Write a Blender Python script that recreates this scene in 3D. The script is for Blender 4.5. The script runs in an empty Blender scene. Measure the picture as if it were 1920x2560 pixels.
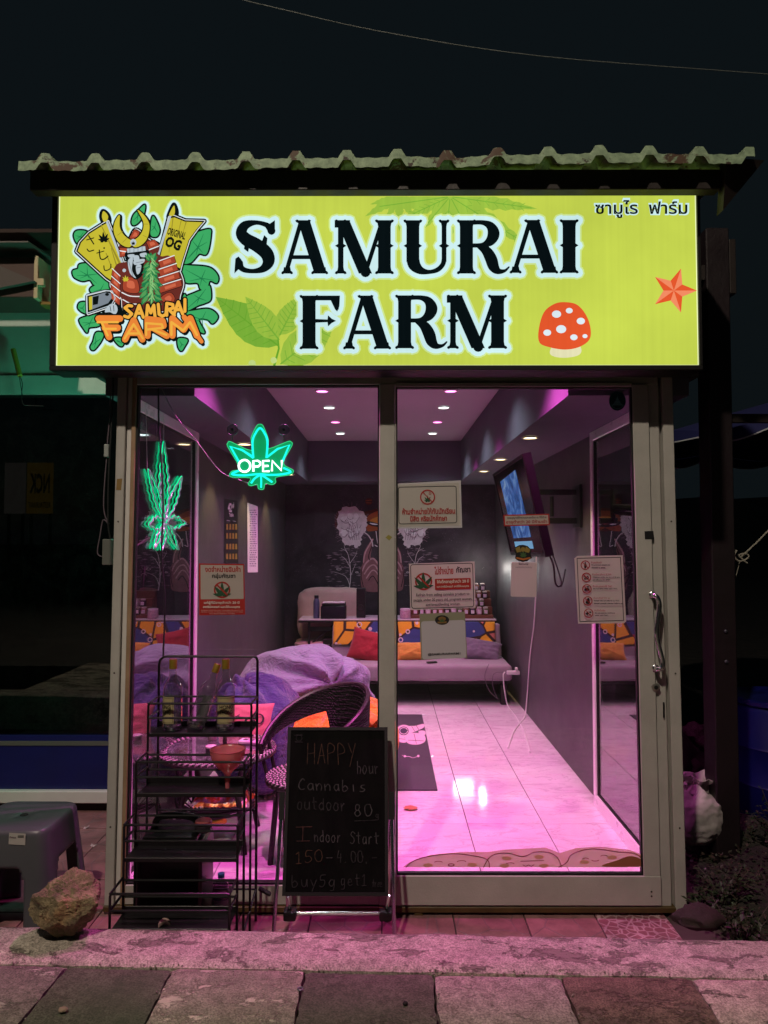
import bpy, bmesh, math, random
from mathutils import Vector, Matrix, Euler, noise
from mathutils.geometry import tessellate_polygon
random.seed(7)
sc = bpy.context.scene
COL = sc.collection
R = math.radians
PI = math.pi

# ------------------------------------------------------------------ camera
CAM = Vector((0.0, -3.35, 1.66)); FPX = 1800.0
PITCH = math.atan(72 / FPX); YAW = math.atan(6 / FPX)
cd = bpy.data.cameras.new('camera'); cam = bpy.data.objects.new('camera', cd); COL.objects.link(cam)
cam.location = CAM; cam.rotation_euler = (PI / 2 + PITCH, 0, YAW)
cd.sensor_fit = 'VERTICAL'; cd.sensor_height = 36.0; cd.lens = 36.0 * FPX / 2560
cd.clip_start = 0.05; cd.clip_end = 900
sc.camera = cam
sc.render.resolution_x, sc.render.resolution_y = 768, 1024
CR = Euler((PI / 2 + PITCH, 0, YAW)).to_matrix()

def P(px, py, Y):
    """pixel of the photograph -> point of the plane at depth Y"""
    d = CR @ Vector(((px - 960) / FPX, -(py - 1280) / FPX, -1))
    return CAM + d * ((Y - CAM.y) / d.y)

def PX(px, py, X):
    d = CR @ Vector(((px - 960) / FPX, -(py - 1280) / FPX, -1))
    return CAM + d * ((X - CAM.x) / d.x)

def PZ(px, py, Z):
    d = CR @ Vector(((px - 960) / FPX, -(py - 1280) / FPX, -1))
    return CAM + d * ((Z - CAM.z) / d.z)

# ------------------------------------------------------------------ world (night sky)
w = bpy.data.worlds.new('World'); sc.world = w; w.use_nodes = True
nt = w.node_tree; nt.nodes.clear()
out = nt.nodes.new('ShaderNodeOutputWorld'); bg = nt.nodes.new('ShaderNodeBackground')
sky = nt.nodes.new('ShaderNodeTexSky'); sky.sky_type = 'NISHITA'; sky.sun_disc = False
sky.sun_elevation = R(-4.0); sky.sun_rotation = R(200); sky.air_density = 1.6; sky.dust_density = 0.3
tint = nt.nodes.new('ShaderNodeMixRGB'); tint.blend_type = 'MULTIPLY'; tint.inputs[0].default_value = 1.0
tint.inputs[2].default_value = (0.02, 0.05, 0.07, 1)
nt.links.new(sky.outputs[0], tint.inputs[1])
add = nt.nodes.new('ShaderNodeMixRGB'); add.blend_type = 'ADD'; add.inputs[0].default_value = 1.0
add.inputs[2].default_value = (.0044, .0068, .0082, 1)   # city night sky, an even dark navy
nt.links.new(tint.outputs[0], add.inputs[1]); nt.links.new(add.outputs[0], bg.inputs[0])
bg.inputs[1].default_value = 0.8
nt.links.new(bg.outputs[0], out.inputs[0])
vs = sc.view_settings
vs.view_transform = 'Standard'; vs.look = 'None'; vs.gamma = 1; vs.exposure = 0.0; vs.use_curve_mapping = False
cy = sc.cycles
cy.use_denoising = True
try: cy.denoiser = 'OPENIMAGEDENOISE'
except Exception: pass
cy.max_bounces = 9; cy.transparent_max_bounces = 24; cy.diffuse_bounces = 4; cy.glossy_bounces = 5
cy.sample_clamp_indirect = 6.0; cy.caustics_reflective = False; cy.caustics_refractive = False

# ------------------------------------------------------------------ materials
MATS = {}
def lob(pts): return smooth(pts, 5, True)
def srgb(h):
    if isinstance(h, str):
        h = h.lstrip('#'); c = [int(h[i:i + 2], 16) / 255 for i in (0, 2, 4)]
        return tuple(x / 12.92 if x <= .04045 else ((x + .055) / 1.055) ** 2.4 for x in c)
    return tuple(h)

class NT:
    def __init__(s, m):
        s.t = m.node_tree; s.n = s.t.nodes
    def add(s, typ, **kw):
        n = s.n.new(typ)
        for k, v in kw.items():
            if k.startswith('i_'):
                n.inputs[k[2:].replace('_', ' ')].default_value = v
            else: setattr(n, k, v)
        return n
    def link(s, a, b): s.t.links.new(a, b)
    def coords(s, scale=(1, 1, 1), obj=True):
        tc = s.add('ShaderNodeTexCoord'); mp = s.add('ShaderNodeMapping')
        mp.inputs['Scale'].default_value = scale
        s.link(tc.outputs['Object' if obj else 'Generated'], mp.inputs[0]); return mp.outputs[0]
    def noise(s, vec, scale, detail=6, rough=.6, dist=0):
        n = s.add('ShaderNodeTexNoise'); n.inputs['Scale'].default_value = scale
        n.inputs['Detail'].default_value = detail; n.inputs['Roughness'].default_value = rough
        n.inputs['Distortion'].default_value = dist
        s.link(vec, n.inputs['Vector']); return n.outputs['Fac']
    def ramp(s, fac, stops):
        r = s.add('ShaderNodeValToRGB'); e = r.color_ramp.elements
        while len(e) < len(stops): e.new(.5)
        for k, (p, c) in enumerate(stops):
            e[k].position = p; e[k].color = tuple(c) + (1,) if len(c) == 3 else c
        s.link(fac, r.inputs[0]); return r.outputs[0]
    def mix(s, f, a, b, mode='MIX'):
        m = s.add('ShaderNodeMixRGB', blend_type=mode)
        for k, v in ((0, f), (1, a), (2, b)):
            if hasattr(v, 'links'): s.link(v, m.inputs[k])
            else: m.inputs[k].default_value = v if k == 0 else (tuple(v) + (1,) if len(v) == 3 else v)
        return m.outputs[0]
    def bump(s, h, dist=.01, strength=1.0, nrm=None):
        b = s.add('ShaderNodeBump'); b.inputs['Strength'].default_value = strength; b.inputs['Distance'].default_value = dist
        s.link(h, b.inputs['Height'])
        if nrm is not None: s.link(nrm, b.inputs['Normal'])
        return b.outputs[0]

def newmat(name):
    m = bpy.data.materials.new(name); m.use_nodes = True; MATS[name] = m
    return m, NT(m), m.node_tree.nodes['Principled BSDF']

def mat(name, col, rough=.6, metal=0, var=.0, vscale=8, bump=0, bscale=60, spec=None, em=None, ems=0, trans=0, alpha=1, sheen=0, var2=None):
    """a painted / plain material: colour with slow variation var and fine relief bump"""
    if name in MATS: return MATS[name]
    m, t, b = newmat(name); c = srgb(col)
    b.inputs['Base Color'].default_value = c + (1,); b.inputs['Roughness'].default_value = rough
    b.inputs['Metallic'].default_value = metal
    if spec is not None: b.inputs['Specular IOR Level'].default_value = spec
    if trans: b.inputs['Transmission Weight'].default_value = trans
    if alpha < 1: b.inputs['Alpha'].default_value = alpha
    if sheen: b.inputs['Sheen Weight'].default_value = sheen
    v = None
    if var:
        v = t.coords()
        f = t.noise(v, vscale, 7, .65)
        d = tuple(max(0, x * (1 - var)) for x in c); l = tuple(min(1, x * (1 + var)) for x in c)
        if var2: d = srgb(var2)
        t.link(t.ramp(f, [(.3, d), (.7, l)]), b.inputs['Base Color'])
        rr = t.add('ShaderNodeMapRange'); rr.inputs['To Min'].default_value = max(0, rough - .12); rr.inputs['To Max'].default_value = min(1, rough + .12)
        t.link(t.noise(v, vscale * 2.3, 5), rr.inputs[0]); t.link(rr.outputs[0], b.inputs['Roughness'])
    if bump:
        v = v or t.coords()
        t.link(t.bump(t.noise(v, bscale, 6), bump), b.inputs['Normal'])
    if em:
        b.inputs['Emission Color'].default_value = srgb(em) + (1,); b.inputs['Emission Strength'].default_value = ems
    return m

def emit(name, col, s=1.0):
    if name in MATS: return MATS[name]
    m, t, b = newmat(name); t.n.remove(b)
    e = t.add('ShaderNodeEmission'); e.inputs[0].default_value = srgb(col) + (1,); e.inputs[1].default_value = s
    t.link(e.outputs[0], t.n['Material Output'].inputs[0]); return m

def glassmat(name, refl=.06, tint=(.96, .97, .97), dust=.02, rough=.0, power=1.0, dscale=9, dustcol=(.5, .5, .5)):
    """thin window glass: transparent with a Fresnel reflection and a little dust"""
    m, t, b = newmat(name); t.n.remove(b)
    tr = t.add('ShaderNodeBsdfTransparent'); tr.inputs[0].default_value = tuple(tint) + (1,)
    gl = t.add('ShaderNodeBsdfGlossy'); gl.inputs['Roughness'].default_value = rough
    df = t.add('ShaderNodeBsdfDiffuse'); df.inputs[0].default_value = tuple(dustcol) + (1,)
    lw = t.add('ShaderNodeLayerWeight'); lw.inputs['Blend'].default_value = .5
    mr = t.add('ShaderNodeMath', operation='POWER'); t.link(lw.outputs['Facing'], mr.inputs[0]); mr.inputs[1].default_value = 3.2
    ma = t.add('ShaderNodeMath', operation='MULTIPLY_ADD'); t.link(mr.outputs[0], ma.inputs[0]); ma.inputs[1].default_value = power; ma.inputs[2].default_value = refl
    ma.use_clamp = True
    m1 = t.add('ShaderNodeMixShader'); t.link(ma.outputs[0], m1.inputs[0]); t.link(tr.outputs[0], m1.inputs[1]); t.link(gl.outputs[0], m1.inputs[2])
    v = t.coords((1, 1, 1)); f = t.noise(v, dscale, 9, .75, .6)
    f2 = t.noise(v, 260, 2, .5)
    k = t.ramp(f, [(.42, (.12,) * 3), (.75, (1,) * 3)])
    k2 = t.ramp(f2, [(.60, (.25,) * 3), (.72, (3,) * 3)])
    mm = t.add('ShaderNodeMath', operation='MULTIPLY'); t.link(k, mm.inputs[0]); t.link(k2, mm.inputs[1])
    m3 = t.add('ShaderNodeMath', operation='MULTIPLY'); t.link(mm.outputs[0], m3.inputs[0]); m3.inputs[1].default_value = dust; m3.use_clamp = True
    m2 = t.add('ShaderNodeMixShader'); t.link(m3.outputs[0], m2.inputs[0]); t.link(m1.outputs[0], m2.inputs[1]); t.link(df.outputs[0], m2.inputs[2])
    t.link(m2.outputs[0], t.n['Material Output'].inputs[0]); return m

# ------------------------------------------------------------------ objects
def tag(o, label=None, cat=None, group=None, kind=None):
    if label: o['label'] = label
    if cat: o['category'] = cat
    if group: o['group'] = group
    if kind: o['kind'] = kind
    return o

def thing(name, loc, label=None, cat=None, group=None, rz=0):
    o = bpy.data.objects.new(name, None); COL.objects.link(o); o.location = loc; o.rotation_euler = (0, 0, rz)
    o.empty_display_size = .1
    return tag(o, label, cat, group)

def origin(p):
    v = Vector((0, 0, 0))
    while p is not None: v += p.location; p = p.parent
    return v

def link_mesh(name, me, parent=None, base=None, smooth=False, smooth_angle=None):
    """verts are in world space; the object's origin goes to `base` (things) or to its parent's"""
    off = origin(parent) if parent is not None else (base or Vector((0, 0, 0)))
    off = Vector(off)
    if parent is not None and parent.rotation_euler.z: pass
    me.transform(Matrix.Translation(-off))
    o = bpy.data.objects.new(name, me); COL.objects.link(o)
    if parent is not None: o.parent = parent
    else: o.location = off
    if smooth:
        me.shade_smooth()
        if smooth_angle is not None:
            try: me.set_sharp_from_angle(angle=R(smooth_angle))
            except Exception: pass
    return o

class MB:
    """collects shapes and links them as ONE mesh object"""
    def __init__(s): s.v = []; s.f = []; s.m = []; s.mi = 0
    def slot(s, i): s.mi = i; return s
    def face(s, vs, base): s.f.append([base + i for i in vs]); s.m.append(s.mi)
    def add(s, vs, fs):
        b = len(s.v); s.v += [Vector(x) for x in vs]
        for f in fs: s.face(f, b)
        return s
    def box(s, a, b, M=None):
        x0, y0, z0 = a; x1, y1, z1 = b
        if x0 > x1: x0, x1 = x1, x0
        if y0 > y1: y0, y1 = y1, y0
        if z0 > z1: z0, z1 = z1, z0
        vs = [(x0, y0, z0), (x1, y0, z0), (x1, y1, z0), (x0, y1, z0), (x0, y0, z1), (x1, y0, z1), (x1, y1, z1), (x0, y1, z1)]
        if M is not None: vs = [M @ Vector(v) for v in vs]
        return s.add(vs, [(3, 2, 1, 0), (4, 5, 6, 7), (0, 1, 5, 4), (1, 2, 6, 5), (2, 3, 7, 6), (3, 0, 4, 7)])
    def bevbox(s, a, b, r=.004, M=None, seg=1):
        bm = bmesh.new(); x0, y0, z0 = a; x1, y1, z1 = b
        bmesh.ops.create_cube(bm, size=1)
        for v in bm.verts: v.co = Vector(((v.co.x + .5) * (x1 - x0) + x0, (v.co.y + .5) * (y1 - y0) + y0, (v.co.z + .5) * (z1 - z0) + z0))
        bmesh.ops.bevel(bm, geom=bm.edges[:], offset=r, segments=seg, profile=.6, affect='EDGES')
        bmesh.ops.recalc_face_normals(bm, faces=bm.faces[:])
        bm.verts.index_update()
        vs = [v.co.copy() for v in bm.verts]
        if M is not None: vs = [M @ v for v in vs]
        s.add(vs, [[v.index for v in f.verts] for f in bm.faces]); bm.free(); return s
    def tube(s, pts, r, n=8, caps=True, closed=False):
        pts = [Vector(p) for p in pts]; N = len(pts); b = len(s.v)
        up = None
        for i, p in enumerate(pts):
            if closed: t = pts[(i + 1) % N] - pts[i - 1]
            else: t = pts[min(i + 1, N - 1)] - pts[max(i - 1, 0)]
            if t.length < 1e-9: t = Vector((0, 0, 1))
            t.normalize()
            if up is None:
                up = Vector((0, 0, 1)) if abs(t.z) < .9 else Vector((1, 0, 0))
            a = up - t * up.dot(t)
            if a.length < 1e-6: a = t.orthogonal()
            a.normalize(); up = a; c = t.cross(a)
            rr = r[i] if isinstance(r, (list, tuple)) else r
            for k in range(n):
                an = 2 * PI * k / n
                s.v.append(p + a * math.cos(an) * rr + c * math.sin(an) * rr)
        for i in range(N if closed else N - 1):
            j = (i + 1) % N
            for k in range(n):
                k2 = (k + 1) % n
                s.face((i * n + k, i * n + k2, j * n + k2, j * n + k), b)
        if caps and not closed:
            s.face(tuple(range(n - 1, -1, -1)), b); s.face(tuple((N - 1) * n + k for k in range(n)), b)
        return s
    def lathe(s, prof, c=(0, 0, 0), n=24, M=None, capb=True, capt=True):
        b = len(s.v); c = Vector(c)
        for (r, z) in prof:
            for k in range(n):
                a = 2 * PI * k / n; v = Vector((r * math.cos(a), r * math.sin(a), z))
                s.v.append((M @ v if M is not None else v) + c)
        for i in range(len(prof) - 1):
            for k in range(n):
                k2 = (k + 1) % n
                s.face((i * n + k, i * n + k2, (i + 1) * n + k2, (i + 1) * n + k), b)
        if capb: s.face(tuple(range(n - 1, -1, -1)), b)
        if capt: s.face(tuple((len(prof) - 1) * n + k for k in range(n)), b)
        return s
    def grid(s, fn, nu, nv, closeu=False):
        b = len(s.v)
        for j in range(nv + 1):
            for i in range(nu if closeu else nu + 1):
                s.v.append(Vector(fn(i / nu, j / nv)))
        W = nu if closeu else nu + 1
        for j in range(nv):
            for i in range(nu):
                i2 = (i + 1) % nu if closeu else i + 1
                s.face((j * W + i, j * W + i2, (j + 1) * W + i2, (j + 1) * W + i), b)
        return s
    def prism(s, poly, f0, f1):
        """poly: 2D points; f0,f1 map a 2D point to 3D on the two faces"""
        n = len(poly); b = len(s.v)
        s.v += [Vector(f0(*p)) for p in poly] + [Vector(f1(*p)) for p in poly]
        s.face(tuple(range(n)), b); s.face(tuple(range(2 * n - 1, n - 1, -1)), b)
        for i in range(n):
            j = (i + 1) % n; s.face((j, i, n + i, n + j), b)
        return s
    def build(s, name, mats, parent=None, base=None, smooth=False, ang=40, fix=True):
        me = bpy.data.meshes.new(name); me.from_pydata([tuple(v) for v in s.v], [], s.f)
        if not isinstance(mats, (list, tuple)): mats = [mats]
        for m in mats: me.materials.append(m)
        if len(mats) > 1: me.polygons.foreach_set('material_index', s.m)
        me.update()
        if fix:
            bm = bmesh.new(); bm.from_mesh(me); bmesh.ops.recalc_face_normals(bm, faces=bm.faces[:]); bm.to_mesh(me); bm.free()
        return link_mesh(name, me, parent, base, smooth, ang)

def copy_tree(o, parent=None):
    c = o.copy(); COL.objects.link(c); c.parent = parent
    for ch in list(o.children): copy_tree(ch, c)
    return c

def arcpts(c, r, a0, a1, n=12, ry=None):
    ry = r if ry is None else ry
    return [(c[0] + r * math.cos(R(a0 + (a1 - a0) * k / n)), c[1] + ry * math.sin(R(a0 + (a1 - a0) * k / n))) for k in range(n + 1)]

def circle(c, r, n=20, ry=None):
    return arcpts(c, r, 0, 360 * (n - 1) / n, n - 1, ry)

def smooth(pts, n=6, closed=False):
    """Catmull-Rom through the points (any dimension)"""
    P_ = [tuple(p) for p in pts]; N = len(P_); o = []
    rng = range(N if closed else N - 1)
    for i in rng:
        g = (lambda k: P_[k % N]) if closed else (lambda k: P_[max(0, min(N - 1, k))])
        p0, p1, p2, p3 = g(i - 1), g(i), g(i + 1), g(i + 2)
        for k in range(n):
            t = k / n
            o.append(tuple(.5 * (2 * b + (c - a) * t + (2 * a - 5 * b + 4 * c - d) * t * t + (-a + 3 * b - 3 * c + d) * t ** 3) for a, b, c, d in zip(p0, p1, p2, p3)))
    if not closed: o.append(P_[-1])
    return o

# ------------------------------------------------------------------ flat print
def stroke(pts, w=None, n=10, cap=True):
    """list of convex polygons covering a line; points (x,y) with one width, or (x,y,w)"""
    q = [(p[0], p[1], (p[2] if len(p) > 2 else w) / 2) for p in pts]; o = []
    for (x0, y0, r0), (x1, y1, r1) in zip(q, q[1:]):
        dx, dy = x1 - x0, y1 - y0; L = math.hypot(dx, dy)
        if L < 1e-9: continue
        nx, ny = -dy / L, dx / L
        o.append([(x0 + nx * r0, y0 + ny * r0), (x1 + nx * r1, y1 + ny * r1), (x1 - nx * r1, y1 - ny * r1), (x0 - nx * r0, y0 - ny * r0)])
    pp = q if cap else q[1:-1]
    for (x, y, r) in pp:
        if r > 1e-6: o.append([(x + r * math.cos(2 * PI * k / n + .1), y + r * math.sin(2 * PI * k / n + .1)) for k in range(n)])
    return o

def fat(polys, r, n=8):
    """the polygons grown by r all round"""
    o = []
    for p in polys:
        o.append(p)
        o += stroke(list(p) + [p[0]], 2 * r, n)
    return o

def outline(poly, w, n=6): return stroke(list(poly) + [poly[0]], w, n)

def tess(p):
    n = len(p)
    if n == 3: return [(0, 1, 2)]
    sg = 0; conv = True
    for i in range(n):
        c = (p[(i + 1) % n][0] - p[i][0]) * (p[(i + 2) % n][1] - p[(i + 1) % n][1]) - (p[(i + 1) % n][1] - p[i][1]) * (p[(i + 2) % n][0] - p[(i + 1) % n][0])
        if abs(c) > 1e-9:
            if sg == 0: sg = c
            elif sg * c < 0: conv = False; break
    if conv: return [tuple(range(n))]
    return tessellate_polygon([[Vector((x, y, 0)) for x, y in p]])

TXT = {}
def text_mesh(body, bold=0.0, res=2):
    k = (body, bold, res)
    if k not in TXT:
        c = bpy.data.curves.new('t', 'FONT'); c.body = body; c.size = 1; c.offset = bold; c.resolution_u = res
        c.fill_mode = 'FRONT'
        o = bpy.data.objects.new('t', c); COL.objects.link(o)
        me = bpy.data.meshes.new_from_object(o)
        TXT[k] = ([(v.co.x, v.co.y) for v in me.vertices], [tuple(p.vertices) for p in me.polygons])
        bpy.data.objects.remove(o); bpy.data.meshes.remove(me); bpy.data.curves.remove(c)
    return TXT[k]

class Art:
    """flat print: coloured layers, each 0.5 mm proud of the one below"""
    def __init__(s, mp, step=.0005, start=1): s.mp = mp; s.step = step; s.k = start; s.mb = MB(); s.mats = []
    def _slot(s, m):
        if m not in s.mats: s.mats.append(m)
        s.mb.mi = s.mats.index(m)
    def layer(s, m, polys, up=True):
        """pieces of one colour; each lies a few microns over the one before, none in the same plane"""
        if not polys: return s
        s._slot(m); st = min(6e-6, s.step * .8 / len(polys))
        for i, p in enumerate(polys):
            s.mb.add([s.mp(x, y, s.k * s.step + i * st) for x, y in p], tess(p))
        if up: s.k += 1
        return s
    def text(s, m, body, x0, y0, x1, y1, bold=.0, rot=0, up=True, res=2, box=True):
        """text fitted to the box (x0,y0)-(x1,y1); y grows downwards"""
        v, f = text_mesh(body, bold, res)
        if not v: return s
        ax, bx = min(a for a, _ in v), max(a for a, _ in v); ay, by = min(b for _, b in v), max(b for _, b in v)
        sx = (x1 - x0) / max(1e-6, bx - ax); sy = (y1 - y0) / max(1e-6, by - ay)
        cx, cy_ = (x0 + x1) / 2, (y0 + y1) / 2; c, q = math.cos(R(rot)), math.sin(R(rot)); o = []
        for a, b in v:
            X = x0 + (a - ax) * sx - cx; Y = y1 - (b - ay) * sy - cy_
            o.append((cx + X * c - Y * q, cy_ + X * q + Y * c))
        s._slot(m); s.mb.add([s.mp(x, y, s.k * s.step) for x, y in o], f)
        if up: s.k += 1
        return s
    def build(s, name, parent=None, base=None):
        return s.mb.build(name, s.mats, parent, base, fix=False)

def facemap(Y, ox=0, oy=0, sc_=1.0):
    """print on a plane facing the street at depth Y; u,v are pixels of a crop of the photo"""
    return lambda u, v, h: P(ox + u * sc_, oy + v * sc_, Y) + Vector((0, -h, 0))

def leafpoly(cx, cy_, ang, L, W, n=7, jag=0, tip=.5):
    """a pointed leaf blade from (cx,cy) in direction ang (deg, y down)"""
    c, q = math.cos(R(ang)), math.sin(R(ang)); l = []; r = []
    for k in range(n + 1):
        t = k / n; wv = W * math.sin(PI * t ** tip if tip != .5 else PI * t ** .75) * .5
        j = (1 + jag * (1 if k % 2 else -1)) if 0 < k < n else 1
        l.append((t * L, wv * j)); r.append((t * L, -wv * j))
    pts = l + r[::-1][1:-1]
    return [(cx + x * c - y * q, cy_ + x * q + y * c) for x, y in pts]

def hemp(cx, cy_, s_, rot=0, n=7, wide=.24, jag=.14, lens=(1, .88, .66, .42)):
    o = []
    for k in range(n):
        j = k - n // 2
        o.append(leafpoly(cx, cy_, -90 + rot + j * (34 if n == 7 else 40), s_ * lens[min(3, abs(j))], s_ * wide * (.6 + .4 * lens[min(3, abs(j))]), 10, jag))
    return o
# ------------------------------------------------------------------ shared materials
ALU = mat('aluminium_cream', '#a8a59f', .42, 0, .13, 3.5, .001, 120)
ALU2 = mat('aluminium_white', '#c9c5c0', .35, 0, .06, 5)
ALU3 = mat('frame_white_gloss', '#e9e7e6', .3, 0, .04, 5)
GASKET = mat('rubber_black', '#0a0a0b', .6)
BLACKM = mat('black_powder_coat', '#0b0b0c', .42, 0, .2, 30)
CHROME = mat('chrome', '#e4e4e8', .2, 1.0)
WALLD = mat('charcoal_paint', '#4a464a', .5, 0, .16, 1.7, .0015, 45)
CEILM = mat('ceiling_paint', '#b9b4ba', .8, 0, .05, 1.2)
BULKM = mat('bulkhead_paint', '#5c5a66', .7, 0, .08, 1.5)
BROWN = mat('dark_brown_steel', '#1e1613', .55, 0, .25, 3, .002, 30)
WHITEP = mat('white_plastic', '#d9d7d5', .4)
GOLD = mat('gold_cap', '#a88b36', .35, .6)

# ------------------------------------------------------------------ ground, road, terrace
def road_z(x): return .2165 - .0162 * x
m, t, b = newmat('earth_dark')
v = t.coords(); f = t.noise(v, 6, 9, .7)
t.link(t.ramp(f, [(.35, (.012, .009, .008)), (.7, (.05, .04, .033))]), b.inputs['Base Color']); b.inputs['Roughness'].default_value = .95
t.link(t.bump(f, .05), b.inputs['Normal'])

def concrete(name, base, dark, patch=None, pamt=.5, seed=0.0, green=.0, ps=5.0):
    m, t, b = newmat(name); v = t.coords()
    mp = t.add('ShaderNodeMapping'); mp.inputs['Location'].default_value = (seed, seed * .7, 0); t.link(v, mp.inputs[0]); v = mp.outputs[0]
    f = t.noise(v, 3.1, 10, .72); g = t.noise(v, 150, 4, .7); c = t.ramp(f, [(.3, srgb(dark)), (.68, srgb(base))])
    c = t.mix(.8, c, t.ramp(g, [(.38, (.42,) * 3), (.6, (1.3,) * 3)]), 'MULTIPLY')
    g3 = t.noise(v, 28, 6, .7); c = t.mix(.6, c, t.ramp(g3, [(.38, (.45,) * 3), (.6, (1.1,) * 3)]), 'MULTIPLY')
    if patch:
        st = t.add('ShaderNodeMapping'); st.inputs['Scale'].default_value = (1, 1.9, 1); t.link(v, st.inputs[0])
        h = t.noise(st.outputs[0], ps, 12, .78, .35)
        k = t.ramp(h, [(pamt - .012, (0, 0, 0)), (pamt + .012, (1, 1, 1))])
        c = t.mix(k, c, srgb(patch))
        g2 = t.mix(.5, k, g, 'ADD')
    else: g2 = g
    if green:
        q = t.ramp(t.noise(v, 2.0, 6, .6), [(.48, (0, 0, 0)), (.7, (green,) * 3)])
        c = t.mix(q, c, (.06, .085, .045))
    vo = t.add('ShaderNodeTexVoronoi'); vo.inputs['Scale'].default_value = 55; t.link(v, vo.inputs['Vector'])
    pit = t.ramp(vo.outputs['Distance'], [(.05, (0, 0, 0)), (.16, (1, 1, 1))])
    c = t.mix(.45, c, pit, 'MULTIPLY')
    t.link(c, b.inputs['Base Color']); b.inputs['Roughness'].default_value = .92; b.inputs['Specular IOR Level'].default_value = .25
    n1 = t.bump(g2, .006, .9); t.link(t.bump(f, .03, .7, n1), b.inputs['Normal'])
    return m

CK = concrete('kerb_concrete', '#c0b4a6', '#948a80', '#7b7168', .56, 3.3, 0, 4.2)
C_A = concrete('concrete_moss_dark', '#70735f', '#515445', None, .5, 1.0, .8)
C_B = concrete('concrete_worn_pale', '#b3ac98', '#857e6d', '#d2c8b2', .55, 7.7, .5, 7)
C_C = concrete('concrete_dark_rough', '#6d675c', '#484339', '#7c7569', .6, 12.1, .3)
C_D = concrete('concrete_mid', '#b5ac9d', '#8a8174', '#a0978a', .6, 20.4, .15)
C_E = concrete('concrete_brown_dark', '#83715f', '#5f5347', '#6b5d51', .55, 31.0, .0)
C_F = concrete('concrete_flaking', '#cabeab', '#9a8f80', '#6d645a', .53, 44.0, .1, 3.4)
C_G = concrete('concrete_left_pale', '#a0958a', '#726a61', '#b3a99c', .57, 52.0, .25)

gm = MB(); gm.add([(-400, -400, -.3), (400, -400, -.3), (400, 400, -.3), (-400, 400, -.3)], [(0, 1, 2, 3)])
tag(gm.build('ground', MATS['earth_dark'], fix=False), kind='structure')

def nz(x, y, s=1.0, k=0): return noise.noise(Vector((x * s, y * s, k)))
# the road: an asphalt sheet farther out, concrete slabs near the shop
def sheet(x0, x1, y0, y1, nx, ny, zf, drop=None, round_=0):
    mb = MB()
    def fn(u, v_):
        x = x0 + (x1 - x0) * u; y = y0 + (y1 - y0) * v_
        return (x, y, zf(x, y))
    mb.grid(fn, nx, ny)
    return mb
asph = mat('asphalt', '#3a3733', .9, 0, .3, 3, .004, 90)
rd = sheet(-60, 60, -60, -2.35, 60, 12, lambda x, y: .20 - .0162 * max(-3, min(3, x)) - .01)
tag(rd.build('road', asph, fix=False, smooth=True), kind='structure')

def slab(x0a, x0b, x1a, x1b, m, dz=0.0, seed=0):
    """concrete slab between the kerb (Y=-.86) and Y=-2.38; edges given at far and near end"""
    mb = MB(); y0, y1 = -2.38, -.868; nx, ny = 26, 60
    def top(u, v_):
        y = y0 + (y1 - y0) * v_; xa = x0b + (x0a - x0b) * v_; xb = x1b + (x1a - x1b) * v_
        x = xa + (xb - xa) * u + .004 * nz(u * 9, y * 9, 1, seed + .5)
        e = min(u, 1 - u) * (xb - xa)
        if e < .001: x += .006 * nz(y, 0, 30, seed)
        z = road_z(x) + dz + .004 * nz(x, y, 4, seed) + .0018 * nz(x, y, 22, seed) - .005 * max(0, 1 - e / .010) ** 1.5
        ev = min(v_, 1 - v_) * 1.5
        z -= .012 * max(0, 1 - ev / .02)
        return (x, y, z)
    mb.grid(top, nx, ny)
    def rim(pts):
        b0 = len(mb.v)
        for p in pts: mb.v.append(Vector(p)); mb.v.append(Vector((p[0], p[1], p[2] - .12)))
        for i in range(len(pts) - 1): mb.face((2 * i, 2 * i + 2, 2 * i + 3, 2 * i + 1), b0)
    rim([top(0, k / ny) for k in range(ny + 1)]); rim([top(1, k / ny) for k in range(ny + 1)])
    rim([top(k / nx, 0) for k in range(nx + 1)]); rim([top(k / nx, 1) for k in range(nx + 1)])
    return mb
gtex = MATS['earth_dark']
pb = MB(); pb.box((-3.6, -2.40, -.2), (3.6, -.85, .115))
pave = pb.build('pavement', gtex, fix=True); tag(pave, kind='structure')
jx = [(-3.4, -3.4), (-1.83, -1.95), (-1.075, -1.15), (-.718, -.722), (-.272, -.292), (.157, .150), (.583, .575), (1.02, .96), (1.9, 1.82), (3.4, 3.4)]
jm = [C_G, C_F, C_G, C_A, C_B, C_C, C_D, C_E, C_F]
for k in range(9):
    g = .004
    slab(jx[k][0] + g, jx[k][1] + g, jx[k + 1][0] - g, jx[k + 1][1] - g, None, [0, .003, -.002, .002, 0, -.003, .002, 0, 0][k], k * 3.1).build('slab', [C_F, C_G, C_A, C_B, C_C, C_D, C_E, C_F, C_E][k], pave, smooth=True, fix=False)

# kerb strip, edge worn and wavy, higher than the terrace behind it
kb = MB()
def kf(u, v_):
    x = -3.6 + 7.2 * u
    # profile: front joint -> top -> rounded back arris -> down to the terrace
    prof = [(-.868, -.05), (-.866, -.006), (-.85, .004), (-.80, .006), (-.75, .004), (-.70, .004), (-.655, .002), (-.637, -.004), (-.630, -.014), (-.628, -.05), (-.626, -.30)]
    k = min(len(prof) - 1, int(round(v_ * (len(prof) - 1)))); y, dz = prof[k]
    wv = .006 * nz(x, 1, 3, 4) + .003 * nz(x, 2, 14, 8)
    return (x, y + wv * (1 if k > 4 else .8), road_z(x) + dz + .003 * nz(x, y, 6, 2) + .002 * nz(x, y, 25, 2))
kb.grid(kf, 300, 10)
tag(kb.build('kerb', CK, smooth=True, fix=False), kind='structure')

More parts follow.
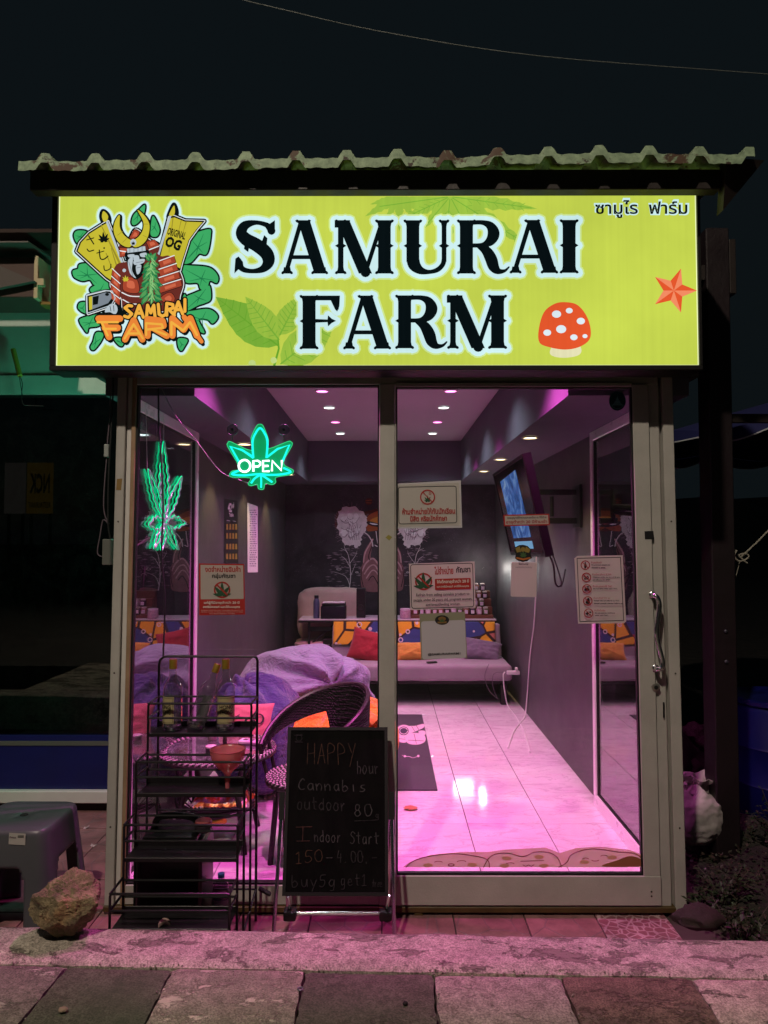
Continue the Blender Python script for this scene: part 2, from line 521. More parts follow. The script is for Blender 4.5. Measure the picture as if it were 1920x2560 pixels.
# loose bits of mortar and gravel in the joint
gr = MB()
for i in range(420):
    if random.random() < .6: x = random.uniform(-1.5, 1.5); y = -.868 + random.gauss(0, .012)
    else:
        j = random.choice(jx[2:8]); tt = random.random(); x = j[0] + (j[1] - j[0]) * tt + random.gauss(0, .012); y = -.87 - tt * 1.45
    if random.random() < .35: x = random.gauss(-.48, .07); y = -.90 + abs(random.gauss(0, .03)) * -1
    s_ = random.uniform(.0015, .0038)
    M_ = Matrix.Translation((x, y, road_z(x) + s_ * .4)) @ Euler((random.random() * 6, random.random() * 6, random.random() * 6)).to_matrix().to_4x4()
    gr.box((-s_, -s_ * .7, -s_ * .5), (s_, s_ * .7, s_ * .5), M_)
tag(gr.build('gravel', mat('grit', '#8a8176', .9, 0, .3, 40)), kind='stuff')

# low dark hills put in to black out the horizon beyond the plots
hb_ = MB()
def hillf(u, v_):
    x = -90 + 180 * u; y = 34 + 60 * v_
    return (x, y, -.5 + (5.0 + 2.2 * nz(x, 1, .06, 3) + 1.1 * nz(x, 5, .3, 4) + .6 * nz(x, 9, 1.1, 6)) * min(1, v_ * 3) * (1 + .35 * v_))
hb_.grid(hillf, 420, 16); tag(hb_.build('night_backdrop', MATS['earth_dark'], smooth=True, fix=False), kind='structure')
# terrace tiles
def tilemat(name, a, b_, vein, sc_=7, vs=.03, rough=.35, marb=False):
    m, t, b = newmat(name); tc = t.add('ShaderNodeTexCoord'); oi = t.add('ShaderNodeObjectInfo')
    ad = t.add('ShaderNodeVectorMath', operation='ADD'); sc3 = t.add('ShaderNodeVectorMath', operation='SCALE')
    t.link(oi.outputs['Location'], sc3.inputs[0]); sc3.inputs['Scale'].default_value = 3.7
    t.link(tc.outputs['Object'], ad.inputs[0]); t.link(sc3.outputs[0], ad.inputs[1]); v = ad.outputs[0]
    f = t.noise(v, sc_ * .5, 8, .65)
    c = t.ramp(f, [(.3, srgb(a)), (.7, srgb(b_))])
    if marb:
        ro = t.add('ShaderNodeMapping'); ro.inputs['Rotation'].default_value = (0, 0, R(38)); ro.inputs['Scale'].default_value = (1.0, 3.0, 1); t.link(v, ro.inputs[0])
        n = t.noise(ro.outputs[0], 2.2, 9, .62, 1.3)
        k = t.ramp(n, [(.48, (0, 0, 0)), (.499, (.42,) * 3), (.503, (.42,) * 3), (.53, (0, 0, 0))])
        k2 = t.ramp(t.noise(ro.outputs[0], 1.1, 5, .6, .8), [(.4, (0, 0, 0)), (.7, (.16,) * 3)])
        c = t.mix(k2, c, srgb(vein)); c = t.mix(k, c, srgb(vein))
        b.inputs['Roughness'].default_value = rough
        t.link(t.bump(t.noise(v, 5, 2), .0012, .6), b.inputs['Normal'])
    else:
        vo = t.add('ShaderNodeTexVoronoi', feature='DISTANCE_TO_EDGE'); vo.inputs['Scale'].default_value = sc_ * 3.2; vo.inputs['Randomness'].default_value = 1
        wv = t.add('ShaderNodeVectorMath', operation='ADD'); t.link(v, wv.inputs[0]); t.link(t.mix(1, (0, 0, 0), (0, 0, 0)), wv.inputs[1]); t.link(wv.outputs[0], vo.inputs['Vector'])
        k = t.ramp(vo.outputs['Distance'], [(vs * .5, (1, 1, 1)), (vs, (0, 0, 0))])
        c = t.mix(k, c, srgb(vein))
        dirt = t.ramp(t.noise(v, 5, 9, .7), [(.35, (.35,) * 3), (.62, (1,) * 3)])
        c = t.mix(.8, c, dirt, 'MULTIPLY')
        b.inputs['Roughness'].default_value = rough; t.link(t.bump(k, .002, .5), b.inputs['Normal'])
    t.link(c, b.inputs['Base Color']); return m
TT = tilemat('terrace_tile', '#8b5f62', '#a97c7c', '#8e6e70', 2.2, .03, .3)
TT2 = tilemat('crazed_tile', '#8f5a62', '#a06a74', '#c9a4aa', 8.5, .10, .3)
FT = tilemat('marble_tile', '#d6cdd0', '#e6dfe2', '#a58f9b', 7, .03, .085, True)

tb = MB(); tb.box((-3.3, -.632, -.22), (1.53, 1.62, -.052))
terr = tag(tb.build('terrace', mat('grout_dirty', '#463a38', .9)), kind='structure')
def tile_mesh(s_, h, gap, name, m_, bev=.0015):
    mb = MB(); mb.bevbox((gap, gap, 0), (s_ - gap, s_ - gap, h), bev); me = bpy.data.meshes.new(name)
    me.from_pydata([tuple(v) for v in mb.v], [], mb.f); me.materials.append(m_); return me
def tiles(parent, x0, y0, nx, ny, s_, z, h, gap, m_, skip=None, alt=None, jit=0.0):
    me = tile_mesh(s_, h, gap, 'tile', m_); me2 = tile_mesh(s_, h, gap, 'tile', alt[0]) if alt else None
    lo = origin(parent)
    for i in range(nx):
        for j in range(ny):
            x, y = x0 + i * s_, y0 + j * s_
            if skip and skip(x, y): continue
            o = bpy.data.objects.new('tile', me2 if alt and alt[1](i, j) else me); COL.objects.link(o); o.parent = parent
            o.location = Vector((x, y, z + random.uniform(-jit, jit))) - lo
tiles(terr, -3.24, -.632, 14, 7, .322, -.052, .012, .003, TT, alt=(TT2, lambda i, j: i == 13), jit=.0012)
tiles(terr, 1.262, -.632, 1, 1, .10, -.056, .012, .003, TT)

# ------------------------------------------------------------------ shop interior shell
XL, XR, YB = -1.25, 1.35, 5.55
ZC, ZB, BXR, BXL, BYB = 2.83, 2.355, .87, -.92, 5.05
fb = MB(); fb.box((XL - .05, .055, -.16), (XR + .05, YB + .05, -.012))
floor = tag(fb.build('floor', mat('grout_grey', '#3a2d36', .8)), kind='structure')
TS = .445
tiles(floor, XL - .055, .06, 6, 12, TS, -.012, .012, .0022, FT, jit=.0002)
sk = MB()
for x0, x1, y0, y1 in ((XR, XR + .1, 1.26, YB), (XL - .1, XL, 1.26, YB)): sk.box((x0, y0, -.012), (x1, y1, ZC + .1))
wr = MB(); wr.box((XR, 1.262, -.012), (XR + .1, YB, ZC + .1)); tag(wr.build('wall_right', WALLD), kind='structure')
wl = MB(); wl.box((XL - .1, 1.262, -.012), (XL, YB, ZC + .1)); tag(wl.build('wall_left', WALLD), kind='structure')
def backwall():
    m, t, b = newmat('charcoal_back'); v = t.coords(); f = t.noise(v, 2.2, 8, .65, .6)
    vo = t.add('ShaderNodeTexVoronoi'); vo.inputs['Scale'].default_value = 42; t.link(v, vo.inputs['Vector'])
    sp = t.ramp(vo.outputs['Distance'], [(.10, (1, 1, 1)), (.17, (0, 0, 0))]); de = t.ramp(t.noise(v, 3.4, 5, .6), [(.45, (0, 0, 0)), (.62, (.5,) * 3)])
    c = t.mix(t.mix(1, sp, de, 'MULTIPLY'), t.ramp(f, [(.35, srgb('#241f25')), (.7, srgb('#4a414b'))]), srgb('#a99ba6'))
    t.link(c, b.inputs['Base Color']); b.inputs['Roughness'].default_value = .6; return m
wb = MB(); wb.box((XL - .1, YB, -.012), (XR + .1, YB + .1, ZC + .1)); tag(wb.build('wall_back', backwall()), kind='structure')
ce = MB(); ce.box((XL - .1, .06, ZC), (XR + .1, YB + .1, ZC + .08)); tag(ce.build('ceiling', CEILM), kind='structure')
bk = MB(); e_ = .0
bk.box((BXR, .075, ZB), (XR + .098, YB + .02, ZC - .001)); bk.box((XL - .098, .075, ZB), (BXL, YB + .02, ZC - .001)); bk.box((BXL, BYB, ZB + .001), (BXR, YB + .02, ZC - .001))
tag(bk.build('bulkhead', BULKM), kind='structure')
# outer shell above the glazing
sh = MB(); sh.box((XL - .10, -.005, 2.441), (XR + .10, .055, 3.30)); sh.box((XL - .14, .056, 2.44), (XL - .102, YB + .1, 3.2)); sh.box((XR + .102, .056, 2.44), (XR + .14, YB + .1, 3.2))
tag(sh.build('shop_upper_wall', mat('shop_outer_paint', '#3b3a38', .8, 0, .2, 3)), 'dark upper wall of the shop above the glass front, behind the lightbox', 'wall')

# ------------------------------------------------------------------ aluminium shop front
GZ = .026
def flare(mb):
    for v in mb.v: v.x *= 1 + .0085 * (1.25 - v.z)
    return mb
front = thing('shop_front', (0, 0, 0), 'cream aluminium shop front with fixed glass left and sliding glass door right', 'shopfront')
def fr(name, boxes, m_, parent, r=.003, sm=False):
    mb = MB()
    for a, b_ in boxes: mb.bevbox(a, b_, r)
    return flare(mb).build(name, m_, parent)
fr('jamb', [((-1.275, .0, -.05), (-1.233, .06, 2.44))], ALU, front)
fr('jamb', [((-1.230, .014, -.03), (-1.207, .06, 2.44))], ALU2, front)
fr('jamb', [((-1.205, .001, -.03), (-1.184, .055, 2.44))], mat('aluminium_orange_lit', '#94795f', .45, 0, .2, 6), front)  # orange light falling on this inner jamb is put into its colour
fr('header', [((-1.183, .0, 2.392), (1.285, .058, 2.44))], ALU, front)
fr('jamb', [((1.237, .004, -.035), (1.287, .075, 2.44))], ALU, front)
fr('jamb', [((1.286, .026, -.03), (1.30, .09, 2.391))], ALU2, front)
fr('jamb', [((1.301, -.004, -.05), (1.352, .06, 2.44))], ALU, front)
fr('bottom_rail', [((-1.183, .002, .0), (-.034, .05, .088))], ALU, front)
fr('threshold', [((-1.275, -.012, -.028), (1.30, .10, -.002))], mat('ochre_track', '#4a3818', .6, 0, .35, 10), front)
fr('support_foot', [((.125, -.008, -.055), (.165, .03, -.029))], mat('ochre_track', '#6f4f22'), front)
fr('sill_beam', [((-1.27, .03, -.16), (1.33, .11, -.03))], mat('dark_sill', '#241d1c', .8), front)
gk = MB()
for a, b_ in (((-1.184, .008, .088), (-1.176, .04, 2.392)), ((-.041, .008, .088), (-.034, .04, 2.392)), ((-1.176, .008, 2.384), (-.041, .04, 2.392)), ((-1.176, .008, .088), (-.041, .04, .096))): gk.box(a, b_)
flare(gk).build('gasket', GASKET, front)
GL = glassmat('shop_glass', .035, (.97, .96, .97), .04, 0, .5)
pn = MB(); pn.box((-1.178, GZ, .09), (-.038, GZ + .005, 2.39)); flare(pn).build('glass_pane', GL, front)
fr('mullion', [((-.034, -.004, -.0), (.040, .054, 2.395))], ALU, front)
# sliding door, part of the same front
door = MB(); fr0 = door
for a, b_ in (((.041, -.010, .012), (.046, .02, 2.39)), ((1.158, -.012, .012), (1.234, .022, 2.39)), ((.046, -.011, 2.378), (1.158, .021, 2.40)), ((.0, -.014, .006), (1.236, .024, .138))): door.bevbox(a, b_, .003)
dr = flare(door).build('sliding_door', ALU, front)
dg = MB(); dg.box((.045, .004, .132), (1.162, .009, 2.382)); flare(dg).build('glass_pane', GL, dr)
dk = MB()
for a, b_ in (((.046, -.006, .138), (.052, .016, 2.378)), ((1.151, -.006, .138), (1.158, .016, 2.378)), ((.052, -.006, 2.372), (1.151, .016, 2.378)), ((.052, -.006, .138), (1.151, .016, .147))): dk.box(a, b_)
flare(dk).build('gasket', GASKET, dr)
def handle(px0, py0, px1, py1, Y, out_, bend):
    a = P(px0, py0, Y); b_ = P(px1, py1, Y); o = Vector((0, -out_, 0)); bx = Vector((bend, 0, 0))
    ctrl = [a, a + o * .8, a + o + bx * .012 + Vector((0, 0, -.012)), a.lerp(b_, .14) + o + bx * .018, a.lerp(b_, .34) + o + bx * .006, a.lerp(b_, .5) + o - bx * .002, a.lerp(b_, .68) + o + bx * .006, a.lerp(b_, .88) + o + bx * .022, b_ + o + bx * .016 + Vector((0, 0, .008)), b_ + o * .8, b_]
    mb = MB(); mb.tube(smooth(ctrl, 7), .0112, 12)
    M_ = Matrix.Rotation(R(90), 4, 'X')
    for q in (a, b_): mb.lathe([(.016, 0), (.016, .006), (.012, .009)], q, 16, M_)
    return mb
handle(1630, 1487, 1638, 1670, -.012, .04, .9).build('handle', CHROME, dr, smooth=True)
handle(1606, 1510, 1612, 1668, .024, -.035, -.6).build('handle', CHROME, dr, smooth=True)
lk = MB(); lc = P(1639, 1718, -.012); Mx = Matrix.Rotation(R(90), 4, 'X')
lk.lathe([(.019, 0), (.019, .004), (.015, .006)], lc, 24, Mx); lk.build('lock', mat('lock_silver', '#a9a39a', .3, .8), dr, smooth=True, ang=30)
lk = MB(); lk.lathe([(.009, 0), (.009, .009)], lc, 16, Mx); lk.build('keyhole', GASKET, dr)
ls = MB(); c0 = P(1660, 1775, -.005); ls.box((c0.x - .004, -.0055, c0.z - .035), (c0.x + .003, -.002, c0.z + .035)); ls.build('latch_slot', GASKET, front)

# side glazing behind the front
def side_window(x, name, label, refl, inside):
    th = thing('side_window', (x, 0, 0), label, 'window'); s_ = 1 if inside > 0 else -1
    a, b_ = (x, x + .045) if inside < 0 else (x - .045, x)
    y0, y1 = .092, 1.26
    fw = .05
    mb = MB(); mb.bevbox((a, y1 - fw, 0), (b_, y1, 2.354), .003); mb.build('stile', ALU3, th)
    mb = MB(); mb.bevbox((a, y0, 0), (b_, y0 + .02, 2.354), .003); mb.build('stile', ALU3, th)
    mb = MB(); mb.bevbox((a + .001, y0 + .02, 0), (b_ - .001, y1 - fw, .075), .003); mb.build('rail', ALU3, th)
    mb = MB(); mb.bevbox((a + .001, y0 + .02, 2.295), (b_ - .001, y1 - fw, 2.354), .003); mb.build('rail', ALU3, th)
    xm = (a + b_) / 2
    mb = MB(); mb.box((xm - .003, y0 + .02, .075), (xm + .003, y1 - fw, 2.295)); mb.build('glass_pane', refl, th)
    mb = MB()
    g0, g1 = xm - .012, xm + .012
    mb.box((g0, y1 - fw - .007, .075), (g1, y1 - fw, 2.295)); mb.box((g0, y0 + .02, .075), (g1, y1 - fw - .007, .082)); mb.box((g0, y0 + .02, 2.288), (g1, y1 - fw - .007, 2.295))
    mb.build('gasket', GASKET, th)
    return th
# screws and latch marks on the aluminium
for k_, (x_, z_) in enumerate(((-1.255, .35), (-1.255, 1.05), (-1.255, 1.75), (1.328, .35), (1.328, 1.05), (1.328, 1.75), (.003, .07), (1.19, .07), (1.19, .05), (-.6, .045), (-1.1, .045))):
    sc_ = MB(); sc_.lathe([(.0042, 0), (.0042, .0012), (.002, .002)], (x_ * (1 + .0085 * (1.25 - z_)), -.0005 if x_ < -.1 else (-.0143 if x_ < 1.25 else -.0045), z_), 10, Matrix.Rotation(R(90), 4, 'X')); sc_.build('screw', mat('screw_dull', '#4f4b46', .5, .6), front)
GLS = glassmat('side_glass', .14, (.62, .62, .64), .06, 0, .9, 5)
swl = side_window(XL, 'side_window', 'side window of the shop behind the left jamb, the neon hemp leaf hanging against it', GLS, -1)
swr = side_window(XR, 'side_window', 'side window of the shop on the right, reflecting the sofa, beside the door handle', GLS, 1)

# ------------------------------------------------------------------ ceiling lights
PINK = (1.0, .115, .66); WHT = (.80, .92, 1.0); WARM = (1.0, .74, .30)
e_w = emit('lamp_white', (.85, 1.0, .95), 9); e_p = emit('lamp_pink', (1.0, .22, .68), 6); e_y = emit('lamp_warm', (1.0, .84, .42), 7)
def downlight(x, y, z, kind, label, power, cone=104):
    c = {'w': WHT, 'p': PINK, 'y': WARM}[kind]
    th = thing('ceiling_light', (x, y, z), label, 'ceiling light', 'recessed round ceiling lights')
    mb = MB(); mb.lathe([(.052, -.001), (.060, -.004), (.058, -.010), (.046, -.012), (.044, -.006)], (x, y, z), 28, capb=False, capt=False)
    mb.build('trim', ALU2, th, smooth=True)
    mb = MB(); mb.lathe([(.0445, -.007), (.0445, -.004)], (x, y, z), 28)
    mb.build('diffuser', {'w': e_w, 'p': e_p, 'y': e_y}[kind], th)
    L = bpy.data.lights.new('lamp', 'SPOT'); L.energy = power; L.color = c; L.shadow_soft_size = .04; L.spot_size = R(cone if kind != 'y' else 88); L.spot_blend = .8 if kind != 'y' else .45
    lo = bpy.data.objects.new('lamp', L); COL.objects.link(lo); lo.location = (0, 0, -.02); lo.parent = th
NTH = ['foremost, just behind the lightbox', 'second from the front', 'third from the front', 'fourth from the front', 'fifth from the front', 'rearmost']
ys = [1.0, 1.65, 2.25, 2.93, 3.66, 4.42]; ks = 'wwpwpw'
ys = [.26, 1.45, 2.21, 2.90, 3.67, 4.42]; ks = 'pwpwpw'
PP, PW = 92, 26
for sx, side in ((-.50, 'left'), (.50, 'right')):
    for k in range(6):
        kk = ks[k]
        downlight(sx, ys[k], ZC, kk, f'{"pink" if kk == "p" else "white"} round light in the {side} row of the ceiling, {NTH[k]}', (PP * 2.9 if k == 0 else PP) if kk == 'p' else PW * 1.25, 116 if k == 0 else (98 if kk == 'p' else 130))
for x, y, side, nm in ((.96, 1.44, 'right', 'front'), (.965, 2.72, 'right', 'middle'), (.965, 3.76, 'right', 'rear'), (-1.01, 1.75, 'left', 'front'), (-1.01, 2.95, 'left', 'middle'), (-1.01, 4.1, 'left', 'rear')):
    downlight(x, y, ZB, 'y', f'warm yellow light in the {side} bulkhead, {nm} one along the wall', 24)
# ------------------------------------------------------------------ lightbox sign
def signmat(name, col, s, fl=.06):
    m, t, b = newmat(name); t.n.remove(b)
    v = t.coords(); st = t.add('ShaderNodeMapping'); st.inputs['Scale'].default_value = (46, 1, .4); t.link(v, st.inputs[0])
    n = t.noise(st.outputs[0], 1.0, 3, .5); n2 = t.noise(v, 1.6, 4, .55)
    c = srgb(col)
    k = t.ramp(n, [(.3, (1 - fl,) * 3), (.7, (1 + fl,) * 3)]); k2 = t.ramp(n2, [(.3, (.86,) * 3), (.7, (1.07,) * 3)])
    cc = t.mix(1, t.mix(1, k, k2, 'MULTIPLY'), c, 'MULTIPLY')
    e = t.add('ShaderNodeEmission'); e.inputs[1].default_value = s; t.link(cc, e.inputs[0]); t.link(e.outputs[0], t.n['Material Output'].inputs[0]); return m
SY = -.19
a = P(134, 476, SY); b_ = P(1755, 926, SY)
sign = thing('lightbox_sign', ((a.x + b_.x) / 2, SY, b_.z), 'large yellow-green lightbox sign reading SAMURAI FARM above the shop front', 'sign')
c1 = P(148, 487, SY); c2 = P(1747, 914, SY)
mb = MB(); mb.box((a.x, SY + .012, b_.z), (b_.x, SY + .135, a.z)); mb.build('case', mat('sign_case', '#141313', .5), sign)
mb = MB(); f_ = SY - .012
mb.bevbox((a.x, f_, c1.z), (b_.x, SY + .0118, a.z), .002); mb.bevbox((a.x, f_, b_.z), (b_.x, SY + .0118, c2.z), .002)
mb.bevbox((a.x, f_, c2.z), (c1.x, SY + .0118, c1.z), .002); mb.bevbox((c2.x, f_, c2.z), (b_.x, SY + .0118, c1.z), .002)
mb.build('frame', mat('sign_frame', '#1b1a19', .4), sign)
SF = signmat('sign_yellow', '#c6d650', 1.0, .03)
mb = MB(); mb.box((c1.x, SY + .002, c2.z), (c2.x, SY + .011, c1.z)); mb.build('face', SF, sign)
ew = signmat('sign_edge', '#eef6b8', 1.1)
mb = MB(); q = SY + .001
for (x0, z0, x1, z1) in ((c1.x, c1.z - .004, c2.x, c1.z), (c1.x, c2.z, c2.x, c2.z + .004), (c1.x, c2.z + .004, c1.x + .004, c1.z - .004), (c2.x - .004, c2.z + .004, c2.x, c1.z - .004)): mb.box((x0, q, z0), (x1, q + .0008, z1))
mb.build('face_edge', ew, sign)

HALO = signmat('sign_halo', '#cdeef0', 1.05, .02); HALO2 = signmat('sign_halo_edge', '#d0e894', 1.02, .03)
INK = signmat('sign_ink', '#0a1417', .8, .1)
def stem(x0, x1, y0=0, y1=1, e=.06, spur=.52, top=True, bot=True):
    o = [[(x0, y0), (x1, y0), (x1, y1), (x0, y1)]]
    for on, y, d in ((top, y1, -1), (bot, y0, 1)):
        if not on: continue
        o.append([(x0 - e, y), (x0 - e * .75, y + d * .035), (x0 - e * .2, y + d * .055), (x0, y + d * .12), (x1, y + d * .12), (x1 + e * .2, y + d * .055), (x1 + e * .75, y + d * .035), (x1 + e, y)])
        for cx in (x0 - e * .45, x1 + e * .45): o.append(circle((cx, y + d * .012), .026, 10))
    if spur:
        xm = .055
        o.append([(x0 - xm, spur), (x0, spur + .035), (x1, spur + .035), (x1 + xm, spur), (x1, spur - .035), (x0, spur - .035)])
    return o
def diag(xa, ya, xb, yb, w):
    return [[(xa - w / 2, ya), (xa + w / 2, ya), (xb + w / 2, yb), (xb - w / 2, yb)]]
def foot(x0, x1, y=0, d=1, e=.05): return stem(x0, x1, y, y, e, None, d < 0, d > 0)
def glyph(ch):
    if ch == 'S':
        return stroke(smooth([(.735, .80, .15), (.66, .90, .10), (.45, .955, .085), (.24, .90, .17), (.17, .76, .21), (.26, .64, .24), (.46, .53, .25), (.64, .38, .25), (.68, .22, .22), (.58, .09, .14), (.40, .045, .085), (.22, .07, .10), (.12, .16, .13)], 5), n=14) + \
            [[(.80, 1.0), (.80, .84), (.74, .72), (.66, .80), (.60, .90), (.70, .93)], [(.04, .0), (.05, .16), (.06, .28), (.12, .32), (.20, .22), (.22, .08), (.12, .08)], circle((.12, .24), .055, 12), circle((.76, .80), .05, 12),
             [(.46, .44), (.54, .56), (.60, .72), (.66, .66), (.64, .5)], [(.40, .64), (.32, .52), (.30, .40), (.22, .46), (.24, .6)]]
    if ch == 'A':
        return diag(.44, .97, .17, .05, .085) + diag(.50, .97, .79, .05, .23) + [[(.24, .27), (.72, .27), (.70, .345), (.27, .345)]] + foot(.12, .24) + foot(.68, .90) + foot(.40, .56, 1, -1, .07) + [[(.40, .88), (.56, .88), (.56, 1), (.40, 1)]]
    if ch == 'M':
        return stem(.10, .20) + diag(.20, .97, .60, .0, .24) + diag(.60, .02, .90, .97, .08) + stem(.83, 1.06) + [[(.04, .86), (.32, .86), (.32, 1), (.04, 1)]] + [circle((.6, .02), .09, 12)]
    if ch == 'U':
        return stem(.06, .30, .22, 1, bot=False) + stem(.72, .81, .22, 1, bot=False) + stroke(smooth([(.18, .28, .24), (.21, .16, .23), (.32, .06, .15), (.48, .03, .08), (.64, .07, .09), (.74, .17, .09), (.765, .28, .09)], 5), n=14)
    if ch == 'R':
        return stem(.06, .30) + stroke(smooth([(.28, .955, .085), (.48, .955, .09), (.62, .89, .16), (.68, .75, .22), (.62, .61, .18), (.48, .535, .09), (.28, .525, .08)], 5), n=14) + stroke(smooth([(.40, .52, .09), (.54, .43, .18), (.63, .28, .22), (.68, .13, .20), (.76, .045, .12), (.88, .05, .06), (.96, .12, .03)], 5), n=12)
    if ch == 'I': return stem(.06, .30)
    if ch == 'F':
        return stem(.06, .30) + stroke([(.25, .955, .09), (.64, .955, .09)]) + [[(.58, .91), (.66, .74), (.70, .70), (.74, .80), (.75, 1.0), (.6, 1.0)], circle((.695, .76), .035, 12)] + [[(.28, .49), (.28, .56), (.52, .55), (.53, .63), (.60, .565), (.68, .525), (.60, .485), (.53, .42), (.52, .50)]]
m_sign = facemap(SY, 0, 340, .57866)
letters = [('S', 1005, 597, 230, 1.0), ('A', 1200, 597, 230, 1.0), ('M', 1437, 597, 230, 1.03), ('U', 1742, 597, 230, 1.0), ('R', 1972, 597, 230, 1.02), ('A', 2183, 594, 228, 1.05), ('I', 2415, 594, 228, 1.02),
           ('F', 1294, 921, 229, 1.02), ('A', 1466, 921, 229, 1.03), ('R', 1706, 919, 228, 1.02), ('M', 1920, 919, 228, 1.06)]
halo = []
LP = []
for ch, x, y, h, wx in letters:
    g = [[(x + px * h * wx, y - py * h) for px, py in p] for p in glyph(ch)]
    LP.append((ch, g, x, y, h)); halo += g
# background leaves on the face
art = Art(m_sign, start=1)
LG1 = signmat('sign_leaf_a', '#9cc244', 1.0); LG2 = signmat('sign_leaf_b', '#7cb23a', 1.0); LG3 = signmat('sign_leaf_c', '#6aa82f', 1.0)
hl = [leafpoly(1945, 262, an, L, W, 14, .16) for an, L, W in ((8, 380, 62), (32, 400, 66), (62, 250, 46), (96, 300, 58), (130, 190, 40), (155, 240, 46), (172, 330, 56))]
hl2 = [leafpoly(1725, 262, an, L, W, 12, .16) for an, L, W in ((20, 130, 30), (55, 120, 30), (90, 150, 34), (120, 120, 28), (150, 170, 38), (165, 130, 30))]
clip = lambda ps: [[(x, max(262, y)) for x, y in p] for p in ps]
art.layer(LG1, clip(hl + hl2))
art.layer(LG2, [q_ for an, L in ((8, 380), (32, 400), (62, 250), (96, 300), (130, 190), (155, 240), (172, 330)) for q_ in stroke([(1945 + 12 * math.cos(R(an)), 262 + 12 * abs(math.sin(R(an)))), (1945 + L * .93 * math.cos(R(an)), 262 + L * .93 * math.sin(R(an)))], 4)] +
          [q_ for an, L in ((8, 380), (32, 400), (96, 300), (155, 240)) for t_ in range(2, 9) for sg in (1, -1) for q_ in stroke([(1945 + L * t_ / 10 * math.cos(R(an)), 262 + L * t_ / 10 * math.sin(R(an))), (1945 + (L * t_ / 10 + 20) * math.cos(R(an)) - sg * 17 * math.sin(R(an)), 262 + (L * t_ / 10 + 20) * math.sin(R(an)) + sg * 17 * math.cos(R(an)))], 2, 4) if min(p[1] for p in q_) > 262])
bl = [(1200, 905, 218, 340, 150), (1205, 880, 232, 235, 105), (1210, 860, 297, 190, 100), (1215, 985, 322, 300, 150)]
for x, y, an, L, W in bl:
    lf = leafpoly(x, y, an, L, W, 14, .02)
    lf = [(u, min(994, v_)) for u, v_ in lf]
    if L > 300: art.build('leaf_print', sign); art = Art(m_sign, start=2 if an > 300 else 5)
    art.layer(LG1 if an != 218 else LG2, [lf], True)
    q_ = stroke([(x, y, 7), (x + L * .95 * math.cos(R(an)), y + L * .95 * math.sin(R(an)), 2)])
    for t_ in range(1, 9):
        for sg in (1, -1):
            bx, by = x + L * t_ / 9.5 * math.cos(R(an)), y + L * t_ / 9.5 * math.sin(R(an)); wv = W * .42 * math.sin(PI * (t_ / 9.5) ** .75)
            q_ += stroke([(bx, by), (bx + wv * .5 * math.cos(R(an)) - sg * wv * math.sin(R(an)), by + wv * .5 * math.sin(R(an)) + sg * wv * math.cos(R(an)))], 3, 4)
    art.layer(LG3 if an == 218 else LG2, [p for p in q_ if max(c[1] for c in p) < 994])
art.build('leaf_print', sign); art = Art(m_sign, start=6)
art.layer(LG3, stroke([(1185, 994, 10), (1205, 920, 8), (1200, 860, 6)]))
BD_ = signmat('sign_bud', '#c6dc86', 1.0)
art.layer(BD_, [circle((1090, 984), 16, 10)]); art.build('bud_print', sign); art = Art(m_sign, start=8); art.layer(BD_, [circle((1183, 970), 14, 10)])
art.build('bud_print', sign); art = Art(m_sign, start=1)
# plain orange star and a plain toadstool at the lower right
m2o = 1659
ORG = signmat('print_orange', '#e2562c', 1.0, .03); ORG2 = signmat('print_orange_light', '#f08a62', 1.0, .03); CRM = signmat('print_cream', '#e3dfb4', 1.0); WHT_ = signmat('print_white', '#dcebf2', 1.0, .02)
def star(cx, cy_, r, rot, k=.45): return [(cx + (r if i % 2 == 0 else r * k) * math.cos(R(rot + 36 * i)), cy_ + (r if i % 2 == 0 else r * k) * math.sin(R(rot + 36 * i))) for i in range(10)]
st_ = star(1252 + m2o, 668, 100, -72, .45)
c_ = (1252 + m2o, 668)
art.layer(ORG, [st_]); art.layer(ORG2, [[c_, st_[i], st_[(i + 1) % 10]] for i in range(0, 10, 2)])
art.build('star_print', sign); art = Art(m_sign, start=1)
cap = smooth([(672, 905), (668, 850), (690, 775), (735, 738), (782, 730), (835, 742), (875, 790), (893, 850), (885, 895), (840, 925), (780, 935), (715, 925)], 5, True)
art.layer(CRM, [[(x + m2o, y) for x, y in smooth([(735, 900), (716, 935), (735, 953), (785, 958), (838, 948), (853, 925), (835, 895), (785, 880)], 5, True)]])
art.layer(ORG, [[(x + m2o, y - 12) for x, y in cap]])
art.layer(WHT_, [circle((x + m2o, y), r, 16, r * .8) for x, y, r in ((745, 770, 20), (800, 755, 15), (850, 800, 18), (705, 850, 17), (765, 835, 22), (820, 870, 16), (868, 865, 11))])
art.build('toadstool_print', sign)
# halos and letters
art = Art(m_sign, start=12)
art.layer(HALO2, fat(halo, 26)); art.layer(HALO, fat(halo, 19)); art.build('letter_halo', sign)
for ch, g, x, y, h in LP:
    a_ = Art(m_sign, start=15 + (len(sign.children) % 2)); a_.layer(INK, g); a_.build('letter', sign)
a_ = Art(facemap(SY, 960, 340, .57866), start=13)
th_ = text_mesh('ซามูไร  ฟาร์ม', .0, 2)
a_.text(HALO, 'ซามูไร  ฟาร์ม', 905, 270, 1316, 366, .055); a_.text(INK, 'ซามูไร  ฟาร์ม', 911, 280, 1308, 358, .018)
a_.build('lettering', sign)

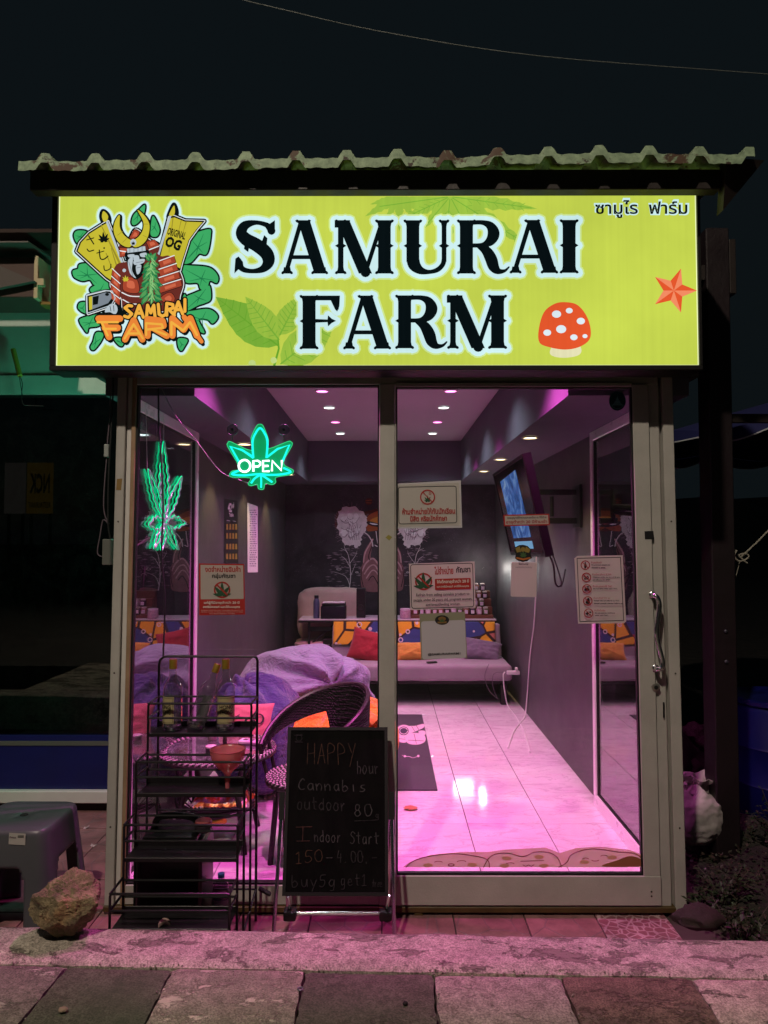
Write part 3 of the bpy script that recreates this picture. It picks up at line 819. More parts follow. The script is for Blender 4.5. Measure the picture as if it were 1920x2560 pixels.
# the samurai emblem
LGm = facemap(SY, 160, 480, .25316)
S_ = lambda n, c, s=1.0: signmat('emblem_' + n, c, s, .02)
eB, eG, eGd, eY, eYd, eR, eRd, eRl, eS, eSl, eW, eO, eO2 = S_('black', '#101716', .8), S_('green', '#3fae66'), S_('green_dark', '#1f7d4a'), S_('gold', '#c9bd35'), S_('gold_dark', '#9a8d2b'), S_('red', '#a8462f'), S_('red_dark', '#6b2e27'), S_('red_light', '#d2694a'), S_('steel', '#7d8791'), S_('steel_light', '#b9c6ce'), S_('white', '#eef3f2'), S_('orange', '#f0893a'), S_('amber', '#f6b545')
greens = [lob([(100, 430), (130, 385), (220, 390), (250, 440), (170, 520), (125, 500)]), lob([(95, 830), (90, 780), (140, 760), (160, 715), (280, 710), (380, 760), (430, 870), (370, 930), (300, 920), (260, 870), (190, 880), (130, 860)]),
          lob([(270, 990), (280, 940), (430, 890), (470, 980), (380, 1030)]), lob([(140, 1140), (160, 1095), (230, 1100), (240, 1200), (190, 1190), (160, 1170)]), lob([(160, 1290), (170, 1250), (330, 1210), (400, 1230), (350, 1320), (250, 1340), (230, 1390), (190, 1340)]),
          lob([(265, 1530), (290, 1480), (320, 1390), (390, 1400), (370, 1470), (310, 1550), (280, 1560)]), lob([(500, 1450), (590, 1450), (580, 1520), (540, 1510)]),
          lob([(1180, 700), (1200, 560), (1260, 440), (1320, 400), (1440, 370), (1450, 430), (1430, 560), (1400, 620), (1340, 610), (1300, 650), (1250, 700)]), lob([(1150, 740), (1270, 730), (1440, 750), (1520, 830), (1510, 900), (1440, 880), (1410, 980), (1350, 960), (1320, 900), (1200, 890)]),
          lob([(1190, 1180), (1200, 1050), (1290, 1000), (1390, 960), (1440, 930), (1450, 1060), (1390, 1100), (1330, 1120)]), lob([(1190, 1200), (1300, 1170), (1440, 1160), (1520, 1230), (1470, 1300), (1420, 1260), (1330, 1260), (1390, 1390), (1330, 1370), (1250, 1290)]),
          lob([(1130, 1450), (1220, 1460), (1190, 1530), (1160, 1570), (1130, 1530)]), lob([(670, 300), (690, 230), (740, 180), (800, 130), (790, 220), (740, 300), (690, 330)]), lob([(860, 330), (880, 240), (920, 300), (945, 380), (920, 440), (860, 430)]),
          lob([(1170, 1080), (1190, 1010), (1215, 1060), (1200, 1110)])]
flagL = [(125, 590), (160, 500), (250, 405), (400, 310), (440, 290), (540, 540), (600, 720), (520, 800), (480, 900), (420, 860)]
flagR = [(1040, 250), (1090, 240), (1200, 285), (1390, 290), (1320, 370), (1240, 480), (1170, 700), (1150, 780), (930, 680), (960, 560), (1000, 400)]
hornL = smooth([(560, 240), (515, 300), (500, 390), (530, 480), (590, 540), (660, 555), (690, 500), (640, 470), (590, 420), (560, 350)], 4, True)
hornR = smooth([(735, 190), (800, 240), (850, 320), (850, 410), (820, 490), (760, 545), (700, 555), (690, 500), (750, 450), (790, 380), (790, 300)], 4, True)
body = lob([(480, 830), (530, 720), (640, 690), (700, 620), (860, 560), (960, 640), (1050, 640), (1130, 760), (1180, 900), (1150, 1020), (1120, 1120), (980, 1180), (620, 1180), (570, 1050), (470, 950)])
helm = lob([(550, 600), (560, 520), (640, 490), (700, 380), (760, 400), (850, 480), (930, 520), (950, 560), (920, 620), (840, 600), (620, 610)])
cleav = [(235, 1030), (420, 985), (490, 990), (520, 1060), (480, 1130), (240, 1210)]
TW = [('S', 610, 1165), ('A', 715, 1168), ('M', 830, 1170), ('U', 945, 1165), ('R', 1020, 1160), ('A', 1100, 1150), ('I', 1195, 1130)]
GR = {'S': [[(.9, .95), (.5, 1), (.1, .8), (.5, .55), (.9, .3), (.5, 0), (.05, .1)]], 'A': [[(0, 0), (.5, 1), (1, 0)], [(.2, .35), (.85, .35)]], 'M': [[(0, 0), (.12, 1), (.5, .35), (.85, 1), (1, 0)]], 'U': [[(0, 1), (.1, .15), (.5, 0), (.9, .15), (1, 1)]],
      'R': [[(.1, 0), (.1, 1)], [(.1, 1), (.8, .9), (.85, .6), (.1, .45)], [(.4, .45), (1, 0)]], 'I': [[(.3, 0), (.3, 1)]], 'F': [[(.3, 0), (.2, 1)], [(0, 1), (1, 1)], [(.2, .5), (.8, .5)]]}
def grf(ch, x, y, w_, h, sw, sk=0): return [q_ for l in GR[ch] for q_ in stroke([(x + w_ * px + sk * (1 - py), y + h * (1 - py)) for px, py in l], sw, 8)]
samu = sum([grf(ch, x, y - 30 - i * 4, 84 if ch != 'I' else 40, 118, 30) for i, (ch, x, y) in enumerate(TW)], [])
farm = grf('F', 360, 1265, 210, 180, 66, 40) + grf('A', 620, 1280, 170, 190, 62) + grf('R', 820, 1270, 210, 165, 62) + grf('M', 1055, 1262, 240, 170, 64, 30) + stroke([(1200, 1250, 50), (1370, 1490, 40)])
sil = greens + [flagL, flagR, hornL, hornR, body, helm, cleav, lob([(365, 250), (385, 185), (440, 225), (455, 300), (400, 320)]), lob([(1030, 235), (1085, 120), (1120, 200), (1100, 260), (1040, 260)]), lob([(400, 1240), (420, 1120), (560, 1110), (600, 1200), (520, 1250)])]
al = Art(LGm, start=2, step=.0005)
al.layer(HALO2, fat(sil + samu + farm, 52, 8)); al.layer(HALO, fat(sil + samu + farm, 40, 8))
al.layer(eB, fat(sil, 17, 6)); al.layer(eG, greens)
vein = []
for gp in greens:
    cx = sum(p[0] for p in gp) / len(gp); cy_ = sum(p[1] for p in gp) / len(gp)
    for k in range(0, len(gp), 9): vein += stroke([(cx, cy_, 10), ((gp[k][0] * .75 + cx * .25), (gp[k][1] * .75 + cy_ * .25), 3)], n=5)
al.layer(eGd, vein)
al.layer(eB, fat([flagL, flagR, body, helm, cleav], 24, 6)); al.layer(eW, fat([flagL, flagR, body, helm, cleav], 9, 6)); al.layer(eB, fat([flagL, flagR, body, helm, cleav], 2, 6)); flagL = [(355 + (x - 355) * .93, 560 + (y - 560) * .93) for x, y in flagL]; flagR = [(1160 + (x - 1160) * .92, 470 + (y - 470) * .93) for x, y in flagR]; al.layer(eY, [flagL, flagR])
al.layer(eYd, stroke([(370, 330, 8), (560, 720, 20)]) + stroke([(470, 560, 6), (520, 720, 14)]) + stroke([(1080, 260, 10), (1040, 600, 4)]) + stroke([(1210, 300, 10), (1180, 400, 3)]) + stroke([(1160, 290, 8), (1130, 420, 3)]) + stroke([(420, 610), (480, 760)], 8))
al.layer(eSl, stroke([(430, 300), (590, 730)], 22) + stroke([(1050, 250), (930, 640)], 24))
al.layer(eY, [lob([(380, 250), (395, 195), (440, 240), (430, 290), (400, 300)]), lob([(1045, 220), (1090, 140), (1100, 200), (1085, 240), (1050, 240)])])
al.layer(eB, hemp(400, 490, 95, -5, 7, .28, 0) + stroke([(230, 480), (300, 460)], 10) + stroke([(250, 440), (300, 520)], 12) + stroke(smooth([(235, 570), (255, 592), (300, 580)], 4), 11) + stroke([(330, 610), (400, 590)], 9) + stroke(smooth([(355, 580), (365, 660), (400, 670), (440, 640)], 4), 12) + stroke(smooth([(400, 735), (410, 780), (460, 765), (470, 720)], 4), 10)
         + [circle((403, 560), 9, 8)])
# flag R lettering
al.text(eB, 'ORIGINAL', 1025, 380, 1210, 455, .03, 17); al.text(eB, 'OG', 1005, 460, 1165, 570, .05, 20)
# armour
al.layer(eRd, [body, helm]); plates = []
for k in range(4):
    y = 770 + k * 75; plates.append([(490 - k * 6, y), (560, y + 70), (555, y + 130), (480 - k * 6, y + 55)])
    y2 = 640 + k * 78; plates.append([(940, y2 + 50 + k * 8), (1090 + k * 22, y2), (1110 + k * 20, y2 + 60), (960, y2 + 118 + k * 4)])
plates += [lob([(600, 870), (660, 850), (730, 880), (740, 1000), (600, 980)]), [(650, 470), (700, 380), (750, 400), (750, 470)], [(820, 500), (900, 480), (945, 530), (850, 570)], lob([(960, 1060), (1050, 1000), (1100, 1060), (1050, 1120)]), [(560, 560), (640, 560), (620, 640), (560, 650)]]
al.layer(eB, fat(plates, 5, 4)); al.layer(eR, plates); al.layer(eRl, [[(x * .5 + cx_ * .5, y * .5 + cy2 * .5) for x, y in p] for p in plates for cx_, cy2 in [(sum(q[0] for q in p) / len(p), sum(q[1] for q in p) / len(p))]])
al.layer(eW, sum([stroke([(485 - k * 6, 765 + k * 75), (562, 838 + k * 75)], 8) + stroke([(945, 690 + k * 82), (1095 + k * 22, 636 + k * 78)], 9) for k in range(4)], []) + stroke(smooth([(580, 1000), (660, 1035), (760, 1040)], 4), 10) + stroke(smooth([(590, 1070), (670, 1110), (770, 1115)], 4), 10) + stroke([(850, 580), (940, 545)], 10) + stroke([(560, 590), (620, 600)], 10))
# face, beard
al.layer(eB, [lob([(620, 600), (830, 580), (840, 650), (800, 700), (780, 830), (700, 870), (640, 740)])])
al.layer(eSl, [[(630, 570), (810, 545), (815, 590), (635, 612)], lob([(640, 630), (700, 625), (700, 655), (650, 655)]), lob([(760, 620), (820, 610), (820, 650), (770, 650)]), lob([(700, 640), (745, 640), (750, 690), (700, 690)]), lob([(640, 690), (690, 660), (680, 780), (720, 860), (660, 810)]), lob([(700, 690), (800, 670), (790, 710), (710, 730)]), lob([(720, 740), (770, 730), (760, 800), (730, 820)])])
al.layer(eS, stroke([(660, 560), (660, 608)], 6) + stroke([(700, 556), (700, 604)], 6) + stroke([(740, 550), (740, 600)], 6) + stroke([(780, 548), (780, 596)], 6) + stroke([(650, 700), (690, 840)], 6) + stroke([(720, 710), (790, 695)], 6) + stroke([(730, 760), (765, 752)], 6))
al.layer(eB, fat([hornL, hornR], 12, 6)); al.layer(eY, [hornL, hornR]); al.layer(eYd, stroke([(540, 440), (590, 400)], 5) + stroke([(590, 510), (630, 470)], 5) + stroke([(790, 440), (830, 460)], 5) + stroke([(800, 330), (840, 330)], 5))
al.layer(eSl, [circle((695, 510), 30, 12, 34)]); al.layer(eB, hemp(695, 530, 34, 0, 7, .3, 0))
# plant in the fist, cleaver, badge
buds = []
for k in range(34):
    y = 660 + k * 12.2; sp = 22 + (k * 3.1 if k < 24 else 75)
    for sg in (-1, 0, 1): buds.append(leafpoly(870 + sg * sp * .35 + random.uniform(-12, 12), y, 90 + sg * -random.uniform(35, 70) if k > 3 else -90 + sg * 40, random.uniform(60, 100) * (.6 + k / 60), random.uniform(16, 24), 5))
al.layer(eGd, fat(buds, 4, 5)); al.layer(S_('bud_green', '#58a05a'), buds[::2]); al.layer(S_('bud_light', '#8cc67c'), [leafpoly(p[0][0], p[0][1], random.uniform(40, 140), 60, 12, 4) for p in buds[1::3]])
al.layer(eSl, outline(cleav, 9)); al.layer(eS, [[(265, 1050), (420, 1005), (480, 1015), (485, 1060), (450, 1110), (270, 1180)]]); al.layer(eB, [[(300, 1050), (360, 1035), (350, 1120), (300, 1130)], circle((440, 1025), 20, 12, 15)]); al.layer(eY, [[(262, 1050), (295, 1042), (295, 1170), (265, 1180)]])
al.layer(eY, hemp(625, 890, 55, -5, 7, .3, 0)); al.layer(eSl, [lob([(420, 1200), (440, 1150), (480, 1120), (530, 1130), (545, 1180), (520, 1220), (470, 1200)]), circle((610, 790), 18, 10)]); al.layer(eB, stroke([(470, 1140), (480, 1190)], 6) + stroke([(505, 1135), (510, 1190)], 6))
al.layer(eB, fat(samu + farm, 14, 6) + [[(x + 14, y + 26) for x, y in p] for p in farm]); al.layer(eO2, samu); al.layer(eO, farm)
al.layer(eO2, [p for p in grf('F', 350, 1300, 200, 130, 22, 40) + grf('A', 615, 1320, 180, 140, 22) + grf('R', 805, 1310, 220, 115, 22) + grf('M', 1045, 1300, 250, 125, 24, 30)])
al.build('emblem', sign)

# ------------------------------------------------------------------ corrugated roof
m, t, b = newmat('roof_sheet'); v = t.coords()
f = t.noise(v, 7, 9, .7, .4); g = t.noise(v, 28, 6, .65)
c = t.ramp(g, [(.3, srgb('#5c6f58')), (.7, srgb('#92a886'))])
k = t.ramp(f, [(.565, (0, 0, 0)), (.60, (1, 1, 1))]); c = t.mix(k, c, srgb('#46311f'))
k3 = t.ramp(t.noise(v, 16, 6, .7), [(.60, (0, 0, 0)), (.64, (1, 1, 1))]); c = t.mix(k3, c, srgb('#2e1d12'))
t.link(c, b.inputs['Base Color']); b.inputs['Roughness'].default_value = .7; t.link(t.bump(g, .004, .6), b.inputs['Normal'])
roof = thing('corrugated_roof', (0, -.42, 3.2), 'rusty pale green corrugated roof sheets projecting over the lightbox', 'roof')
ribs = [92.6 + 128.8 * k for k in range(-1, 16)]
RY = -.42
LIP = .040
RZ0 = P(960, 396, RY).z
BZ1, BZ0 = P(960, 424, -.345).z, P(960, 474, -.345).z
def roof_z(x, y):
    z0 = RZ0 + .0035 * math.sin(x * 2.1) + .010 * x / 1.5
    pitch_ = .2095; x_r = (x + 1.422) / pitch_; fr_ = (x_r - round(x_r)) * pitch_; a_ = abs(fr_)
    h = .033 * max(0, min(1, (.036 - a_) / .019))
    n_ = .004 * nz(x * 6, 2, 1, 3) * max(0, 1 - (y - RY) / .3)
    return z0 + h + .002 * math.sin(fr_ * 90) * (a_ > .05) + n_ + (y - RY) * .06
def rsheet(x0, x1, dz=0):
    mb = MB(); pts = []
    x = x0
    while x < x1: pts.append(x); x += .0105
    pts.append(x1)
    ysl = [RY - .0005, RY, RY + .02, RY + .07, RY + .15, .4, 2.5, 5.9]
    for s_ in (0, 1):
        b0 = len(mb.v)
        for y in ysl:
            for x in pts: mb.v.append(Vector((x, y + (-.004 if y < RY else 0) + (.006 * nz(x * 5, 0, 1, 9) + .012 * (nz(x * 1.7, 3, 1, 5))) * (y < RY + .05), roof_z(x, y) + dz + (.0022 if s_ else 0) - (LIP + .006 * nz(x * 3, 7, 1, 2) if y < RY else 0))))
        W_ = len(pts)
        for j in range(len(ysl) - 1):
            for i in range(W_ - 1): mb.face((j * W_ + i, j * W_ + i + 1, (j + 1) * W_ + i + 1, (j + 1) * W_ + i), b0)
    W_ = len(pts); n2 = W_ * len(ysl)
    for i in range(W_ - 1): mb.face((i, i + 1, n2 + i + 1, n2 + i), 0)
    return mb
for k, (x0, x1) in enumerate(((-1.53, -.52), (-.60, .43), (.35, 1.53))): rsheet(x0, x1, .0024 * k).build('roof_sheet', MATS['roof_sheet'], roof, smooth=True, ang=30, fix=False)
mb = MB(); mb.bevbox((-1.52, -.345, BZ0), (1.42, -.285, BZ1), .003); mb.build('beam', BROWN, roof)
mb = MB(); mb.bevbox((-1.5, -.05, BZ0), (-1.45, 5.6, BZ1 - .01), .003); mb.bevbox((1.39, -.05, BZ0), (1.44, 5.6, BZ1 - .01), .003); mb.build('purlin', BROWN, roof)
mb = MB(); mb.add([(1.42, -.40, BZ1 + .02), (1.60, -.36, BZ1 + .03), (1.44, -.32, BZ0 - .08), (1.42, -.34, BZ1 + .02), (1.60, -.30, BZ1 + .03), (1.44, -.26, BZ0 - .08)], [(0, 1, 2), (5, 4, 3), (0, 3, 4, 1), (1, 4, 5, 2), (2, 5, 3, 0)]); mb.build('end_plate', BROWN, roof)

# ------------------------------------------------------------------ post and steel to the right
post = thing('steel_post', (1.80, .57, -.1), 'dark reddish-brown square post standing right of the shop front', 'post')
mb = MB(); mb.bevbox((1.735, .50, -.1), (1.86, .64, 3.36), .006); mb.build('shaft', mat('post_brown', '#1a1014', .5, 0, .3, 4, .002, 40), post)
mb = MB(); mb.box((1.352, .52, 3.08), (1.734, .60, 3.16)); mb.box((1.862, .52, 2.30), (5.5, .56, 2.345)); mb.build('cross_bar', BROWN, post)
mb = MB(); mb.bevbox((1.865, .51, 3.0), (1.90, .6, 3.3), .003); mb.build('bracket', BROWN, post)
for z in (1.18, 1.02):
    mb = MB(); mb.lathe([(.010, 0), (.010, .006), (.005, .01)], (1.80, .50, z), 10, Matrix.Rotation(R(90), 4, 'X')); mb.build('bolt', mat('bolt_grey', '#3f4248', .5, .5), post)

# ------------------------------------------------------------------ neighbouring shop to the left
NYB = 1.26
nb = thing('neighbouring_shop', (-3.4, NYB, 0), 'neighbouring shop on the left with pale wall over a dark window and blue lower panel', 'building')
zt = P(60, 743, NYB).z; zb = P(60, 986, NYB).z; z1 = P(60, 1838, NYB).z; z2 = P(60, 1850, NYB).z; z3 = P(60, 1861, NYB).z; z4 = P(60, 1970, NYB).z; z5 = P(60, 2000, NYB).z
NW = mat('neighbour_wall', '#b3b9b0', .8, 0, .13, 2.2, .004, 18)
mb = MB(); mb.box((-6.5, NYB, zb + .12), (-1.36, NYB + .12, 3.6)); mb.box((-6.5, NYB - .018, zb), (-1.36, NYB + .12, zb + .119)); mb.build('wall', NW, nb)
mb = MB(); mb.box((-6.5, NYB - .02, z2 + .0), (-1.37, NYB + .02, z1)); mb.box((-6.5, NYB - .02, z4), (-1.37, NYB + .02, z3)); mb.build('blue_panel', mat('blue_panel', '#0d1450', .4, 0, .15, 3), nb)
mb = MB(); mb.box((-6.5, NYB - .025, z3), (-1.37, NYB + .02, z2)); mb.build('trim', mat('trim_grey', '#55534f', .5), nb)
mb = MB(); mb.bevbox((-6.5, NYB - .06, z5), (-1.37, NYB + .06, z4 - .001), .004); mb.build('sill', ALU2, nb)
mb = MB(); mb.box((-6.5, NYB + .0, -.05), (-1.37, NYB + .08, z5 - .001)); mb.build('plinth', mat('plinth_dark', '#2a2223', .8), nb)
mb = MB(); mb.box((-6.5, NYB + .01, z1), (-1.37, NYB + .016, zb)); mb.build('window_pane', glassmat('neighbour_glass', .10, (.45, .45, .45), .01, 0, .6), nb)
mb = MB(); mb.box((-6.6, 3.4, -.05), (-1.5, 3.5, 3.2)); mb.box((-6.6, NYB + .13, -.06), (-1.5, 3.4, -.03)); mb.box((-6.6, NYB + .13, 3.2), (-1.5, 3.5, 3.25)); mb.box((-6.7, NYB + .13, -.05), (-6.61, 3.5, 3.2)); mb.box((-1.49, NYB + .13, -.05), (-1.42, 3.5, 3.2)); mb.build('room', mat('room_dark', '#14100f', .9), nb)
# signboard / awning box
ab = thing('awning_box', (-2.4, .7, 2.9), 'brown awning box with pale end cap over the neighbouring shop', 'awning')
p0, p1 = P(-60, 643, .62), P(90, 743, .62)
mb = MB(); mb.bevbox((-4.5, .62, p1.z), (p1.x - .012, .9, p0.z), .004); mb.build('box', mat('awning_brown', '#4f3d37', .6, 0, .15, 2), ab)
mb = MB(); mb.bevbox((p1.x - .011, .61, p1.z - .01), (p1.x + .012, .91, p0.z + .004), .003); mb.bevbox((p1.x + .0125, .60, p1.z + .06), (p1.x + .05, .63, p1.z + .10), .003) ; mb.build('end_cap', mat('end_cap', '#bdb08c', .5, 0, .1, 5), ab)
mb = MB(); mb.bevbox((p1.x + .0, .66, p1.z - .03), (p1.x + .11, .74, p1.z - .011), .003); mb.build('bracket', mat('bracket_ochre', '#8a6b2e', .6, 0, .2, 8), ab)
mb = MB(); mb.add([(-4.5, .50, p0.z + .03), (p1.x + .0, .52, p0.z + .05), (p1.x + .02, .9, p0.z + .07), (-4.5, .9, p0.z + .06), (-4.5, .50, p0.z + .022), (p1.x + .0, .52, p0.z + .042), (p1.x + .02, .9, p0.z + .062), (-4.5, .9, p0.z + .052)], [(0, 1, 2, 3), (7, 6, 5, 4), (0, 4, 5, 1), (1, 5, 6, 2), (2, 6, 7, 3), (3, 7, 4, 0)]); mb.build('flashing', mat('flashing', '#6f6a66', .6, .3, .2, 6), ab)
# eaves of the neighbour, lengthened, plus an added board, to block lamp light
ev = thing('eaves', (-3, .4, 3.2), 'dark tiled eaves of the neighbouring shop above the awning box, with an added light-blocking board', 'roof')
mb = MB()
for k in range(5):
    y = .55 + k * .24; z = 3.36 + k * .07
    mb.box((-4.6, y, z), (-1.37, y + .25, z + .02))
mb.box((-1.62, .56, 2.93), (-1.37, .60, 3.359)); mb.build('roof_and_light_block', mat('eave_brown', '#30241f', .85, 0, .2, 4), ev)  # the upright board is added to keep stray lamp light off the wall
mb = MB(); mb.add([(-1.95, .58, 3.10), (-2.5, .58, 3.34), (-2.5, .58, 2.99), (-1.95, .61, 3.10), (-2.5, .61, 3.34), (-2.5, .61, 2.99)], [(0, 1, 2), (5, 4, 3), (0, 3, 4, 1), (1, 4, 5, 2), (2, 5, 3, 0)]); mb.build('bracket', mat('eave_grey', '#57504c', .8), ev)
# hanging tube with its cord
ht = thing('hanging_tube', P(32, 874, 1.2), 'yellowish tube with a thin cord, hanging askew on the green-lit wall', 'tube')
mb = MB(); mb.tube([P(33, 874, 1.2), P(50, 940, 1.15)], .016, 12); mb.build('tube', mat('tube_yellow', '#b59a3c', .5), ht)
mb = MB(); mb.tube(smooth([P(50, 940, 1.15), P(56, 960, 1.16), P(54, 985, 1.18), P(58, 1010, 1.18), P(75, 1014, 1.2), P(110, 1015, 1.2)], 5), .0025, 6); mb.tube(smooth([P(48, 940, 1.15), P(52, 965, 1.16), P(56, 990, 1.18)], 5), .0025, 6); mb.build('cord', GASKET, ht)

# ------------------------------------------------------------------ across the road, seen as reflections: billboards, street lamp
bb = thing('billboard', (-8.6, -15, 2.4), 'yellow restaurant billboard across the road, mirrored in the dark window', 'billboard')
YB_ = emit('billboard_yellow', '#8f7325', .22); YK = emit('billboard_dark', '#1c1612', .3)
def bmap(u, v_, h): return Vector((-9.72 - u * .7, -15 + .06 + h, 3.9 - v_ * 1.4))   # seen from the shop side: u runs to the viewer's right there
mb = MB(); mb.box((-10.45, -15, 2.45), (-9.70, -14.95, 3.93)); mb.build('board', YB_, bb)
a_ = Art(bmap, .004); a_.text(YK, 'NCK', .08, .2, .92, .62, .03); a_.text(YK, 'RESTAURANT', .05, .8, .95, .92, .02); a_.build('lettering', bb)
for x in (-10.35, -9.8): mb = MB(); mb.tube([(x, -15.05, -.1), (x, -15.05, 2.6)], .05); mb.build('leg', BROWN, bb)
bb2 = thing('billboard', (-10, -15, 2.4), 'pale poster billboard across the road beside the yellow one', 'billboard')
mb = MB(); mb.box((-11.1, -15, 2.45), (-10.50, -14.95, 3.93)); mb.build('board', emit('billboard_pale', '#55504c', .5), bb2)
for x in (-11.0, -10.6): mb = MB(); mb.tube([(x, -15.05, -.1), (x, -15.05, 2.6)], .05); mb.build('leg', BROWN, bb2)
sl = thing('street_lamp', (-1.9, -6.2, 0), 'street lamp on a tall pole on the far side of the road behind the camera', 'street lamp')
mb = MB(); mb.tube([(-1.9, -6.2, -.1), (-1.9, -6.2, 7.4), (-1.8, -6.0, 7.7), (-1.5, -5.2, 7.85)], [.07, .05, .04, .03], 12); mb.build('pole', mat('lamp_pole', '#6c6f70', .5, .5), sl)
mb = MB(); mb.bevbox((-1.62, -5.35, 7.82), (-1.38, -4.85, 7.92), .02); mb.build('lamp_head', mat('lamp_head', '#808384', .5, .3), sl)
mb = MB(); mb.box((-1.58, -5.3, 7.805), (-1.42, -4.9, 7.818)); mb.build('lamp_glass', emit('street_lamp_glass', (1, .85, .62), 25), sl)
L = bpy.data.lights.new('lamp', 'SPOT'); L.energy = 2000; L.color = (1.0, .86, .70); L.shadow_soft_size = .12; L.spot_size = R(150); L.spot_blend = .5
lo = bpy.data.objects.new('lamp', L); COL.objects.link(lo); lo.location = Vector((-1.5, -5.1, 7.78)) - sl.location; lo.parent = sl; lo.rotation_euler = (R(25), 0, R(-8))
# ================================================================== things inside the shop
def fabric(name, col, var=.1, bumpd=.0012, bs=260, vs_=6, sheen=.3, rough=.9):
    m, t, b = newmat(name); v = t.coords(); c = srgb(col)
    f = t.noise(v, vs_, 6, .6); g = t.noise(v, bs, 3, .6)
    cc = t.ramp(f, [(.3, tuple(x * (1 - var) for x in c)), (.7, tuple(min(1, x * (1 + var)) for x in c))])
    cc = t.mix(.35, cc, t.ramp(g, [(.3, (.5,) * 3), (.7, (1,) * 3)]), 'MULTIPLY')
    t.link(cc, b.inputs['Base Color']); b.inputs['Roughness'].default_value = rough; b.inputs['Sheen Weight'].default_value = sheen
    t.link(t.bump(g, bumpd, .8), b.inputs['Normal']); return m
def foldy(name, col, *a, **k):
    m = fabric(name, col, *a, **k); t = NT(m); b = m.node_tree.nodes['Principled BSDF']; v = t.coords((1, 1, 1.6)); f = t.noise(v, 5.5, 5, .55, 2.2); g = t.noise(v, 17, 4, .6, 1.2)
    old = b.inputs['Normal'].links[0].from_socket; t.link(t.bump(t.mix(.3, f, g), .055, .8, old), b.inputs['Normal']); return m
F_GREY = fabric('sofa_fabric', '#9a8d96', .08); F_BAG = foldy('beanbag_fabric', '#8d90a8', .08); F_DENIM = foldy('denim', '#3d3a72', .2)
F_RED = fabric('red_velvet', '#a01d2c', .15); F_ORG = foldy('orange_fabric', '#f09a24', .08); F_YEL = fabric('yellow_fabric', '#d79a3c', .1); F_PINKB = fabric('beige_cover', '#cdb0a6', .06)

def pillow(name, c, sx, sy, sz, m_, label, rot=(0, 0, 0), crease=1.0, seed=0, cat='cushion', group=None):
    th = Vector(c); M_ = Euler(rot).to_matrix(); mb = MB()
    def side(sg):
        def fn(u, v_):
            x, y = u * 2 - 1, v_ * 2 - 1
            k = (1 - abs(x) ** 2.6) * (1 - abs(y) ** 2.6); k = max(0, k) ** .5
            pin = 1 - .09 * (1 - abs(y)) * abs(x) ** 3 - .02
            px_ = x * (1 - .07 * (1 - y * y) * abs(x)) * sx; py_ = y * (1 - .07 * (1 - x * x) * abs(y)) * sy
            n_ = crease * (.06 * noise.noise(Vector((x * 3 + seed, y * 3, sg))) + .035 * noise.noise(Vector((x * 8 + seed, y * 8, sg + 4))))
            return M_ @ Vector((px_, py_, sg * (k * sz * (1 + n_ * 4) + .003))) + th
        return fn
    mb.grid(side(1), 26, 26); mb.grid(side(-1), 26, 26)
    r_ = [(k / 26, 0) for k in range(26)] + [(1, k / 26) for k in range(26)] + [(1 - k / 26, 1) for k in range(26)] + [(0, 1 - k / 26) for k in range(26)]
    b0 = len(mb.v)
    for u, v_ in r_: mb.v.append(Vector(side(1)(u, v_))); mb.v.append(Vector(side(-1)(u, v_)))
    n = len(r_)
    for i in range(n): j = (i + 1) % n; mb.face((2 * i, 2 * j, 2 * j + 1, 2 * i + 1), b0)
    o = mb.build(name, m_, None, th, smooth=True, ang=80); return tag(o, label, cat, group)

def blob(c, sx, sy, sz, fn=None, nu=72, nv=40, e=2.4, M_=None):
    """soft rounded heap standing on z=c.z"""
    mb = MB(); c = Vector(c)
    def f(u, v_):
        a = 2 * PI * u; p = PI * (v_ - .5); ca, sa, cp, sp = math.cos(a), math.sin(a), math.cos(p), math.sin(p)
        q = 2 / e; s_ = lambda x: math.copysign(abs(x) ** q, x)
        d = Vector((s_(ca) * s_(cp), s_(sa) * s_(cp), s_(sp)))
        k = fn(d, u, v_) if fn else 1
        z = d.z * k; z = (z + 1) / 2
        return Vector((d.x * k * sx, d.y * k * sy, max(0, z) * sz)) + c
    mb.grid(f, nu, nv, True); return mb

# sofa ---------------------------------------------------------------
sofa = thing('sofa', (.4, 4.35, 0), 'low grey fabric sofa bed standing across the back of the room', 'sofa')
def soft(a, b_, r, seed=0, amp=.006):
    mb = MB(); mb.bevbox(a, b_, r, seg=5)
    bm = bmesh.new(); vs_ = [bm.verts.new(v) for v in mb.v]
    for f in mb.f: bm.faces.new([vs_[i] for i in f])
    bmesh.ops.subdivide_edges(bm, edges=[e for e in bm.edges if e.calc_length() > .12], cuts=12, use_grid_fill=True)
    bm.normal_update()
    for v in bm.verts: v.co += v.normal * amp * 2 * noise.noise(v.co * 5 + Vector((seed, 0, 0)))
    bm.verts.index_update(); o = MB(); o.v = [v.co.copy() for v in bm.verts]; o.f = [[v.index for v in f.verts] for f in bm.faces]; o.m = [0] * len(o.f); bm.free(); return o
SX0, SX1 = -.60, 1.27
soft((SX0, 3.96, .245), (SX1, 4.62, .405), .045).build('seat', F_GREY, sofa, smooth=True, ang=60)
so = soft((SX0, 0, 0), (SX1, .13, .40), .045, 3); Mb = Matrix.Translation((0, 4.60, .36)) @ Matrix.Rotation(R(-12), 4, 'X')
so.v = [Mb @ v for v in so.v]; so.build('backrest', F_GREY, sofa, smooth=True, ang=60)
mb = MB(); mb.box((SX0 + .02, 4.04, .205), (SX1 - .02, 4.60, .244)); mb.build('base_frame', mat('sofa_base', '#120d10', .6), sofa)
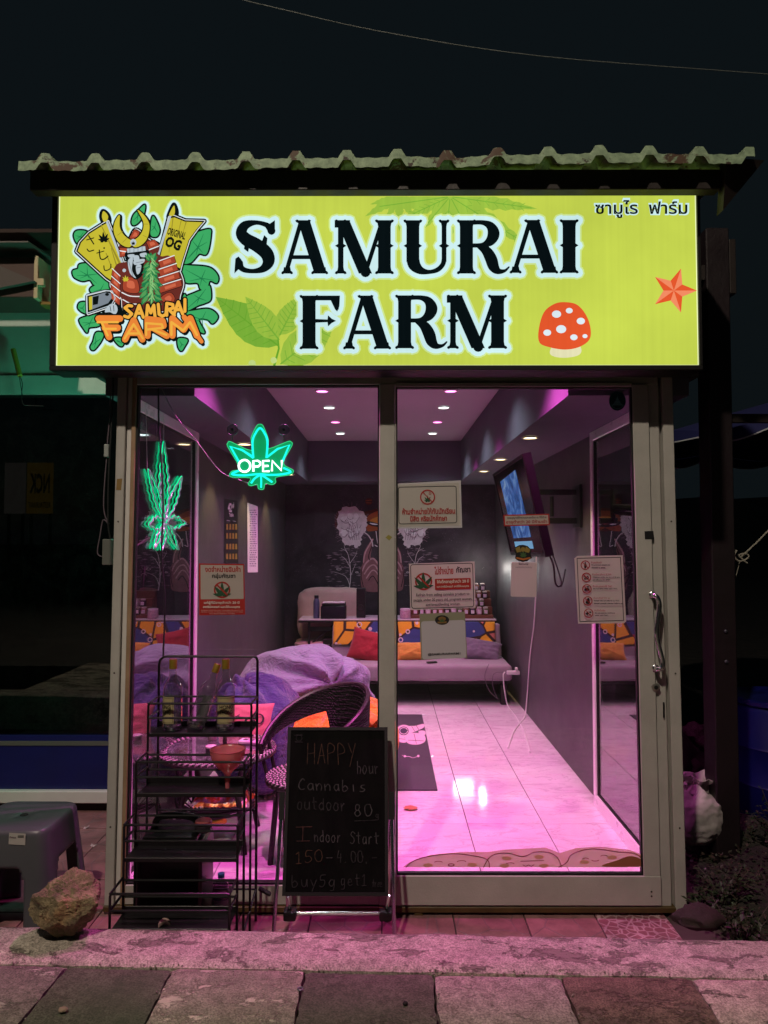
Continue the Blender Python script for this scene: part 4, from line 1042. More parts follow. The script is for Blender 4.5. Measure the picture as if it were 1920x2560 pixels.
for x in (SX0 + .05, SX1 - .11):
    for y in (4.02, 4.55):
        mb = MB(); mb.bevbox((x, y, 0), (x + .065, y + .06, .204), .004); mb.build('leg', mat('sofa_leg', '#1a1216', .5), sofa)
# blanket over the sofa back: bright yellow throw with a plain blue and white pattern
m, t, b = newmat('throw_print'); v = t.coords((1, .0, 1)); vo = t.add('ShaderNodeTexVoronoi'); vo.inputs['Scale'].default_value = 8.5; t.link(v, vo.inputs['Vector'])
dd = vo.outputs['Distance']; cc = t.ramp(dd, [(.0, srgb('#1d1a20')), (.10, srgb('#1d1a20')), (.11, srgb('#e9dfe2')), (.24, srgb('#e9dfe2')), (.25, srgb('#3b2c22')), (.29, srgb('#3b2c22')), (.30, srgb('#e59a1f')), (1, srgb('#e59a1f'))])
t.t.nodes.remove(cc.node) if False else None
vo2 = t.add('ShaderNodeTexVoronoi', feature='F1'); vo2.inputs['Scale'].default_value = 4.3; t.link(v, vo2.inputs['Vector'])
sel = t.ramp(vo2.outputs['Color'], [(.0, srgb('#f2b52a')), (.62, srgb('#f2b52a')), (.63, srgb('#3a4a86')), (.78, srgb('#3a4a86')), (.79, srgb('#c9776b')), (1, srgb('#c9776b'))])
sel.node.color_ramp.interpolation = 'CONSTANT'
ve = t.add('ShaderNodeTexVoronoi', feature='DISTANCE_TO_EDGE'); ve.inputs['Scale'].default_value = 4.3; t.link(v, ve.inputs['Vector'])
ln = t.ramp(ve.outputs['Distance'], [(.03, (1, 1, 1)), (.05, (0, 0, 0))])
ring = t.ramp(dd, [(.0, (0, 0, 0)), (.17, (0, 0, 0)), (.18, (1, 1, 1)), (.25, (1, 1, 1)), (.26, (0, 0, 0))])
cc = t.mix(ln, sel, srgb('#35241c')); cc = t.mix(ring, cc, srgb('#e0d3d2'))
t.link(cc, b.inputs['Base Color']); b.inputs['Roughness'].default_value = .9; b.inputs['Sheen Weight'].default_value = .3
t.link(t.bump(t.noise(t.coords(), 160, 3), .001), b.inputs['Normal'])
def throw(x0, x1, lo_, label):
    mb = MB(); nrm = Matrix.Rotation(R(-12), 3, 'X')
    def fn(u, v_):
        x = x0 + (x1 - x0) * u; s_ = v_ * (lo_ + .13 + .2)
        if s_ < lo_: p = Vector((0, -.012, .41 - lo_ + s_))
        elif s_ < lo_ + .13: p = Vector((0, -.012 + (s_ - lo_) * 1.12, .412))
        else: p = Vector((0, .145, .41 - (s_ - lo_ - .13)))
        p = nrm @ p + Vector((x, 4.60, .36))
        return p + Vector((.004 * nz(u * 8, v_ * 8), -.007 * abs(nz(u * 7, v_ * 5, 1, 2)) - .002, .004 * nz(u * 9, v_ * 3, 1, 6)))
    mb.grid(fn, 60, 40); o = mb.build('throw_blanket', MATS['throw_print'], None, Vector((x0, 4.6, .4)), smooth=True, fix=False)
    sm = o.modifiers.new('thick', 'SOLIDIFY'); sm.thickness = .004
    return tag(o, label, 'blanket')
throw(-.585, 1.20, .25, 'yellow patterned throw blanket hanging over the back of the sofa')
pillow('cushion', (-.20, 4.36, .545), .19, .17, .06, F_RED, 'red cushion leaning on the yellow throw beside the centre mullion', (R(68), R(12), R(-8)), seed=2)
pillow('cushion', (.30, 4.40, .475), .20, .11, .075, F_YEL, 'yellow cushion lying on the sofa seat right of the red one', (R(50), 0, R(4)), seed=5)
pillow('cushion', (1.03, 4.42, .485), .20, .13, .07, fabric('grey_cushion', '#75687a', .1), 'grey cushion at the right end of the sofa', (R(48), R(10), R(-6)), seed=9)
# phone or remote on the seat
mb = MB(); mb.bevbox((-.05, -.02, 0), (.06, .025, .012), .004, Matrix.Translation((.46, 4.08, .412)) @ Matrix.Rotation(R(18), 4, 'Z')); tag(mb.build('remote_control', GASKET), 'black remote control lying on the sofa seat near its front edge', 'remote control')

# armchair behind the table
ac = thing('armchair', (-.62, 5.1, 0), 'beige high-backed padded chair against the back wall, left of the table', 'chair')
def acf(d, u, v_): return 1 + .05 * noise.noise(d * 2.2) + .03 * noise.noise(d * 6)
blob((-.66, 5.30, .44), .40, .13, .66, acf, e=4.5).build('backrest', F_PINKB, ac, smooth=True, ang=80)
blob((-.66, 5.10, .36), .40, .26, .16, acf, e=4.5).build('seat', F_PINKB, ac, smooth=True, ang=80)
for x in (-1.0, -.34):
    for y in (4.92, 5.32):
        mb = MB(); mb.bevbox((x, y, 0), (x + .035, y + .035, .37), .003); mb.build('leg', BLACKM, ac)

# folding table behind the sofa
tb = thing('folding_table', (.15, 4.95, 0), 'long white folding table with black edge and legs behind the sofa', 'table')
TX0, TX1, TY0, TY1, TZ = -.99, 1.24, 4.80, 5.28, .775
mb = MB(); mb.bevbox((TX0, TY0, TZ - .012), (TX1, TY1, TZ), .002); mb.build('tabletop', mat('table_white', '#c9c2c8', .28), tb)
mb = MB(); mb.bevbox((TX0 - .004, TY0 - .004, TZ - .036), (TX1 + .004, TY1 + .004, TZ - .013), .003); mb.build('edge', GASKET, tb)
for x in (TX0 + .10, TX1 - .13):
    for y in (TY0 + .05, TY1 - .08):
        mb = MB(); mb.bevbox((x, y, 0), (x + .028, y + .028, TZ - .037), .003); mb.build('leg', GASKET, tb)
    mb = MB(); mb.tube([(x + (.32 if x < 0 else -.30), TY0 + .09, TZ - .045), (x + .015, TY0 + .085, TZ - .30)], .011, 6); mb.build('brace', GASKET, tb)
mb = MB(); mb.bevbox((TX0 + .13, TY0 + .055, TZ - .14), (TX1 - .13, TY0 + .07, TZ - .09), .002); mb.build('stretcher', GASKET, tb)
# stereo under the table
ra = thing('amplifier', (-.45, 4.84, .32), 'black audio amplifier with knobs on a box under the table', 'amplifier')
mb = MB(); mb.bevbox((-.72, 4.84, .38), (-.30, 5.10, .55), .006); mb.build('case', GASKET, ra)
for x in (-.66, -.61, -.40, -.36):
    mb = MB(); mb.lathe([(.014, 0), (.012, .014)], (x, 4.84, .48), 14, Matrix.Rotation(R(90), 4, 'X')); mb.build('knob', mat('knob_grey', '#7b747c', .4, .5), ra)
mb = MB(); mb.bevbox((-.76, 4.80, 0), (-.26, 5.14, .379), .004); tag(mb.build('storage_box', mat('box_beige', '#b79d97', .8, 0, .1, 4)), 'pale low box under the table with the amplifier on top', 'box')

# things on the table --------------------------------------------------
fl = thing('flask', (-.80, 4.90, TZ), 'blue metal drinking flask standing at the left end of the table', 'bottle')
mb = MB(); mb.lathe([(.034, 0), (.036, .01), (.036, .17), (.034, .20), (.024, .222), (.022, .226)], (-.80, 4.92, TZ), 28); mb.build('body', mat('flask_blue', '#59607f', .3, .3), fl, smooth=True)
mb = MB(); mb.lathe([(.025, .227), (.025, .258), (.021, .262)], (-.80, 4.92, TZ), 24); mb.build('lid', mat('lid_dark', '#23222a', .4), fl, smooth=True)
bx = thing('cash_box', (-.60, 4.93, TZ), 'black glossy box with tissues showing along its top', 'box')
mb = MB(); mb.bevbox((-.745, 4.84, TZ), (-.455, 5.02, TZ + .15), .008); mb.build('case', mat('gloss_black', '#070708', .15), bx)
mb = MB(); mb.bevbox((-.735, 4.85, TZ + .152), (-.465, 5.01, TZ + .175), .006); mb.build('lid', GASKET, bx)
mb = MB()
for k in range(16): mb.bevbox((-.725 + k * .0157, 4.86 + random.uniform(0, .02), TZ + .176), (-.713 + k * .0157, 4.99, TZ + .185 + random.uniform(0, .006)), .002)
tag(mb.build('paper_tissue', mat('tissue', '#e9e4ea', .9), bx), kind='stuff')
sp = thing('loudspeaker', (-.29, 5.0, TZ), 'slim black tower on the table half hidden by the mullion', 'speaker')
mb = MB(); mb.bevbox((-.345, 4.95, TZ), (-.24, 5.06, TZ + .34), .008); mb.build('case', GASKET, sp)
mb = MB(); mb.lathe([(.035, 0), (.03, .006), (.012, .002)], (-.292, 4.95, TZ + .12), 20, Matrix.Rotation(R(90), 4, 'X')); mb.build('cone', mat('cone', '#19181a', .5), sp)
# display stand with rows of jars
JG = glassmat('jar_glass', .12, (.9, .88, .9), .02, 0, .9); JL = mat('jar_label', '#d8c9d4', .6); JC = mat('jar_cap', '#b9a9a4', .45)
SD = thing('display_stand', (.92, 5.0, TZ), 'stepped wooden display stand for jars on the right of the table', 'stand')
for k in range(4):
    mb = MB(); mb.bevbox((.28, 4.90 + k * .085, TZ + .0), (1.22, 4.98 + k * .085, TZ + .04 + k * .085), .003); mb.build('step', mat('stand_wood', '#6d4530', .5, 0, .15, 6), SD)
jarp = None
def jar(x, y, z, s_, fill, label):
    th = thing('jar', (x, y, z), label, 'jar', 'small labelled jars on the stepped stand'); h = .088 * s_; r = .030 * s_
    mb = MB(); mb.bevbox((x - r, y - r, z), (x + r, y + r, z + h * .78), .006); mb.build('body', fill, th, smooth=True, ang=50)
    mb = MB(); mb.bevbox((x - r * .8, y - r * .8, z + h * .785), (x + r * .8, y + r * .8, z + h), .004); mb.build('lid', JC, th)
    mb = MB(); mb.box((x - r * .62, y - r - .0015, z + h * .16), (x + r * .62, y - r - .0004, z + h * .62)); mb.build('label', JL, th)
    return th
fills = [mat('jar_amber', '#8a5a4a', .2), mat('jar_herb', '#5f6a48', .25), mat('jar_pale', '#b7a0a6', .2), mat('jar_dark', '#3b2c35', .2)]
ORD = ['first', 'second', 'third', 'fourth', 'fifth', 'sixth', 'seventh', 'eighth', 'ninth', 'tenth', 'eleventh', 'twelfth']
rw = ['bottom', 'second', 'third', 'top']
for k, (n, x0) in enumerate(((12, .33), (11, .37), (4, .93), (3, .99))):
    for i in range(n):
        jar(x0 + i * .073 + random.uniform(-.004, .004), 4.94 + k * .085, TZ + .041 + k * .085, 1, fills[(i * 7 + k * 3) % 4], f'labelled jar {ORD[i]} from the left in the {rw[k]} row of the stand')
# glass box with white things
gj = thing('glass_jar', (.215, 4.88, TZ), 'round clear jar of pinkish sweets left of the jar stand', 'jar')
mb = MB(); mb.lathe([(.058, 0), (.062, .01), (.062, .085), (.056, .095)], (.215, 4.90, TZ), 24); mb.build('body', mat('jar_pink', '#b99aa8', .2, 0, .3, 60), gj, smooth=True)
mb = MB(); mb.lathe([(.058, .096), (.058, .112), (.05, .116)], (.215, 4.90, TZ), 24); mb.build('lid', mat('jar_lid_clear', '#d8c8d2', .2), gj, smooth=True)
# small white lamp whose glare shows on the floor (it stands behind the code card)
lm = thing('table_lamp', (.95, 5.22, TZ), 'white lit panel lamp above the jars, behind the Refrain notice', 'lamp')
mb = MB(); mb.bevbox((.80, 5.275, 1.30), (1.02, 5.29, 1.345), .003); mb.bevbox((.80, 5.275, 1.19), (1.02, 5.29, 1.27), .003)
mb.build('light_panel', emit('panel_white', (.85, 1, .97), 14), lm)
mb = MB(); mb.bevbox((.78, 5.292, 1.17), (1.04, 5.31, 1.365), .004); mb.build('case', WHITEP, lm)
mb = MB(); mb.tube([(.91, 5.315, TZ), (.91, 5.315, 1.20)], .008, 8); mb.build('stand', WHITEP, lm)
L = bpy.data.lights.new('lamp', 'POINT'); L.energy = 4; L.color = (1, .93, .85); L.shadow_soft_size = .03
lo = bpy.data.objects.new('lamp', L); COL.objects.link(lo); lo.parent = lm; lo.location = Vector((1.13, 5.22, 1.34)) - lm.location
# desk lamp spot on the wall
# bean bags ------------------------------------------------------------
def bagf(knot, k1=9, amp=.06, seed=0.0):
    kn = Vector(knot).normalized()
    def fn(d, u, v_):
        n = d.normalized(); c = max(-1, min(1, n.dot(kn))); an = math.acos(c)
        a = n - kn * c; ref = kn.orthogonal().normalized(); bt = kn.cross(ref); ph = math.atan2(a.dot(bt), a.dot(ref)) if a.length > 1e-6 else 0
        w_ = math.exp(-an * 1.15)
        f = amp * w_ * (math.sin(ph * k1 + 2 * noise.noise(n * 2 + Vector((seed, 0, 0)))) + .6 * math.sin(ph * (k1 * 1.7) + 1.3)) * min(1, an * 4)
        k = 1 + f - .16 * math.exp(-(an / .16) ** 2) + .07 * math.exp(-((an) / .07) ** 2) + .05 * noise.noise(n * 1.8 + Vector((seed, 3, 0))) + .022 * noise.noise(n * 5 + Vector((seed, 9, 0)))
        return k
    return fn
b1 = blob((-1.0 + .33, 2.55, 0), .56, .50, .80, bagf((.45, -.70, .40), 7, .13, 2.0), 160, 90, 2.2)
bagA = thing('beanbag', (-.67, 2.55, 0), 'big pale grey slumped beanbag in front of the sofa', 'beanbag')
b1.build('bag', F_BAG, bagA, smooth=True, ang=180)
bagB = thing('beanbag', (-.85, 1.75, 0), 'blue denim beanbag with stitched seams behind the rattan table', 'beanbag')
blob((-.86, 1.50, .0), .31, .34, .76, bagf((-.3, -.2, .9), 6, .09, 7.0), 120, 70, 2.3).build('bag', F_DENIM, bagB, smooth=True, ang=180)
# seam stitches
mb = MB(); pts = [(-.86 + .30 * math.cos(a) , 1.50 - .345 * abs(math.sin(a)) * .99, .36 + .14 * math.sin(a * 1.0)) for a in [PI * k / 40 for k in range(41)]]
mb.tube(pts, .004, 6); mb.build('seam', mat('stitch', '#5a3d6e', .8), bagB)
bagC = thing('beanbag', (-.35, 2.0, 0), 'orange beanbag squashed flat beside the rattan chair', 'beanbag')
blob((-.34, 1.58, .0), .42, .36, .60, bagf((.1, -.2, .9), 7, .08, 11), 110, 60, 2.6).build('bag', F_ORG, bagC, smooth=True, ang=180)
pillow('cushion', (-.86, 1.06, .56), .17, .12, .05, fabric('coral_cushion', '#c26a72', .1), 'coral pink cushion printed with dark rings, lying on the denim beanbag', (R(60), 0, R(-4)), seed=20)
def cmap(u, v_, h):
    q = Euler((R(60), 0, R(-4))).to_matrix() @ Vector((u * .17, -v_ * .12, .055 * (max(0, (1 - abs(u) ** 2.6) * (1 - abs(v_) ** 2.6)) ** .5) * 1.10 + .006 + h))
    return Vector((-.86, 1.06, .56)) + q
CP = Art(cmap, .0006)
CP.layer(mat('print_dark', '#1c141c', .8), [q_ for p in ((.25, .1, .13), (.58, -.05, .16)) for q_ in stroke(circle((p[0], p[1]), p[2], 18, p[2] * 1.5) + [circle((p[0], p[1]), p[2], 18, p[2] * 1.5)[0]], .06, 5)] + stroke([(-.35, -.2), (-.25, -.1), (-.12, -.22)], .04, 5))
co = CP.build('printed_patch', None, Vector((-.86, 1.06, .56)))
cu = [o for o in COL.objects if o.get('label', '').startswith('coral pink')][0]; co.parent = cu; co.location = (0, 0, 0)

# dry leaf on the beanbag, small scrap on floor
mb = MB(); mb.grid(lambda u, v_: (-.12 + (u - .5) * .18 * math.sin(PI * (.1 + .8 * v_)), 1.30 + (v_ - .5) * .16, .50 + .03 * math.sin(u * 3) + .03 * math.sin(v_ * 5) + .01 * nz(u * 9, v_ * 9)), 14, 14)
tag(mb.build('dry_leaf', mat('dry_leaf', '#b77b2c', .8, 0, .3, 12), None, Vector((-.12, 1.3, .5)), smooth=True, fix=False), 'curled yellow dry leaf on the orange beanbag', 'leaf')
scr = thing('paper_scrap', (.155, 1.18, 0), 'small crumpled orange scrap on the floor by the black mat', 'litter')
mb = MB(); mb.add(*(lambda: ([(.15 + .045 * math.cos(a) * (1 + .4 * nz(a, 1, 2)), 1.17 + .03 * math.sin(a), .012 + .008 * nz(a * 3, 2, 1)) for a in [2 * PI * k / 18 for k in range(18)]] + [(.15, 1.17, .028)], [(k, (k + 1) % 18, 18) for k in range(18)]))()); mb.build('paper', mat('scrap', '#b0714e', .8), scr)

# rug with spaceman print
rug = thing('floor_mat', (.1, 2.5, 0), 'black floor mat printed with a pink spaceman', 'mat')
mb = MB(); mb.bevbox((-.34, 1.50, .001), (.34, 3.58, .010), .003); mb.build('mat', fabric('mat_black', '#2b2430', .12, .001, 300), rug)
rmp = lambda u, v_, h: (lambda p: Vector((p.x, p.y, .0105 + h)))(PZ(960 + u * .57866, 1560 + v_ * .57866, .011))
ra_ = Art(rmp, .0004); RP = mat('print_pink', '#d9b2c6', .8); RK = mat('print_ink', '#3a2a44', .8)
ra_.layer(RP, [circle((86, 462), 32, 20, 27), lob([(100, 445), (135, 440), (170, 432), (172, 446), (150, 458), (120, 470), (105, 480)]), lob([(95, 480), (130, 470), (172, 478), (178, 505), (150, 520), (110, 518), (92, 500)]), lob([(62, 486), (80, 484), (95, 500), (92, 512), (66, 508)]),
    lob([(150, 462), (176, 462), (178, 478), (155, 476)])])
ra_.layer(RK, [circle((85, 462), 22, 18, 19)] + stroke([(120, 443), (132, 462)], 2) + stroke([(140, 440), (150, 456)], 2) + stroke([(105, 502), (172, 505)], 2) + stroke([(130, 475), (140, 517)], 2) + stroke([(60, 495), (92, 498)], 2))
ra_.layer(RP, stroke(circle((85, 462), 17, 16, 14), 3, 5)); ra_.layer(RP, stroke([(78, 567), (88, 573), (110, 573), (125, 580), (148, 571)], 1.8, 5) + fat([circle((148, 571), 5, 8)], .2) + [circle((90, 572), 5, 8)])
ra_.build('print', rug)

# television on its arm ---------------------------------------------------
tv = thing('television', (.82, 1.1, 1.85), 'flat television tilted down on a swing arm from the right wall', 'television')
TL, TR_, BR_, BL_ = P(1234, 1185, 1.66), P(1301, 1127, .56), P(1386, 1388, .56), P(1279, 1387, 1.66)
TR_.z = TL.z + .01; TR_.x = TL.x; BR_ = TR_ + (BL_ - TL)
uN = (BL_ - TL).cross(TR_ - TL).normalized()
if uN.x > 0: uN = -uN          # the screen looks into the room
def qd(a, b_, c, d, t0, t1):
    mb = MB(); vs_ = [a + uN * t0, b_ + uN * t0, c + uN * t0, d + uN * t0, a + uN * t1, b_ + uN * t1, c + uN * t1, d + uN * t1]
    mb.add(vs_, [(0, 1, 2, 3), (7, 6, 5, 4), (0, 4, 5, 1), (1, 5, 6, 2), (2, 6, 7, 3), (3, 7, 4, 0)]); return mb
bil = lambda u, v_: (TL.lerp(TR_, u)).lerp(BL_.lerp(BR_, u), v_)
qd(TL, TR_, BR_, BL_, -.04, 0).build('back_cover', mat('tv_black', '#060506', .6, spec=.2), tv)
def tvr(u0, v0, u1, v1, a, b_): return qd(bil(u0, v0), bil(u1, v0), bil(u1, v1), bil(u0, v1), a, b_)
bz = MB()
for r_ in ((0, 0, 1, .03), (0, .96, 1, 1), (0, .03, .02, .96), (.98, .03, 1, .96)):
    q_ = tvr(*r_, .001, .008); bz.add(q_.v, q_.f)
bz.build('bezel', mat('bezel_gloss', '#120c0e', .3), tv)
m, t, b = newmat('tv_screen'); t.n.remove(b); v = t.coords((1.5, 3.5, 5)); f = t.noise(v, 1.6, 8, .62, 1.4)
e = t.add('ShaderNodeEmission'); t.link(t.ramp(f, [(.30, srgb('#2c3a5a')), (.48, srgb('#3f66ad')), (.6, srgb('#6d93cf')), (.72, srgb('#9bb1c9'))]), e.inputs[0]); e.inputs[1].default_value = .75
g = t.add('ShaderNodeBsdfGlossy'); g.inputs['Roughness'].default_value = .1; mx = t.add('ShaderNodeMixShader'); mx.inputs[0].default_value = .08
t.link(e.outputs[0], mx.inputs[1]); t.link(g.outputs[0], mx.inputs[2]); t.link(mx.outputs[0], t.n['Material Output'].inputs[0])
dk_ = mat('tv_dark_screen', '#0b090c', .12)
tvr(.02, .03, .98, .96, .001, .003).build('screen_glass', dk_, tv)
qd(bil(.20, .13), bil(.72, .10), bil(.74, .80), bil(.22, .80), .0035, .005).build('picture', MATS['tv_screen'], tv)
qd(bil(.22, .84), bil(.74, .84), bil(.74, .92), bil(.22, .92), .0035, .005).build('caption', emit('tv_caption', '#7fb0d8', .8), tv)
arm = MB(); tc = bil(.5, .5) - uN * .045; wp = Vector((1.345, 1.75, 1.93))
for dz in (.10, -.10): arm.bevbox((-.02, -.012, -.02), (.30, .012, .02), .003, Matrix.Translation((1.05, 1.70, 1.90 + dz)))
arm.tube([(1.06, 1.70, 2.02), (1.06, 1.70, 1.78)], .018, 10); arm.tube([(1.16, 1.70, 1.97), (1.16, 1.70, 1.83)], .014, 10)
arm.tube([(1.06, 1.70, 1.90), tc + Vector((.06, .12, 0))], .02, 8); arm.tube([(1.06, 1.70, 1.86), tc + Vector((.05, .1, -.05))], .014, 8)
arm.build('wall_arm', BLACKM, tv)
ap = MB(); ap.bevbox((1.33, 1.60, 1.75), (1.349, 1.80, 2.05), .003); ap.bevbox((tc.x + .0, 1.12, 1.75), (tc.x + .05, 1.42, 1.95), .004); ap.build('wall_plate', BLACKM, tv)
mb = MB(); mb.tube(smooth([bil(.7, .9) - uN * .06, Vector((1.06, 1.25, 1.52)), Vector((1.1, 1.35, 1.38)), Vector((1.2, 1.6, 1.36)), Vector((1.3, 1.9, 1.45))], 6), .006, 6); mb.tube(smooth([bil(.75, .8) - uN * .06, Vector((1.02, 1.12, 1.60)), Vector((1.12, 1.3, 1.42)), Vector((1.22, 1.7, 1.34))], 6), .004, 6); mb.build('cable', GASKET, tv)
# wall cable
wc = MB(); pts = [P(1341, 1395, 2.9), PX(1340, 1470, 1.335), PX(1335, 1560, 1.336), PX(1325, 1640, 1.336), PX(1318, 1740, 1.336), PX(1312, 1790, 1.30), PZ(1296, 1812, .006), PZ(1284, 1830, .006), PZ(1270, 1870, .006)]
pts[0] = PX(1341, 1392, 1.335)
wc.tube(smooth(pts, 8), .006, 6); tag(wc.build('wall_cable', WHITEP, None, Vector((1.3, 3.0, .5)), smooth=True), 'white cable hanging down the right wall below the television', 'cable')
ps = thing('power_strip', P(1290, 1680, 3.93), 'white extension socket with a plug hanging at the right end of the sofa', 'socket')
c_ = P(1282, 1682, 3.93); mb = MB(); mb.bevbox((c_.x - .06, 3.92, c_.z - .02), (c_.x + .07, 3.955, c_.z + .02), .006); mb.build('socket_box', WHITEP, ps)
mb = MB(); mb.bevbox((c_.x + .02, 3.91, c_.z + .021), (c_.x + .05, 3.94, c_.z + .055), .005); mb.build('plug', WHITEP, ps)
mb = MB(); pts = [P(1262, 1680, 3.92), P(1258, 1690, 3.90), P(1262, 1730, 3.9), P(1270, 1765, 3.9), PZ(1290, 1793, .006), PZ(1310, 1830, .006), PZ(1325, 1880, .006)]
mb.tube(smooth(pts, 8), .0065, 6); mb.build('cord', WHITEP, ps, smooth=True)
mb = MB(); pts = [P(1222, 1660, 3.95), P(1212, 1690, 3.92), P(1222, 1725, 3.92), P(1246, 1748, 3.92)]; mb.tube(smooth(pts, 6), .003, 5)
pts = [P(1262, 1680, 3.92), P(1235, 1684, 3.92), P(1232, 1715, 3.92), P(1243, 1745, 3.92)]; mb.tube(smooth(pts, 6), .003, 5); mb.build('thin_cord', mat('cord_grey', '#5b4f58', .6), ps)

# rattan table ---------------------------------------------------------------
m, t, b = newmat('rattan'); v = t.coords(); oi = t.noise(v, 90, 2)
t.link(t.ramp(oi, [(.35, srgb('#120b0d')), (.65, srgb('#2f2226'))]), b.inputs['Base Color']); b.inputs['Roughness'].default_value = .38
RT = MATS['rattan']
RTD = mat('rattan_dark', '#120b0d', .45, 0, .3, 50, .002, 140)
RTL = mat('rattan_light', '#b8a2ac', .35)
tx, ty, tz, tr = -.945, .72, .50, .325
rt = thing('rattan_table', (tx, ty, 0), 'round glass-topped rattan table with braided rim behind the wire rack', 'table')
def braid(cx, cy_, cz, r, n, rr, m_, parent, name, lean=.6, ln=.032, mats=None):
    mb = MB()
    for i in range(n):
        a = 2 * PI * i / n; mb.mi = i % 2 if mats else 0
        p = Vector((cx + r * math.cos(a), cy_ + r * math.sin(a), cz)); tn = Vector((-math.sin(a), math.cos(a), 0)); rd_ = Vector((math.cos(a), math.sin(a), 0))
        for sg in (1,):
            d = (tn * math.cos(lean) + rd_ * math.sin(lean) * (1 if i % 2 else 1)).normalized()
            mb.tube([p - d * ln + Vector((0, 0, -.004)), p - d * ln * .3 + Vector((0, 0, rr * .6)), p + d * ln * .3 + Vector((0, 0, rr * .6)), p + d * ln + Vector((0, 0, -.004))], [rr * .5, rr, rr, rr * .5], 6)
    o = mb.build(name, mats or m_, parent, smooth=True); tag(o, kind='stuff'); return o
for k_, (rr_, n_) in enumerate(((.008, 124), (.022, 118), (.036, 112), (.050, 106))): braid(tx, ty, tz + .001 - .0004 * k_, tr - rr_, n_, .0055, RT, rt, 'braided_rim', .7 if k_ % 2 else -.7, .011, [RT, RTL])
mb = MB(); mb.lathe([(tr - .075, -.02), (tr - .0, -.02), (tr + .004, -.008), (tr - .01, .0), (tr - .075, -.002)], (tx, ty, tz), 48, capb=False, capt=False); mb.build('rim', RTD, rt, smooth=True)
mb = MB(); mb.lathe([(0.0, .002), (tr - .055, .002), (tr - .052, .006), (tr - .055, .010), (.0, .010)], (tx, ty, tz), 48); mb.build('glass_top', glassmat('table_glass', .25, (.55, .5, .55), .9, .04, .8, 14), rt)
for k in range(4):
    a = R(45 + 90 * k); mb = MB(); mb.tube([(tx + (tr - .07) * math.cos(a), ty + (tr - .07) * math.sin(a), tz - .02), (tx + (tr - .12) * math.cos(a), ty + (tr - .12) * math.sin(a), .30), (tx + (tr - .05) * math.cos(a), ty + (tr - .05) * math.sin(a), .0)], .016, 10); mb.build('leg', RTD, rt, smooth=True)
mb = MB()
for k in range(3):
    mb.tube([(tx + (.22 - k * .004) * math.cos(2 * PI * i / 36), ty + (.22 - k * .004) * math.sin(2 * PI * i / 36), .235 - k * .02) for i in range(36)], .008, 6, closed=True)
for k in range(18): a = 2 * PI * k / 18; mb.tube([(tx + .218 * math.cos(a), ty + .218 * math.sin(a), .235), (tx + .1 * math.cos(a + .6), ty + .1 * math.sin(a + .6), .16), (tx, ty, .155)], .005, 5)
mb.build('basket_shelf', RTD, rt, smooth=True)
# things on / in the table
sb = MB()
def sbf(u, v_):
    x = (u - .5) * .32; y = (v_ - .5) * .2; k = (1 - abs(2 * u - 1) ** 5) * (1 - abs(2 * v_ - 1) ** 2)
    return (tx + .05 + x, ty - .06 + y, .235 + .075 * k + .03 * nz(u * 7, v_ * 6, 1, 3) * k + .012 * nz(u * 20, v_ * 18))
sb.grid(sbf, 40, 26)
m, t, b = newmat('foil_bag'); v = t.coords(); f = t.noise(v, 14, 5, .6, 1.2)
t.link(t.ramp(f, [(.42, srgb('#c9422a')), (.5, srgb('#e88a3a')), (.58, srgb('#c9b6b8')), (.66, srgb('#5a3552'))]), b.inputs['Base Color']); b.inputs['Roughness'].default_value = .35; b.inputs['Metallic'].default_value = .3
tag(sb.build('snack_bag', MATS['foil_bag'], None, Vector((tx + .05, ty - .06, .235)), smooth=True, fix=False), 'crumpled orange and silver foil snack bag in the basket shelf of the rattan table', 'snack bag')
bn = MB(); bn.tube(smooth([(tx - .04, ty - .20, .185), (tx + .02, ty - .205, .175), (tx + .10, ty - .20, .178)], 5), [.008] + [.014] * 9 + [.008], 8); tag(bn.build('banana', mat('banana', '#c79a2c', .5), None, Vector((tx, ty - .2, .18)), smooth=True), 'yellow banana lying under the snack bag', 'fruit')
bx_ = MB(); bx_.bevbox((-.075, -.03, 0), (.075, .03, .022), .006, Matrix.Translation((tx + .185, ty + .05, tz + .012)) @ Matrix.Rotation(R(-16), 4, 'Z')); cg = bx_.build('remote_control', mat('remote_pink', '#e9c9da', .35), None, Vector((tx + .185, ty + .05, tz + .012))); tag(cg, 'white remote control lying on the glass of the rattan table', 'remote control')
bt = MB()
for k in range(3): bt.bevbox((-.05 + k * .04, -.014, .0222), (-.025 + k * .04, .012, .0245), .001, Matrix.Translation((tx + .185, ty + .05, tz + .012)) @ Matrix.Rotation(R(-16), 4, 'Z'))
tag(bt.build('button', mat('button_grey', '#5d4b58', .5), cg), kind='stuff')
for (px_, py_, h, lab) in ((618 * .422 / .422, 0, 0, ''),): pass
def tin(x, y, r, h, m_, label):
    th = thing('tin', (x, y, tz + .011), label, 'tin'); mb = MB(); mb.lathe([(r * .96, 0), (r, .004), (r, h)], (x, y, tz + .011), 24); mb.build('body', m_, th, smooth=True, ang=40)
    mb = MB(); mb.lathe([(r + .001, h + .0005), (r + .001, h + .008), (r * .9, h + .010)], (x, y, tz + .011), 24); mb.build('lid', mat('tin_lid', '#d8b6c8', .3), th, smooth=True, ang=40)
q_ = P(536, 1857, .66); tin(q_.x, .58, .028, .035, mat('tin_dark', '#3a2a38', .4), 'small dark round tin with pale lid at the front of the rattan table glass')
tin(q_.x - .06, .86, .026, .02, mat('tin_mid', '#8a6676', .4), 'low pale tin at the back of the rattan table glass')
